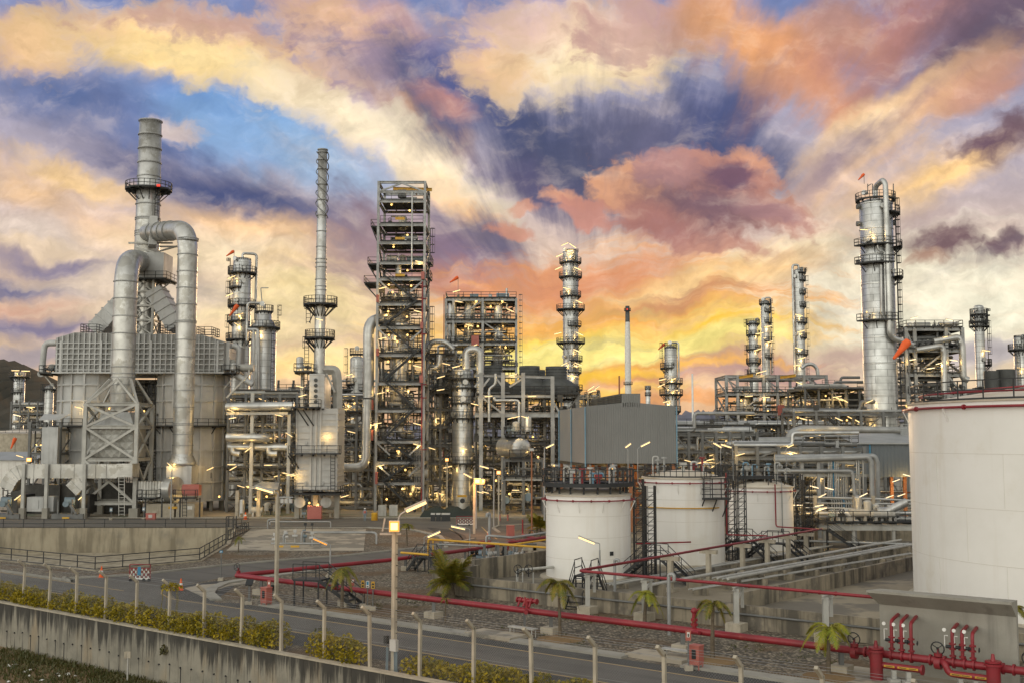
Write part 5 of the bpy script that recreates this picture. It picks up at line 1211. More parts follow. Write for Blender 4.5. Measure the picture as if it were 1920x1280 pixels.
def column(name, label, cat, px, pyt, r_px, Y, plats=(), pyb=None, group=None, m='clad', rings=(), lad=None, dome=.5, lamps=(), top=None, n=24, r2=None, mids=None, nozz=True, z0=0.):
    """tall vessel: plats = (py, outer radius px, from deg, to deg); 270 faces the viewer"""
    zt = zpx(pyt, Y); c = Vector((W(px, (pyt + 760) / 2, Y).x, Y, 0)); r = ml(r_px, Y)
    t_ = thing(name, label, cat, c + z(z0), group)
    mb = MB(); prof = [(r, z0), (r, zt - r * dome)]
    if r2: 
        zz = zpx(mids, Y); prof = [(r, z0), (r, zz), (ml(r2, Y), zz + abs(r - ml(r2, Y)) * 1.5), (ml(r2, Y), zt - r * dome)]
    rt = prof[-1][0]; z1 = prof[-1][1]
    prof += [(rt * math.cos(a), z1 + rt * dome * math.sin(a)) for a in [PI / 2 * i / 6 for i in range(1, 6)]] + [(.02, z1 + rt * dome)]
    mb.lathe(c, prof, n); mb.build('shell', M[m], t_)
    rb = MB()
    for py in rings:
        zz = zpx(py, Y); rb.ring(c, (ml(r2, Y) if r2 and zz > zpx(mids, Y) else r) - .01, zz, .09, .16, n)
    if rings: rb.build('rings', M['clad_plain'], t_)
    for i, p in enumerate(plats):
        py, ro, a0, a1 = p[:4]; zz = zpx(py, Y); platform(t_, c, (ml(r2, Y) if r2 and zz > zpx(mids, Y) else r) + .02, ml(ro, Y), zz, a0, a1)
    zs = sorted([zpx(p[0], Y) for p in plats])
    if lad is not None and zs:
        rnd = random.Random(int(px)); lo = z0
        for i, zz in enumerate(zs):
            a = math.radians(lad + (14 if i % 2 else -14)); u = Vector((math.cos(a), math.sin(a), 0)); rr = r + .55; l = MB()
            l.ladder(c + u * rr + z(lo), c + u * rr + z(zz + 1.1), (-u.y, u.x, 0), .5, .07, .5, cage=u); l.build('ladder', M['black_steel'], t_); lo = zz
    if nozz:
        rnd = random.Random(int(px) + 1); nb = MB()
        for p in plats:
            a = math.radians(rnd.uniform(215, 325)); u = Vector((math.cos(a), math.sin(a), 0)); zz = zpx(p[0], Y) + rnd.uniform(.7, 1.2); nb.cyl(c + u * r * .9 + z(zz), c + u * (r + .35) + z(zz), .32, n=10); nb.cyl(c + u * (r + .35) + z(zz), c + u * (r + .5) + z(zz), .46, n=10)
        if plats: nb.build('manway', M['clad_plain'], t_)
    if top:
        a, out, pyd, rp = top     # overhead line: direction deg, clearance px, down to py, radius px
        u = Vector((math.cos(math.radians(a)), math.sin(math.radians(a)), 0)); rp = ml(rp, Y); o_ = MB(); zz = zt + rp * 3.2
        o_.pipe([c + z(zt - .2), c + z(zz), c + u * (r + ml(out, Y)) + z(zz), c + u * (r + ml(out, Y)) + z(zpx(pyd, Y))], rp, 10, bend=rp * 2.6); o_.build('overhead_pipe', M['clad_plain'], t_)
    for q in lamps: lamp(t_, q[0], q[1], Y - r - .7, q[2] if len(q) > 2 else None)
    return t_, c, r
def windsock(label, px, py, Y, L=1.6, tilt=-35, pole_py=None, big=1.):
    e = W(px, py, Y); b = Vector((e.x, e.y, zpx(pole_py or py + 20, Y))); t_ = thing('windsock', label, 'windsock', b)
    mb = MB(); mb.cyl(b, e + z(.1), .05 * big, n=5); mb.build('pole', M['steel'], t_)
    d = Vector((-math.cos(math.radians(tilt)), -.15, math.sin(math.radians(tilt)))); mb = MB()
    mb.tube([e, e + d * L * .22, e + d * L * .5 - z(L * .06), e + d * L - z(L * .12)], [L * .17, L * .19, L * .13, L * .06], 10); mb.build('sock', M['orange'], t_); return t_
def clutter(parent, x0, x1, y0, y1, z0, z1, n, seed, rr=(.08, .22), mats=('galv', 'clad_plain', 'steel', 'steel_light', 'clad_plain', 'steel'), horiz=.6, name='pipe', merge=1):
    """orthogonal process piping between two corners; every run is a part"""
    rnd = random.Random(seed)
    for i in range(n):
        mb = MB(); m = rnd.choice(mats)
        for _ in range(merge):
            p = Vector((rnd.uniform(x0, x1), rnd.uniform(y0, y1), rnd.uniform(z0, z1))); P = [p.copy()]; r = rnd.uniform(*rr)
            for k in range(rnd.randint(2, 4)):
                ax = 0 if rnd.random() < horiz else 2
                if k == 2 and rnd.random() < .3: ax = 1
                q = P[-1].copy()
                q[ax] = rnd.uniform((x0, y0, z0)[ax], (x1, y1, z1)[ax])
                if (q - P[-1]).length > .8: P.append(q)
            if len(P) > 1: mb.pipe(P, r, 6, seg=3)
        if mb.v: mb.build(name, M[m], parent)
def small_piping(parent, x0, x1, y0, y1, z0, z1, n, seed, m='recess_shade'):
    rnd = random.Random(seed); mb = MB()
    for i in range(n):
        p = Vector((rnd.uniform(x0, x1), rnd.uniform(y0, y1), rnd.uniform(z0, z1))); P = [p]
        for k in range(3):
            q = P[-1].copy(); ax = rnd.choice((0, 0, 2)); d = rnd.uniform(1.2, 5.) * rnd.choice((-1, 1)); lo, hi = ((x0, x1), (y0, y1), (z0, z1))[ax]; q[ax] = min(max(q[ax] + d, lo), hi)
            if (q - P[-1]).length > .4: P.append(q)
        if len(P) > 1: mb.tube(P, rnd.uniform(.04, .13), 5)
        if i % 5 == 0: a = P[0]; mb.rail([a, Vector((min(a.x + rnd.uniform(2, 5), x1), a.y, a.z))], 1.1, 1.5, .07)
        if i % 4 == 0: mb.obox(P[-1], rnd.uniform(.3, .9), .5, rnd.uniform(.4, 1.1))
    return tag(mb.build('small_bore_piping', M[m], parent), kind='stuff')
def kit(parent, x0, x1, y0, y1, zz, n, seed):
    """valves, drums and exchangers standing on a floor"""
    rnd = random.Random(seed)
    for i in range(n):
        x, y = rnd.uniform(x0, x1), rnd.uniform(y0, y1); k = rnd.random(); mb = MB()
        if k < .35: L = rnd.uniform(1.5, 3.5); r = rnd.uniform(.35, .7); mb.cyl((x, y, zz + r + .4), (x + L, y, zz + r + .4), r, n=12); mb.obox((x + L * .2, y, zz + .3), .3, r * 1.6, .7); mb.obox((x + L * .8, y, zz + .3), .3, r * 1.6, .7); flange(mb, (x + L * .1, y, zz + r + .4), (1, 0, 0), r * 1.15); mb.build('exchanger', M[rnd.choice(('clad_plain', 'grey_motor', 'steel_light'))], parent)
        elif k < .6: h = rnd.uniform(1.2, 2.6); r = rnd.uniform(.35, .6); mb.shell((x, y, 0), r, zz + .5, zz + h, 12, r * .5); mb.beam((x - r * .7, y, zz), (x - r * .7, y, zz + .8), .1); mb.beam((x + r * .7, y, zz), (x + r * .7, y, zz + .8), .1); mb.build('vessel', M[rnd.choice(('clad_plain', 'clad_plain', 'steel_light'))], parent)
        else: mb.cyl((x, y, zz), (x, y, zz + .8), .1, n=6); mb.obox((x, y, zz + .7), .6, .5, .35); wheel(mb, (x, y - .3, zz + 1.1), .25, (0, 1, .2), .03); mb.build('valve', M[rnd.choice(('black_steel', 'steel', 'grey_motor'))], parent)
def frame(parent, xs, ys, z0, z1, levels, w=.4, m='steel', brace=True, name='column', brace_sides=True):
    for x in xs:
        for y in ys: mb = MB(); mb.hbeam((x, y, z0), (x, y, z1), w, w, .06); mb.build(name, M[m], parent)
    for zz in levels:
        mb = MB()
        for y in ys: mb.hbeam((xs[0], y, zz), (xs[-1], y, zz), w * .8, w * 1.1, .06)
        for x in xs: mb.hbeam((x, ys[0], zz), (x, ys[-1], zz), w * .8, w * 1.1, .06)
        mb.build('beams', M[m], parent)
    if brace:
        zs = [z0] + list(levels); mb = MB()
        for i in range(len(zs) - 1):
            for j, y in enumerate(ys if len(ys) < 3 else (ys[0], ys[-1])):
                for k in range(len(xs) - 1):
                    if (i + k + j) % 2: continue
                    a, b = (xs[k], xs[k + 1]) if i % 2 else (xs[k + 1], xs[k]); mb.beam((a, y + .05, zs[i]), (b, y + .05, zs[i + 1]), w * .5)
            if brace_sides:
                for x in (xs[0], xs[-1]): mb.beam((x, ys[0], zs[i]), (x, ys[-1], zs[i + 1]), w * .5)
        mb.build('bracing', M[m], parent)
def deck(parent, x0, x1, y0, y1, zz, rail='fblr', t=.075, m='dark_deck', joists=True):
    mb = MB(); mb.box(x0, x1, y0, y1, zz, zz + .1)
    if joists:
        for i in range(int((x1 - x0) / 1.6) + 1): x = x0 + i * 1.6 + .1; mb.box(x, x + .12, y0 + .05, y1 - .05, zz - .25, zz - .002)
    p = mb.build('floor', M[m], parent); r = MB()
    e = zz + .1
    if 'f' in rail: r.rail([(x0, y0, e), (x1, y0, e)], 1.15, 1.8, t)
    if 'b' in rail: r.rail([(x0, y1, e), (x1, y1, e)], 1.15, 1.8, t)
    if 'l' in rail: r.rail([(x0, y0, e), (x0, y1, e)], 1.15, 1.8, t)
    if 'r' in rail: r.rail([(x1, y0, e), (x1, y1, e)], 1.15, 1.8, t)
    if rail: r.build('railing', M['black_steel'], p)
    return p
def rack(label, px0, px1, Y, depth, pys, seed, bays=4, n=5, rr=(.1, .35), top=None, lamps=6, clut=14, floor=True, m='steel', cat='pipe rack', name='pipe_rack', pyref=850, lamp_big=1., runs=True, eq=4, rail_levels=None, brace=True, white=False, warm=True):
    """steel pipe rack with levels of long pipes; pys are the level heights in the photograph at the front face"""
    rnd = random.Random(seed); random.seed(seed)
    x0, x1 = W(px0, pyref, Y).x, W(px1, pyref, Y).x; zs = sorted(zpx(p, Y) for p in pys); zt = zpx(top, Y) if top else zs[-1] + .4
    t_ = thing(name, label, cat, ((x0 + x1) / 2, Y, 0)); xs = [x0 + (x1 - x0) * i / bays for i in range(bays + 1)]
    frame(t_, xs, (Y, Y + depth), 0, zt, zs, .38, m, brace)
    for k, zz in enumerate(zs):
        if runs:
            for i in range(n):
                r = rnd.uniform(*rr); y = Y + .5 + (depth - 1) * (i + .5) / n; mb = MB(); a, b = x0 + rnd.uniform(-.4, .3), x1 + rnd.uniform(-.3, .4); f = rnd.random(); zc = zz + .3 + r
                if f < .35: q = x0 + (x1 - x0) * rnd.uniform(.25, .8); zl = rnd.uniform(1., max(1.2, zz - 1)); mb.pipe([(a, y, zc), (q, y, zc), (q, y, zl)], r, 8, seg=3)
                elif f < .5: q = x0 + (x1 - x0) * rnd.uniform(.25, .8); zl = zc + rnd.uniform(1., 2.5); mb.pipe([(a, y, zc), (q, y, zc), (q, y, zl), (b, y, zl)], r, 8, seg=3)
                else: mb.tube([(a, y, zc), (b, y, zc)], r, 8)
                mb.build('pipe', M[rnd.choice(('galv', 'clad_plain', 'clad_plain', 'steel_light', 'steel'))], t_)
        if rail_levels and k in rail_levels: deck(t_, x0, x1, Y - 1.2, Y, zz + .25, 'f')
    if clut: clutter(t_, x0, x1, Y + .3, Y + depth - .3, .8, zs[-1] + .5, clut, seed + 1)
    small_piping(t_, x0, x1, Y + .2, Y + depth, .8, zs[-1] + 1.2, int((x1 - x0) * (zs[-1]) * .32) + 10, seed + 5); small_piping(t_, x0, x1, Y + .2, Y + depth, .8, zs[-1] + 1., int((x1 - x0) * (zs[-1]) * .12) + 5, seed + 6, 'galv')
    if eq: kit(t_, x0, x1 - 1, Y + .5, Y + depth - .5, 0.05, eq, seed + 2)
    for i in range(int(lamps * .6 + .5)):
        zz = rnd.choice(zs) - rnd.uniform(.3, 1.5); p = rnd.uniform(.04, .96); y = Y - .25 if rnd.random() < .45 else Y + rnd.uniform(.5, depth - .5)
        o = bpy.data.objects.new('tube_lamp', LAMP['tube_white' if white and rnd.random() < .5 else 'tube_light']); COL.objects.link(o); o.parent = t_
        o.location = Vector((x0 + (x1 - x0) * p, y, max(zz, 2.2))) - t_.location; o.rotation_euler = (0, math.radians(rnd.choice((-15, 14, 0, 20))), rnd.uniform(-.6, .6)); s_ = lamp_big * Y / 172; o.scale = (s_,) * 3
        if i % 2 == 0: glowlight(t_, o.location + Vector((0, .1, -.3)), 130)
    if warm:
        for i in range(max(1, lamps // 4)):
            o = bpy.data.objects.new('bulb', BULB); COL.objects.link(o); o.parent = t_; o.location = Vector((rnd.uniform(x0, x1), Y + rnd.uniform(0, depth), rnd.uniform(2.2, zs[-1]))) - t_.location; glowlight(t_, o.location + Vector((0, -.25, -.1)), 130)
    return t_
# ---------------------------------------------------------------- white tanks
def tank(label, c, r, h, seed, roof_h=.7, deck_a=None, ring_red=True, n=48, deck_r=None, group=None):
    c = Vector((c.x, c.y, 0)); t_ = thing('storage_tank', label, 'storage tank', c)
    mb = MB(); mb.lathe(c, [(r, .1), (r, h)], n); mb.build('shell', M['tank_white'], t_)
    mb = MB(); 
    for k in range(1, 4): mb.ring(c, r - .01, h * k / 4, .022, .035, n)
    mb.build('weld_seams', M['tank_seam'], t_)
    mb = MB(); mb.lathe(c, [(r + .08, h - .12), (r + .12, h), (r * .98, h + .02), (r * .5, h + roof_h * .72), (.02, h + roof_h)], n, False); mb.build('roof', M['tank_roof'], t_)
    mb = MB(); mb.lathe(c, [(r + .55, 0.), (r + .5, .12), (r, .14)], n, False); mb.build('footing', M['concrete_post'], t_)
    if ring_red:
        mb = MB(); zz = h - .45; mb.tube([c + Vector((math.cos(a), math.sin(a), 0)) * (r + .3) + z(zz) for a in [2 * PI * i / 40 for i in range(40)]], .055 * max(1, r / 8), 6, closed=True)
        for k in range(16): a = 2 * PI * k / 16; p = c + Vector((math.cos(a), math.sin(a), 0)) * (r + .3) + z(zz); flange(mb, p, (-math.sin(a), math.cos(a), 0), .1 * max(1, r / 8), .06, 8)
        mb.build('spray_ring', M['red_pipe'], t_)
        for k in range(12):
            mb = MB(); a = 2 * PI * (k + .5) / 12; u = Vector((math.cos(a), math.sin(a), 0)); mb.beam(c + u * (r + .42) + z(zz - .08), c + u * (r + .01) + z(zz - .95), .06); mb.beam(c + u * r + z(zz - .1), c + u * (r + .42) + z(zz - .1), .05); mb.build('bracket', M['tank_white'], t_)
    return t_, c
def ring_rail(parent, c, r, zz, a0=0, a1=360, t=.06, h=1.1):
    n = max(8, int(40 * (a1 - a0) / 360)); pts = [c + Vector((math.cos(math.radians(a0 + (a1 - a0) * i / n)), math.sin(math.radians(a0 + (a1 - a0) * i / n)), 0)) * r + z(zz) for i in range(n + 1)]
    mb = MB(); mb.rail(pts, h, 1.5, t, toe=True); return mb.build('railing', M['black_steel'], parent)
def roof_kit(parent, c, r, zz, seed, n=9):
    rnd = random.Random(seed)
    for i in range(n):
        a = rnd.uniform(0, 2 * PI); q = c + Vector((math.cos(a), math.sin(a), 0)) * r * rnd.uniform(.2, .8); mb = MB(); h = rnd.uniform(.8, 1.7); k = rnd.random(); m = rnd.choice(('grey_box', 'galv', 'steel_light', 'red_pipe', 'blue_drain'))
        if k < .4: mb.pipe([q + z(zz - .4), q + z(zz + h), q + Vector((.5, 0, h + zz)), q + Vector((.5, 0, h + zz - .35))], .08, 6)
        elif k < .7: mb.cyl(q + z(zz - .4), q + z(zz + h), .1); flange(mb, q + z(zz + h * .5), (0, 0, 1), .22); flange(mb, q + z(zz + h), (0, 0, 1), .28)
        else: mb.cyl(q + z(zz - .4), q + z(zz + h * .6), .16); mb.obox(q + z(zz + h * .7), .6, .5, .35)
        mb.build('vent', M[m], parent)
def tower_ladder(parent, p, h, seed=0):
    """caged ladder and cable tower beside a tank"""
    mb = MB(); mb.rail
    for dx_, dy_ in ((-.4, -.4), (.4, -.4), (.4, .4), (-.4, .4)): mb.beam(p + Vector((dx_, dy_, 0)), p + Vector((dx_, dy_, h)), .09)
    k = int(h / .7)
    for i in range(k):
        zz = .7 * i
        for a, b in (((-.4, -.4), (.4, -.4)), ((.4, -.4), (.4, .4)), ((-.4, -.4), (-.4, .4))): mb.beam(p + Vector((a[0], a[1], zz)), p + Vector((b[0], b[1], zz)), .05)
        mb.beam(p + Vector((-.4, -.42, zz)), p + Vector((.4, -.42, zz + .7)), .045)
    mb.ladder(p + Vector((0, -.2, 0)), p + Vector((0, -.2, h)), (1, 0, 0), .5, .05, .35)
    return mb.build('access_ladder', M['black_steel'], parent)
def small_tank(label, px, pyb, pyrim, half_px, seed):
    f = G(px, pyb); Y = f.y; r = ml(half_px, Y); r = half_px / F * (Y + r); c = Vector((xpx(px, Y + r, 1000), Y + r, 0)); h = W(px, pyrim, Y + r).z
    t_, c = tank(label, c, r, h, seed); return t_, c, r, h
t1, c1, r1, h1 = small_tank('nearest and left-most of the three small white tanks, with a black roof walkway', 1103, 1090, 924, 78.5, 1)
zz = h1 + .75
mb = MB(); mb.lathe(c1, [(r1 * .55, zz - .12), (r1 + .35, zz - .12), (r1 + .35, zz + .12), (r1 * .55, zz + .12)], 32, False)
for k in range(18): a = 2 * PI * k / 18; u = Vector((math.cos(a), math.sin(a), 0)); mb.beam(c1 + u * (r1 * .92) + z(h1 - .3), c1 + u * (r1 * .92) + z(zz), .16)
p = mb.build('roof_walkway', M['black_steel'], t1); ring_rail(p, c1, r1 + .3, zz + .1, 0, 360, .075, 1.2)
roof_kit(t1, c1, r1, zz, 31, 14)
t2, c2, r2_, h2 = small_tank('middle small white tank with a yellow pipe round its shell and a hanging balcony', 1282, 1062, 893, 75, 2)
ring_rail(t2, c2, r2_ - .15, h2 + .05, 0, 360, .06); roof_kit(t2, c2, r2_, h2 + .3, 32, 9)
mb = MB(); mb.tube([c2 + Vector((math.cos(a), math.sin(a), 0)) * (r2_ + .2) + z(h2 * .66) for a in [math.radians(150 + 5 * i) for i in range(34)]], .06, 6); mb.build('foam_pipe', M['yellow'], t2)
mb = MB(); q = c2 + Vector((r2_ * .55, -r2_ * .78, 0)); x0, x1, y0, y1, zb = q.x - .9, q.x + 1.5, q.y - 1.3, q.y + .3, h2 - 1.9
mb.box(x0, x1, y0, y1, zb, zb + .15); mb.rail([(x0, y1, zb), (x0, y0, zb), (x1, y0, zb), (x1, y1, zb)], 1.9, .8, .08, mids=3)
for x in (x0 + .1, (x0 + x1) / 2, x1 - .1): mb.beam((x, y0 + .1, zb), (x - .3, y1 + .1, zb - 1.6), .08)
mb.ladder((x0 + .4, y0 + .2, zb), (x0 + .4, y0 + .2, h2 + .9), (1, 0, 0), .5, .05, .3); mb.build('balcony', M['black_steel'], t2)
t3, c3, r3, h3 = small_tank('rearmost and right-most of the three small white tanks, with a black roof stage', 1425, 1035, 910, 61, 3)
zz = h3 + .9
mb = MB(); mb.box(c3.x - r3 - .6, c3.x + r3 * .3, c3.y - r3 * .6, c3.y + r3 * .8, zz - .12, zz + .1); mb.box(c3.x + r3 * .3, c3.x + r3 + .4, c3.y + .2, c3.y + r3 * .8, zz - .12, zz + .1)
for x in (-.9, -.3, .25): mb.beam((c3.x + x * r3, c3.y - r3 * .5, h3 - .2), (c3.x + x * r3, c3.y - r3 * .5, zz), .15)
p = mb.build('roof_walkway', M['black_steel'], t3); mb = MB(); mb.rail([(c3.x - r3 - .6, c3.y + r3 * .8, zz + .1), (c3.x - r3 - .6, c3.y - r3 * .6, zz + .1), (c3.x + r3 * .3, c3.y - r3 * .6, zz + .1)], 1.2, 1., .08); mb.rail([(c3.x + r3 * .1, c3.y - r3 * .8, h3), (c3.x + r3 * .95, c3.y - r3 * .3, h3 - .05)], 1.3, 1., .07); mb.build('railing', M['black_steel'], p)
roof_kit(t3, c3, r3, zz, 33, 10)
mb = MB(); f = c3 + Vector((.25 * r3, -r3 * .99, 0)); mb.pipe([f + z(h3 + .3), f + Vector((0, -.1, h3)), f + Vector((0, -.15, 2.6)), Vector((29.3, 108.3, 2.75))], .07, 6, bend=.3); mb.build('riser', M['red_pipe'], t3)
mb = MB(); f = c3 + Vector((.47 * r3, -r3 * .92, 0)); mb.tube([f + z(h3 + .5), f + z(1.)], .05, 6); mb.build('conduit', M['galv'], t3)
mb = MB(); f = c2 + Vector((r2_ * .99, -r2_ * .2, 0)); mb.pipe([f + Vector((.15, 0, h2 + .4)), f + Vector((.15, 0, 2.6)), f + Vector((3.6, -1.2, 2.6))], .07, 6); mb.build('riser', M['red_pipe'], t2)
mb = MB(); f = c1 + Vector((r1 * 1.02, 0, 0)); mb.tube([f + Vector((.4, 0, 2.7)), f + Vector((5.2, 1.5, 2.7))], .07, 6); mb.build('riser', M['red_pipe'], t1)
for (tt, cc, rr_, hh) in ((t1, c1, r1, h1), (t2, c2, r2_, h2), (t3, c3, r3, h3)):
    tower_ladder(tt, cc + Vector((rr_ + .75, .4, 0)), hh + 1.2)
    tower_ladder(tt, cc + Vector((rr_ + 1.8, .9, 0)), hh + .6)
for tt, cc, rr_, px, py in ((t1, c1, r1, 1236, 1047), (t3, c3, r3, 1458, 1040)):
    pl_ = MB(); a = math.radians(298); u = Vector((math.cos(a), math.sin(a), 0)); pl_.obox(cc + u * (rr_ + .02) + z(2.2), .32, .05, .32, a + PI / 2); pl_.build('number_plate', M['black_steel'], tt)
# big tank
bc = Vector((42.6, 77.9, 0)); br = 14.1; bh = 13.95
tb, bc = tank('huge white tank cut off by the right edge of the picture', bc, br, bh, 9, roof_h=1.5, n=96)
ring_rail(tb, bc, br - .25, bh + .02, 0, 360, .07, 1.25)
mb = MB(); mb.tube([bc + Vector((math.cos(a), math.sin(a), 0)) * (br - .8) + z(bh + .55 + .0 * a) for a in [math.radians(150 + 5 * i) for i in range(32)]], .07, 6); mb.pipe([bc + Vector((-br * .9, -2, bh + .6)), bc + Vector((0, -br * .35, bh + 1.8)), bc + Vector((6, 0, bh + 2.2))], .07, 6); mb.build('roof_pipe', M['red_pipe'], tb)
mb = MB(); a = math.radians(246); u = Vector((math.cos(a), math.sin(a), 0)); mb.obox(bc + u * (br + .03) + z(1.9), .6, .06, .6, a + PI / 2); mb.build('number_plate', M['black_steel'], tb)
mb = MB()
for k in range(6): 
    for j in range(3):
        a = math.radians(165 + 24 * k + 12 * (j % 2)); u = Vector((math.cos(a), math.sin(a), 0)); mb.beam(bc + u * (br + .004) + z(bh * (j + 0) / 4 + .1), bc + u * (br + .004) + z(bh * (j + 1) / 4), .02, .01)
tag(mb.build('weld_joints', M['tank_seam'], tb), kind='stuff')
mb = MB(); 
for i in range(3): flange(mb, G(1758 + 14 * i, 1122, .5), RN, .28, .06)
mb.build('nozzle', M['red_pipe'], tb)
windsock('large orange windsock hanging above the rim of the huge tank', 1703, 640, 88, 1.75, -42, 740, 1.)
# lamps on the roofs of the small tanks
for tt, cc, q in ((t1, c1, ((1178, 905, 1172, 838, 1183, 830), (1196, 905, 1201, 836, 1219, 827))), (t2, c2, ((1352, 900, 1353, 838, 1340, 830), (1375, 900, 1372, 838, 1352, 832))), (t3, c3, ((1475, 905, 1476, 838, 1488, 832),))):
    for (pb, pyb_, ax, ay, bx, by) in q:
        Y = cc.y - 1; mb = MB(); a = W(ax, ay, Y); b = Vector((xpx(pb, Y, pyb_), Y, zpx(pyb_, Y))); mb.pipe([b, Vector((b.x, b.y, a.z - .2)), a], .04, 5); mb.build('lamp_post', M['galv'], tt); tube_head(tt, a, W(bx, by, Y), 'tube_light', .8)
# ---------------------------------------------------------------- sheet metal buildings
def ribbed(mb, a, b, z0, z1f, pitch=.28, dep=.04):
    """wall of trapezoid ribs between ground points a and b; z1f(k) gives the top"""
    a = Vector(a); b = Vector(b); d = (b - a); L = d.length; d.normalize(); q = Vector((d.y, -d.x, 0)); n = int(L / pitch); P = []
    for i in range(n):
        for f, o in ((0, 0), (.45, 0), (.55, dep), (.9, dep)): P.append(((i + f) * L / n, o))
    P.append((L, 0)); vs = [a + d * s + q * o + z(z0) for s, o in P] + [a + d * s + q * o + z(z1f(s / L)) for s, o in P]; m = len(P)
    mb.add(vs, [(i, i + 1, m + i + 1, m + i) for i in range(m - 1)])
Yb = 138.; bt = thing('sheet_metal_building', 'big windowless grey sheet metal building on stilts with a raised roof vent', 'building', W(1180, 870, Yb) * 1)
bt.location.z = 0
xf0, xf1 = xpx(1099, Yb, 815), xpx(1267, Yb, 815); zb = zpx(868, Yb); ze = zpx(761, Yb)
xl, Yl = xpx(1049, 158, 815), 158.; zr = zpx(753, Yb); 
P0 = Vector((xf0, Yb, 0)); P1 = Vector((xf1, Yb, 0)); P3 = Vector((xl, Yl, 0)); P2 = P1 + (P3 - P0)
gab = lambda k: ze + (zr - ze) * (1 - abs(2 * k - 1))
mb = MB(); ribbed(mb, P0, P1, zb, gab); ribbed(mb, P3, P0, zb, lambda k: ze); ribbed(mb, P1, P2, zb, lambda k: ze); ribbed(mb, P2, P3, zb, gab); mb.build('wall', M['sheet_grey'], bt)
mb = MB(); mid0 = (P0 + P1) / 2; mid1 = (P3 + P2) / 2
mb.add([P0 + z(ze), mid0 + z(zr), mid1 + z(zr), P3 + z(ze), P1 + z(ze), P2 + z(ze)], [(0, 1, 2, 3), (1, 4, 5, 2)]); rf = mb.build('roof', M['roof_sheet'], bt)
mb = MB(); zt = zpx(737, Yb); v0 = P0.lerp(P1, .40) + (P3 - P0) * .002; v1 = P0.lerp(P1, .61) + (P3 - P0) * .002
ribbed(mb, v0, v1, zr - .6, lambda k: zt - .05 * abs(2 * k - 1)); V3 = v0 + (P3 - P0) * .98; V2 = v1 + (P3 - P0) * .98
mb.add([v0 + z(zt), v1 + z(zt), V2 + z(zt), V3 + z(zt), v1 + z(zr - .8), V2 + z(zr - .8)], [(0, 1, 2, 3), (1, 4, 5, 2)]); mb.build('roof_vent', M['sheet_grey'], rf)
mb = MB(); q = (P0 - P1).normalized() * .12
for k in range(6): zz = zr - .4 + k * (zt - zr + .4) / 6; mb.beam(v0 + q + z(zz), V3 + q + z(zz), .1, .07)
mb.add([v0 + q * .3 + z(zr - .6), V3 + q * .3 + z(zr - .6), V3 + q * .3 + z(zt), v0 + q * .3 + z(zt)], [(0, 1, 2, 3)]); mb.build('louvres', M['fan_stack'], rf)
for f in (0., .5, .985): 
    p = P0.lerp(P3, f); mb = MB(); mb.cyl(p + Vector((-.12, -.12, zb - 1.2)), p + Vector((-.12, -.12, ze - .1)), .09, n=6)
    for k in range(6): mb.cyl(p + Vector((-.12, -.12, zb + k * 1.2)), p + Vector((-.12, -.12, zb + .12 + k * 1.2)), .12, n=6)
    mb.build('downpipe', M['blue_drain'], bt)
mb = MB(); mb.cyl(P1 + Vector((.12, -.12, zb - .5)), P1 + Vector((.12, -.12, ze)), .09, n=6); mb.build('downpipe', M['blue_drain'], bt)
mb = MB(); mb.add([P0 + z(zb), P1 + z(zb), P2 + z(zb), P3 + z(zb)], [(3, 2, 1, 0)])
for u in (0, .25, .5, .75, 1): mb.beam(P0.lerp(P1, u) + z(zb - .2), P3.lerp(P2, u) + z(zb - .2), .25, .4)
mb.build('floor', M['black_steel'], bt)
for u in (0.02, .25, .5, .75, .98):
    for v in (.02, .5, .98): p = P0.lerp(P1, u).lerp(P3.lerp(P2, u), v); mb = MB(); mb.hbeam(p, p + z(zb - .1), .4, .4, .06); mb.build('stilt', M['rust'], bt)
for u in (.12, .4, .62, .88): o = bpy.data.objects.new('bulb', BULB); COL.objects.link(o); o.parent = bt; o.location = P0.lerp(P1, u) + (P3 - P0) * .3 + z(zb - .9) - bt.location; glowlight(bt, o.location + Vector((0, -.3, -.3)), 160)
clutter(bt, xf0 + .5, xf1 - .5, Yb + 2, Yb + 12, 1, zb - .8, 18, 77, mats=('rust', 'rust', 'steel', 'clad_plain'))
Yb = 150.; b2 = thing('sheet_metal_building', 'blue grey sheet metal building half hidden by the huge tank', 'building', (xpx(1650, Yb), Yb, 0))
x0, x1 = xpx(1602, Yb, 860), xpx(1790, Yb, 860); zb = zpx(893, Yb); ze = zpx(829, Yb); mb = MB()
ribbed(mb, (x0, Yb, 0), (x1, Yb, 0), zb, lambda k: ze, .5, .05); ribbed(mb, (x0, Yb + 16, 0), (x0, Yb, 0), zb, lambda k: ze, .5, .05); mb.build('wall', M['sheet_blue'], b2)
mb = MB(); mb.add([(x0 - .3, Yb - .4, ze), (x1, Yb - .4, ze), (x1, Yb + 9, ze + 1.3), (x0 - .3, Yb + 9, ze + 1.3), (x0 - .3, Yb + 17, ze), (x1, Yb + 17, ze), (x0 - .3, Yb - .4, ze - .2), (x1, Yb - .4, ze - .2)], [(0, 1, 2, 3), (3, 2, 5, 4), (6, 7, 1, 0)]); rf = mb.build('roof', M['roof_sheet'], b2)
mb = MB(); xv = xpx(1676, Yb + 9); zv = zpx(803, Yb + 7); ribbed(mb, (xv, Yb + 7, 0), (x1, Yb + 7, 0), ze + .8, lambda k: zv, .5, .05); mb.add([(xv, Yb + 7, zv), (x1, Yb + 7, zv), (x1, Yb + 11, zv), (xv, Yb + 11, zv)], [(0, 1, 2, 3)]); 
for k in range(6): mb.beam((xv, Yb + 6.9, ze + 1. + k * .3), (x1, Yb + 6.9, ze + 1. + k * .3), .08)
mb.build('roof_vent', M['roof_sheet'], rf)
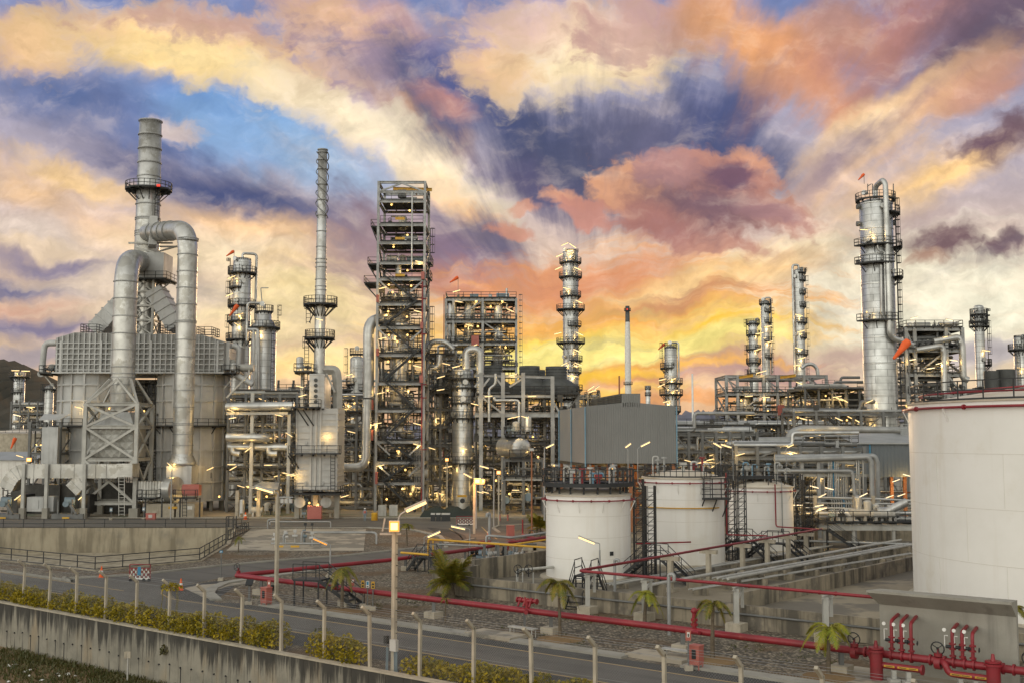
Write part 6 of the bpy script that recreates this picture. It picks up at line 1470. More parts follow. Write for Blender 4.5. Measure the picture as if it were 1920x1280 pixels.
for px in (1602, 1631): mb = MB(); mb.cyl((xpx(px, Yb, 860), Yb - .12, zb - .3), (xpx(px, Yb, 860), Yb - .12, ze), .1, n=6); mb.build('downpipe', M['blue_paint'], b2)
for px in (1606, 1640, 1675, 1700): mb = MB(); mb.hbeam((xpx(px, Yb, 860), Yb + 1, 0), (xpx(px, Yb, 860), Yb + 1, zb), .4, .4, .06); mb.build('stilt', M['rust'], b2)
clutter(b2, x0, x1, Yb + 2, Yb + 10, .5, zb - .5, 14, 78, mats=('rust', 'steel', 'clad_plain'))
for px, py in ((1680, 900), (1668, 930), (1655, 935), (1690, 927), (1700, 890)): lamp(b2, px, py, Yb - 1, 20 if px != 1700 else -15, white=True)
# ---------------------------------------------------------------- big twin furnace on the left
Yf = 176.; Ys = 180.
fu = thing('fired_heater', 'huge grey twin furnace with gridded box, stack and fat curved ducts', 'furnace', W(262, 700, Ys) * 1); fu.location.z = 0
fz = lambda py, Y=Yf: zpx(py, Y)
fx = lambda px, py=700, Y=Yf: xpx(px, Y, py)
drc = []
for px, rp in ((166, 61), (356, 65)):
    r = ml(rp, 178); c = Vector((xpx(px, Yf + r * .6, 800), Yf + r * .9, 0)); drc.append((c, r)); mb = MB()
    mb.lathe(c, [(r, 1.6), (r, fz(696))], 40); d_ = mb.build('drum', M['furnace_wall'], fu)
    mb = MB()
    for py in (722, 752, 797, 845, 876, 905): mb.ring(c, r - .01, fz(py), .3, .26, 40)
    mb.lathe(c, [(r + .02, 1.6), (r + .45, 1.6), (r + .45, 1.9), (r + .02, 1.9)], 40, False)
    for k in range(16): a = 2 * PI * k / 16 + .1; u = Vector((math.cos(a), math.sin(a), 0)); mb.beam(c + u * (r + .1) + z(1.7), c + u * (r + .1) + z(fz(697)), .28, .3, u)
    mb.build('ribs', M['panel'], d_)
    for k in range(10): mb = MB(); a = 2 * PI * k / 10; u = Vector((math.cos(a), math.sin(a), 0)); mb.beam(c + u * r * .9, c + u * r * .9 + z(1.65), .5); mb.build('leg', M['concrete_new'], fu)
    platform(fu, c, r + .05, r + 1.2, fz(798), 175, 365, 'black_steel', True, .075)
    for k in range(7): 
        a = math.radians(200 + 24 * k); u = Vector((math.cos(a), math.sin(a), 0)); mb = MB(); p = c + u * (r + .01) + z(fz(890) + rnd.uniform(-.3, .3)); mb.obox(p, .6, .3, .8, a + PI / 2); mb.build('peep_door', M['galv'], d_)
xA, xB = fx(106), fx(421); yA, yB = Yf - .6, Yf + 13
prof = [(xA, fz(697)), (xA, fz(634)), (fx(140), fz(624)), (fx(378), fz(628)), (fx(410), fz(637)), (xB, fz(641)), (xB, fz(697))]
mb = MB(); n = len(prof); mb.add([(x, yA, q) for x, q in prof] + [(x, yB, q) for x, q in prof], [tuple(range(n - 1, -1, -1)), tuple(range(n, 2 * n))] + [(i, (i + 1) % n, n + (i + 1) % n, n + i) for i in range(n)])
bx = mb.build('convection_box', M['shaded_plate'], fu)
mb = MB(); xs = [xA + .2 + i * .86 for i in range(int((xB - xA) / .86))]
for x in xs:
    for (p, q), (s_, t_) in zip(prof[1:-1], prof[2:-1]):
        if p <= x <= s_: top_ = q + (t_ - q) * (x - p) / (s_ - p)
    mb.box(x, x + .17, yA - .32, yA + .01, fz(697), top_ - .05)
for i in range(6): q = fz(697) + (fz(642) - fz(697)) * (i + .3) / 5.6; mb.box(xA, xB, yA - .3, yA + .01, q, q + .17)
for x in (fx(115), fx(190), fx(283), fx(360), fx(408)): mb.box(x, x + .34, yA - .42, yA + .01, fz(697), fz(640))
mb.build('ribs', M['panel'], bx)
mb = MB(); mb.box(xA - .3, xB + .2, yA - .6, yB, fz(700), fz(697)); mb.build('ledge', M['panel'], bx)
mb = MB(); xx = fx(424); mb.box(xB + .02, xx + .35, yA + 1, yA + 6, fz(692), fz(640)); 
for i in range(5): mb.box(xB + .01, xx + .42, yA + .95, yA + 6, fz(692) + i * .95, fz(692) + i * .95 + .13)
mb.build('end_box', M['panel'], bx)
for x0_, x1_, yb in ((150, 180, 624), (368, 396, 629), (300, 326, 626)):
    mb = MB(); a, b = fx(x0_), fx(x1_); e = fz(yb) + .05; mb.rail([(a, yA + .3, e), (b, yA + .3, e), (b, yA + 5, e), (a, yA + 5, e), (a, yA + .3, e)], 1.3, 1.2, .08, mids=2); mb.build('railing', M['black_steel'], bx)
mb = MB(); mb.box(fx(222), fx(292), Yf + 8, Yf + 11, 1, fz(706)); mb.build('flue_wall', M['shaded_plate'], fu); small_piping(fu, fx(226), fx(290), Yf + 2, Yf + 7, 2, fz(710), 60, 95); mb = MB(); mb.ladder(W(287, 905, Yf - .6), W(287, 722, Yf - .6), (1, 0, 0), .8, .1, .5, cage=(0, -1, 0)); mb.build('ladder', M['black_steel'], fu); small_piping(fu, fx(20), fx(270), Yf - 2, Yf - .6, .2, fz(905), 90, 96)
# side burner headers left and right of the box
for s_, (a, b, zt_) in (('l', (80, 104, 642)), ('r', (421, 452, 648))):
    mb = MB(); 
    if s_ == 'l': mb.pipe([W(106, 643, Yf + 2), W(84, 643, Yf + 2), W(80, 680, Yf + 2), W(79, 705, Yf + 2)], ml(6, Yf), 8); mb.cyl(W(76, 700, Yf + 1), W(84, 700, Yf + 4), ml(6, Yf))
    else: mb.pipe([W(421, 648, Yf + 2), W(449, 649, Yf + 2), W(446, 690, Yf + 2), W(445, 705, Yf + 2)], ml(5, Yf), 8); mb.pipe([W(443, 703, Yf + 1), W(474, 720, Yf + 1)], ml(6, Yf), 8)
    mb.build('burner_header', M['panel'], fu)
    x0_, x1_ = (fx(78), fx(106)) if s_ == 'l' else (fx(418), fx(446)); deck(fu, x0_, x1_, Yf - 1, Yf + 4, fz(700), 'flr')
    kit(fu, x0_ + .3, x1_ - .5, Yf, Yf + 3, fz(699), 4, 91 if s_ == 'l' else 92)
    mb = MB(); mb.beam(W(84 if s_ == 'l' else 440, 704, Yf), W(104 if s_ == 'l' else 420, 728, Yf), .16); mb.build('strut', M['steel_light'], fu)
# stack on a lattice base
cs = Vector((xpx(277, Ys, 420), Ys, 0)); rs = ml(22.5, Ys)
st = thing('chimney_stack', 'tall banded steel stack on the furnace with a black ring platform', 'chimney', (cs.x, cs.y, fz(625)))
mb = MB(); zt = zpx(229, Ys); mb.lathe(cs, [(ml(17, Ys), fz(625)), (ml(17, Ys), zpx(520, Ys)), (rs * 1.04, zpx(475, Ys)), (rs, zpx(420, Ys)), (ml(20.5, Ys), zt), (ml(19, Ys), zt), (ml(19, Ys), zt - 1.5)], 32); mb.build('shell', M['duct'], st)
mb = MB()
for py in (229, 255, 281, 307, 333, 385, 411, 414, 436, 440, 444): mb = MB(); mb.ring(cs, rs * (1.0 if py > 380 else .94) - .03, zpx(py, Ys), .14, .16, 32); mb.build('band', M['galv'], st)
platform(st, cs, rs, ml(43, Ys), zpx(357, Ys), 0, 360, 'black_steel', True, .09)
mb = MB(); u = Vector((.75, -.66, 0)); mb.ladder(cs + u * (rs + .5) + z(zpx(440, Ys)), cs + u * (rs + .5) + z(zpx(355, Ys)), (.66, .75, 0), .5, .07, .5, cage=u); mb.build('ladder', M['black_steel'], st)
mb = MB(); mb.obox(W(297, 348, Ys - 3.3), .5, .3, .35); mb.build('beacon_lamp', M['beacon'], st)
hw = ml(21, Ys); z0_, z1_ = fz(625), zpx(522, Ys); mb = MB()
for sx in (-1, 1):
    for sy in (-1, 1): mb.hbeam(cs + Vector((sx * hw, sy * hw, z0_)), cs + Vector((sx * hw, sy * hw, z1_)), .4, .4, .07)
nl = 4
for i in range(nl + 1):
    q = z0_ + (z1_ - z0_) * i / nl
    for a, b in (((-1, -1), (1, -1)), ((1, -1), (1, 1)), ((-1, -1), (-1, 1))):
        mb.beam(cs + Vector((a[0] * hw, a[1] * hw, q)), cs + Vector((b[0] * hw, b[1] * hw, q)), .3)
        if i < nl: 
            q2 = z0_ + (z1_ - z0_) * (i + 1) / nl
            mb.beam(cs + Vector((a[0] * hw, a[1] * hw, q)), cs + Vector((b[0] * hw, b[1] * hw, q2)), .2); mb.beam(cs + Vector((b[0] * hw, b[1] * hw, q)), cs + Vector((a[0] * hw, a[1] * hw, q2)), .2)
mb.build('lattice_base', M['steel_light'], st)
mb = MB(); x0_, x1_ = xpx(268, Ys, 500), xpx(316, Ys, 500); mb.box(x0_, x1_, Ys - 2.6, Ys + 2.2, zpx(525, Ys), zpx(478, Ys))
mb.build('breeching_box', M['panel'], st)
deck(st, x0_ - .5, xpx(323, Ys, 527), Ys - 3, Ys + 3, zpx(528, Ys), 'fr')
mb = MB(); mb.beam(W(300, 545, Ys), W(320, 529, Ys), .2); mb.box(xpx(250, Ys, 460), xpx(332, Ys, 460), Ys - 2.4, Ys - 2.2, zpx(462, Ys), zpx(459, Ys)); mb.beam(W(252, 464, Ys - 2), W(300, 476, Ys - 2), .25); mb.beam(W(332, 462, Ys - 2), W(290, 474, Ys - 2), .25); mb.box(xpx(250, Ys, 460), xpx(332, Ys, 460), Ys + 1, Ys + 1.2, zpx(462, Ys), zpx(459, Ys)); mb.build('support_frame', M['steel_light'], st)
def boxduct(mb, a, b, w_, d_, ribs=3):
    a = Vector(a); b = Vector(b); mb.beam(a, b, d_, w_, (0, 0, 1))
    for k in range(ribs): p = a.lerp(b, (k + .5) / ribs); t_ = (b - a).normalized() * .12; mb.beam(p - t_, p + t_, d_ + .3, w_ + .3, (0, 0, 1))
mb = MB(); boxduct(mb, W(292, 545, Ys), W(334, 615, Ys), ml(30, Ys), 4, 5); mb.build('offtake_duct', M['panel'], fu)
mb = MB(); boxduct(mb, W(240, 560, Ys), W(182, 622, Ys), ml(30, Ys), 4, 5); mb.build('offtake_duct', M['panel'], fu)
# fat round ducts
Yd = 167.; da = thing('round_duct', 'fat round duct rising through a braced frame and curving into the stack', 'duct', (xpx(232, Yd, 900), Yd, 0))
rd = ml(21.5, Yd); mb = MB(); pA = [W(231, 705, Yd), Vector((xpx(235, Yd, 560), Yd, zpx(491, Yd))), Vector((cs.x - .5, Ys - 2.2, zpx(494, Ys)))]
mb.pipe(pA, rd, 24, bend=4.2, seg=9); mb.build('duct', M['duct'], da)
mb = MB()
for py in (530, 562, 595, 627, 657, 689, 701, 708): p = pA[0].lerp(pA[1], (705 - py) / (705 - 491)); mb = MB(); mb.ring(Vector((p.x, p.y, 0)), rd - .02, p.z, .13, .15, 28); mb.build('band', M['galv'], da)
d_ = (pA[2] - pA[1]).normalized()
for k in (.45, .56, .67, .78): p = pA[1].lerp(pA[2], k); mb = MB(); mb.cyl(p - d_ * .1, p + d_ * .1, rd + .13, n=24); mb.build('band', M['galv'], da)
mb = MB(); c = Vector((xpx(230, Yd, 740), Yd, 0)); mb.lathe(c, [(rd * 1.02, zpx(705, Yd)), (rd * 1.05, zpx(755, Yd)), (rd * 1.0, zpx(762, Yd)), (rd * 1.0, zpx(770, Yd))], 24); mb.build('expansion_joint', M['duct'], da)
for q in (722, 738): mb = MB(); mb.ring(c, rd * 1.03, zpx(q, Yd), .12, .14, 24); mb.build('rings', M['galv'], da)
xl, xr = xpx(183, Yd, 800), xpx(263, Yd, 800); mb = MB(); zt_, zm, zl = zpx(772, Yd), zpx(800, Yd), zpx(856, Yd)
hb = [(xl, Yd - 2.8), (xr, Yd - 2.8), (xr, Yd + 2.8), (xl, Yd + 2.8)]; ht = [(c.x - rd, Yd - rd), (c.x + rd, Yd - rd), (c.x + rd, Yd + rd), (c.x - rd, Yd + rd)]
mb.add([(x, y, zm) for x, y in hb] + [(x, y, zt_) for x, y in ht], [(i, (i + 1) % 4, 4 + (i + 1) % 4, 4 + i) for i in range(4)] + [(4, 5, 6, 7)])
mb.build('transition', M['panel'], da)
mb = MB(); mb.box(xl, xr, Yd - 2.8, Yd + 2.8, zl, zm)
for i in range(6):
    for j in range(4):   # pyramid pressed panels
        xa, xb = xl + (xr - xl) * i / 6, xl + (xr - xl) * (i + 1) / 6; za, zb_ = zl + (zm - zl) * j / 4, zl + (zm - zl) * (j + 1) / 4; y = Yd - 2.81
        mb.add([(xa, y, za), (xb, y, za), (xb, y, zb_), (xa, y, zb_), ((xa + xb) / 2, y - .35, (za + zb_) / 2)], [(0, 1, 4), (1, 2, 4), (2, 3, 4), (3, 0, 4)])
mb.build('hopper', M['steel_light'], da)
mb = MB(); fx0, fx1 = xpx(176, Yd, 800), xpx(271, Yd, 800); y0, y1 = Yd - 3.4, Yd + 3.4
for x in (fx0, fx1):
    for y in (y0, y1): mb.hbeam((x, y, 1.2), (x, y, zpx(757, Yd)), .55, .55, .08)
lv = [zpx(q, Yd) for q in (940, 860, 800, 758)]
for q in lv:
    for y in (y0, y1): mb.hbeam((fx0, y, q), (fx1, y, q), .4, .5, .07)
    for x in (fx0, fx1): mb.hbeam((x, y0, q), (x, y1, q), .4, .5, .07)
for q0, q1 in ((lv[0], lv[1]), (lv[1], lv[2]), (lv[2], lv[3])):
    for y in (y0,): mb.beam((fx0, y - .1, q0), (fx1, y - .1, q1), .34); mb.beam((fx1, y - .12, q0), (fx0, y - .12, q1), .34)
    for x in (fx0, fx1): mb.beam((x, y0, q0), (x, y1, q1), .3); mb.beam((x, y1, q0), (x, y0, q1), .3)
for x in (fx0, fx1):
    for y in (y0, y1): mb.beam((x, y, lv[3]), (c.x + (rd if x == fx1 else -rd) * .9, Yd + (rd if y == y1 else -rd) * .7, zpx(711, Yd)), .32)
mb.beam((c.x, y0 + 1, zpx(711, Yd)), (fx0, y0, lv[3]), .3); mb.beam((c.x, y0 + 1, zpx(711, Yd)), (fx1, y0, lv[3]), .3)
mb.build('support_frame', M['steel_light'], da)
for x in (fx0, fx1):
    for y in (y0, y1): mb = MB(); mb.obox((x, y, .6), 1.3, 1.3, 1.4); mb.build('plinth', M['concrete_new'], da)
Yb_ = 168.; db = thing('round_duct', 'fat round duct standing clear on a fan and curving into the stack from the right', 'duct', (xpx(342, Yb_, 900), Yb_, 0))
rb_ = ml(18.5, Yb_); pB = [W(342, 862, Yb_), Vector((xpx(350, Yb_, 560), Yb_, zpx(430, Yb_))), Vector((cs.x + .6, Ys - 1.5, zpx(440, Ys)))]
mb = MB(); mb.pipe(pB, rb_, 24, bend=3.6, seg=9); mb.build('duct', M['duct'], db)
mb = MB()
for py in (449, 452, 480, 512, 543, 574, 605, 608, 640, 672, 703, 734, 765, 795, 798, 815, 835): p = pB[0].lerp(pB[1], (862 - py) / (862 - 430)); mb = MB(); mb.ring(Vector((p.x, p.y, 0)), rb_ - .02, p.z, .12, .14, 28); mb.build('band', M['galv'], db)
d_ = (pB[2] - pB[1]).normalized()
for k in (.42, .56, .7, .84): p = pB[1].lerp(pB[2], k); mb = MB(); mb.cyl(p - d_ * .1, p + d_ * .1, rb_ + .13, n=24); mb.build('band', M['galv'], db)
mb = MB(); p = pB[1].lerp(pB[2], .88); mb.obox(p, 1.2, 4.4, 4.6, .35); mb.build('damper', M['panel'], db)
c = Vector((xpx(341, Yb_, 880), Yb_, 0)); mb = MB(); mb.lathe(c, [(rb_, zpx(850, Yb_)), (rb_ * 1.4, zpx(866, Yb_)), (rb_ * 1.4, zpx(872, Yb_)), (.01, zpx(872, Yb_))], 24); mb.build('cone', M['duct'], db)
mb = MB(); mb.box(xpx(318, Yb_, 890), xpx(365, Yb_, 890), Yb_ - 1.7, Yb_ + 2, zpx(906, Yb_), zpx(872, Yb_)); mb.build('inlet_box', M['panel'], db)
# induced draught fan, its duct, motor house and plinth
fn = thing('draught_fan', 'snail shaped fan casing with corrugated inlet on a pinkish plinth under the duct', 'fan', G(325, 966)); Yn = 165.
mb = MB(); cc = W(324, 917, Yn); ax = Vector((.93, -.36, 0)); mb.cyl(cc - ax * .65, cc + ax * .65, ml(24, Yn), n=28); mb.cyl(cc - ax * 1.2, cc - ax * .6, ml(15, Yn), n=20); mb.build('casing', M['duct'], fn)
mb = MB(); x0_, x1_ = xpx(264, Yn, 915), xpx(312, Yn, 915)
for i in range(9): a, b = x0_ + (x1_ - x0_) * i / 9, x0_ + (x1_ - x0_) * (i + .6) / 9; mb.box(a, b, Yn - 1.2, Yn + 1.6, zpx(938, Yn), zpx(901, Yn))
mb.box(x0_, x1_, Yn - 1.05, Yn + 1.5, zpx(937, Yn), zpx(902, Yn)); mb.build('inlet_duct', M['duct'], fn)
mb = MB(); mb.box(xpx(282, Yn, 950), xpx(334, Yn, 950), Yn - 2, Yn + 2.5, 0, zpx(942, Yn)); mb.box(xpx(338, Yn, 950), xpx(372, Yn, 950), Yn - 2, Yn + 2.5, 0, zpx(942, Yn)); mb.build('plinth', M['red_box'] if False else M['concrete_post'], fn)
mb = MB(); mb.cyl(W(343, 916, Yn - .3), W(374, 916, Yn - .3), ml(9, Yn), n=16); mb.obox(W(360, 918, Yn - .3), 2.4, 1.4, 1.5); mb.build('motor', M['red_box'], fn)
deck(fn, xpx(336, Yn, 930), xpx(377, Yn, 930), Yn - 3, Yn - 2, zpx(932, Yn), 'flr', .08); deck(fn, xpx(271, Yn, 932), xpx(306, Yn, 932), Yn - 3.4, Yn - 1.3, zpx(932, Yn), 'flr', .08)
mb = MB()
for px in (273, 304, 338, 375): mb = MB(); mb.beam(W(px, 932, Yn - 2.9), Vector((xpx(px, Yn - 2.9, 932), Yn - 2.9, 0)), .18); mb.build('leg', M['black_steel'], fn)
mb = MB()
mb.ladder(W(346, 968, Yn - 3.1), W(346, 925, Yn - 3.1), (1, 0, 0), .6, .08); mb.build('ladder', M['black_steel'], fn)
mb = MB(); mb.obox(W(324, 951, Yn - 2.04), 1.3, .03, .35); mb.build('notice', M['yellow'], fn)
mb = MB(); mb.obox(W(356, 951, Yn - 2.04), .7, .03, .5); mb.build('notice', M['white_paint'], fn)
# square air duct with elbows, forced draught fans below
ad = thing('air_duct', 'square grey air duct with downward elbows on tall posts in front of the furnace', 'duct', G(140, 968)); Ya = 162.5
def rectduct(mb, P, hw, dep, y):
    L = []; Rr = []
    for i, (x, q) in enumerate(P):
        a = P[max(i - 1, 0)]; b = P[min(i + 1, len(P) - 1)]; t_ = Vector((b[0] - a[0], 0, b[1] - a[1])).normalized(); nn = Vector((-t_.z, 0, t_.x)); L.append(Vector((x, y, q)) + nn * hw); Rr.append(Vector((x, y, q)) - nn * hw)
    n = len(P); vs = L + Rr + [v + Vector((0, dep, 0)) for v in L] + [v + Vector((0, dep, 0)) for v in Rr]
    for i in range(n - 1): mb.add([vs[i], vs[i + 1], vs[n + i + 1], vs[n + i], vs[2 * n + i], vs[2 * n + i + 1], vs[3 * n + i + 1], vs[3 * n + i]], [(0, 3, 2, 1), (4, 5, 6, 7), (0, 1, 5, 4), (3, 7, 6, 2)])
    mb.add([vs[0], vs[n], vs[3 * n], vs[2 * n]], [(0, 1, 2, 3)]); mb.add([vs[n - 1], vs[2 * n - 1], vs[4 * n - 1], vs[3 * n - 1]], [(3, 2, 1, 0)])
    for i in range(n): mb.beam(L[i] - Vector((0, .06, 0)), Rr[i] - Vector((0, .06, 0)), .1, .1)
hw = ml(13, Ya); ppx = lambda l: [(xpx(a, Ya, b), zpx(b, Ya)) for a, b in l]
mb = MB(); rectduct(mb, ppx([(225, 882), (205, 882), (185, 882), (165, 882), (145, 882), (120, 882), (95, 882), (70, 882), (52, 882), (42, 884), (34, 889), (28, 896), (23, 904), (18, 914)]), hw, 2.6, Ya - 1.3); mb.build('duct', M['duct'], ad)
mb = MB(); rectduct(mb, ppx([(166, 896), (157, 900), (148, 909), (140, 917)]), hw * 1.05, 2.4, Ya - 1.2); mb.build('branch', M['duct'], ad)
mb = MB(); xa, xb = xpx(226, Ya, 880), xpx(255, Ya, 880); mb.box(xa, xb, Ya - 1.5, Ya + 1.5, zpx(893, Ya), zpx(868, Ya))
for i in range(6): q = zpx(893, Ya) + i * .34; mb.box(xa + .05, xb - .05, Ya - 1.6, Ya - 1.4, q + .06, q + .2)
mb.build('louvre_box', M['duct'], ad)
mb = MB(); mb.box(xpx(20, 170, 930), xpx(112, 170, 930), 170, 171, .1, zpx(908, 170)); mb.box(xpx(112, 170, 930), xpx(262, 170, 930), 170.5, 171.5, .1, zpx(905, 170)); mb.build('shade_backing', M['recess_shade'], ad)  # added dark sheets behind the duct, in place of the shaded recess
for px in (52, 95, 165): mb = MB(); x = xpx(px, Ya, 920); mb.hbeam((x, Ya - 1.5, 1.4), (x, Ya - 1.5, zpx(868, Ya)), .45, .45, .07); mb.build('post', M['steel_light'], ad); mb = MB(); mb.obox((x, Ya - 1.5, .75), .8, .8, 1.5); mb.build('plinth', M['concrete_new'], ad)
mb = MB(); mb.ladder(W(228, 966, Ya - 2.2), W(228, 892, Ya - 2.2), (1, 0, 0), .8, .09, .45); mb.build('ladder', M['steel_light'], ad)
mb = MB(); mb.box(xpx(57, Ya, 940), xpx(88, Ya, 940), Ya - 1.2, Ya + 1, zpx(957, Ya), zpx(930, Ya)); mb.box(xpx(65, Ya, 940), xpx(79, Ya, 940), Ya - 1.28, Ya - 1.2, zpx(952, Ya), zpx(936, Ya)); mb.box(xpx(88, Ya, 940), xpx(105, Ya, 940), Ya - .9, Ya + 1, zpx(957, Ya), zpx(929, Ya)); mb.build('silencer_box', M['panel'], ad)
for i, px in enumerate((4, 123)):
    b = G(px, 969); t_ = thing('blower', ('blue grey blower motor under the duct elbow at the left edge', 'blue grey blower motor under the branch duct')[i], 'blower', b); Yq = Ya - 1
    mb = MB(); mb.cyl(W(px, 944, Yq), W(px, 944, Yq - 1.2), ml(5.5, Yq), n=16); mb.cyl(W(px - 2, 940, Yq), W(px + 18, 940, Yq + .4), ml(9, Yq), n=18); mb.build('motor', M['grey_motor'], t_)
    mb = MB(); x = xpx(px, Yq, 950); mb.box(x - 1.5, x + 3, Yq - 1.2, Yq + 1.5, 0, .7); mb.beam((x - .6, Yq - 1.2, .7), (x - .6, Yq - 1.2, 2.6), .2); mb.beam((x + 1.4, Yq - 1.2, .7), (x + 1.4, Yq - 1.2, 2.8), .2); mb.beam((x + 1.2, Yq - 1.3, 2.), (x + 2.1, Yq - 1.3, .7), .35); mb.build('frame', M['steel'], t_)
    mb = MB(); mb.box(x + 2.1, x + 3.4, Yq, Yq + 3, .7, 3.4); mb.build('guard', M['black_steel'], t_)
    lamp(t_, px + 29, 932, Yq - .5, 38)
    mb = MB(); mb.obox(W(px, 970, Ya - 2.6), 1.0, .04, .22); mb.build('notice', M['yellow'], t_)
lamp(fu, 147, 763, Yf - 2, -12); lamp(fu, 394, 878, Yf - 2, 22); lamp(fu, 434, 748, Yf - 1, -20); bulb(fu, 205, 765, Yf - 1); bulb(fu, 270, 770, Yf - 3); lamp(fu, 318, 871, Yb_ - 2.5, -40)
bulb(fu, 411, 930, 168)
for px, py in ((150, 790), (395, 868), (275, 780)): pass
# lamp with cluster head in front of the fan
street_lamp('slim lamp post with a boxy head before the fan plinth', 320, 974, (325, 876), (316, 868), r=.09, base=False)
# stair tower and piping at the left flank
lt = rack('scaffold like steel frame at the left flank of the furnace', 55, 112, 172, 6, (805, 850, 880, 920), 301, 2, 2, (.08, .15), top=790, lamps=1, clut=8, eq=2)
mb = MB(); mb.box(xpx(78, 171, 830), xpx(108, 171, 830), 171, 174, zpx(870, 171), zpx(800, 171)); mb.build('duct', M['panel'], lt)
mb = MB(); a = W(72, 787, 171); b = W(112, 787, 171); mb.add([a, b, b + Vector((.6, 2.5, .9)), a + Vector((-.2, 2.5, .9)), a + z(.1), b + z(.1), b + Vector((.6, 2.5, 1.0)), a + Vector((-.2, 2.5, 1.0))], [(0, 1, 2, 3), (7, 6, 5, 4), (0, 4, 5, 1), (1, 5, 6, 2), (2, 6, 7, 3), (3, 7, 4, 0)]); mb.build('canopy', M['panel'], lt)
# ---------------------------------------------------------------- far left: sheds, tank, distant columns
Yt = 250.; mb = MB(); c = Vector((xpx(10, Yt, 850), Yt + 9, 0)); t_, c = tank('low wide tan tank at the left edge behind the white shed', c, 9.5, zpx(812, Yt), 71, 1.0, ring_red=False); 
for o in t_.children: o.data.materials[0] = M['concrete_post'] if o.name.startswith(('shell', 'weld')) else o.data.materials[0]
ring_rail(t_, c, 9.4, zpx(811, Yt))
Yh = 205.; t_ = thing('shed', 'long white shed with a pale roof at the left edge', 'shed', (xpx(10, Yh), Yh, 0)); x0_, x1_ = xpx(-90, Yh), xpx(74, Yh)
mb = MB(); ribbed(mb, (x0_, Yh, 0), (x1_, Yh, 0), 0, lambda k: zpx(862, Yh), 1.2, .05); ribbed(mb, (x1_, Yh, 0), (x1_, Yh + 10, 0), 0, lambda k: zpx(862, Yh), 1.2, .05); mb.build('wall', M['white_paint'], t_)
mb = MB(); e = zpx(862, Yh); mb.add([(x0_, Yh - .5, e), (x1_ + .4, Yh - .5, e), (x1_ + .4, Yh + 5, e + 1.5), (x0_, Yh + 5, e + 1.5), (x0_, Yh + 10.5, e), (x1_ + .4, Yh + 10.5, e)], [(0, 1, 2, 3), (3, 2, 5, 4)]); mb.build('roof', M['roof_sheet'], t_)
windsock('small orange windsock over the roof of the white shed', 29, 820, 200, 1.8, -70, 848)
street_lamp('lamp and orange flood on a post beside the white shed', 62, 905, (44, 856), (30, 852), depth=190, r=.08, base=False)
t_ = thing('flood_light', 'small orange flood light over the square duct near the left edge', 'flood light', W(55, 875, 166)); flood_box(t_, W(55, 861, 166), .8, .6, 'flood_small'); mb = MB(); mb.cyl(W(55, 880, 166), W(55, 864, 166), .06, n=5); mb.build('pole', M['galv'], t_)
column('flare_column', 'squat silver column with a black crown near the left hill', 'column', 36, 696, 10, 300, [(706, 19, 0, 360), (735, 14, 180, 320), (762, 14, 180, 320)], rings=(720, 750), dome=.2, lad=300, lamps=((29, 694, 0), (48, 695, 0)))
column('process_column', 'short column half hidden at the left flank of the furnace', 'column', 92, 722, 8, 260, [(729, 13, 0, 360)], rings=(745, 765), lad=250)
rack('distant low process unit beneath the hill at the left edge', 18, 84, 290, 10, (795, 775, 760), 302, 4, 4, (.15, .4), top=752, lamps=5, clut=10, white=True)
# ---------------------------------------------------------------- column group behind the furnace
t_, c, r = column('distillation_column', 'tall silver column with many ring platforms right of the furnace', 'column', 452, 483, 17, 205, [(497, 16, 0, 360), (513, 27, 170, 400), (540, 24, 150, 280), (574, 26, 130, 410), (603, 26, 150, 300), (637, 28, 140, 390), (668, 24, 150, 300)], rings=(525, 552, 590), lad=215, top=(20, 9, 600, 2.5), lamps=((434, 520, 24), (430, 553, 24), (449, 589, 15), (446, 609, -30), (436, 679, 15)))
windsock('small red windsock on the top of the tall column right of the furnace', 439, 471, 205, 1.6, -30, 485); windsock('orange windsock hanging by the mid platforms of the tall column', 446, 572, 198, 2.2, -52, 590)
t_, c, r = column('distillation_column', 'broad silver column with a crowded top deck, behind the long silver pipe', 'column', 494, 577, 23, 200, [(615, 30, 0, 360), (585, 17, 180, 360)], rings=(640, 700), r2=14, mids=612, lad=330, top=(200, 8, 640, 2.5), lamps=((487, 621, 0),))
mb = MB(); p = W(489, 540, 200); mb.pipe([W(492, 575, 200), p, p + Vector((1.4, 0, 0))], .1, 6); mb.build('davit', M['steel_light'], t_)
for px in (478, 486): mb = MB(); mb.pipe([W(px - 14, 618, 196), W(px - 2, 618, 196), W(px - 2, 740, 196)], .3, 8); mb.build('pipe', M['clad_plain'], t_)
column('surge_drum', 'small domed silver drum between the small furnace and the steel tower', 'drum', 669, 667, 13, 215, [(664, 14, 0, 360), (720, 20, 120, 260)], rings=(690,), lad=190, lamps=((654, 702, 14),))
# ---------------------------------------------------------------- small furnace with spiral stack
Yk = 160.; sf = thing('fired_heater', 'small white panelled box furnace with a slim spiral stack and two ring platforms', 'furnace', G(592, 975))
ck = Vector((xpx(601, Yk + 3, 560), Yk + 3, 0)); Y3 = Yk + 3
mb = MB(); mb.lathe(ck, [(ml(10.5, Y3), zpx(700, Y3)), (ml(10.5, Y3), zpx(560, Y3)), (ml(9.3, Y3), zpx(480, Y3)), (ml(8.7, Y3), zpx(281, Y3)), (ml(8, Y3), zpx(281, Y3)), (ml(8, Y3), zpx(290, Y3))], 24); sk = mb.build('stack', M['duct'], sf)
mb = MB()
for py in (282, 287, 301, 318, 347, 376, 405, 435, 464, 487, 494, 502, 525, 538, 545): mb.ring(ck, ml(8.9 if py < 480 else 9.8, Y3), zpx(py, Y3), .1, .12, 24)
mb.build('rings', M['galv'], sk)
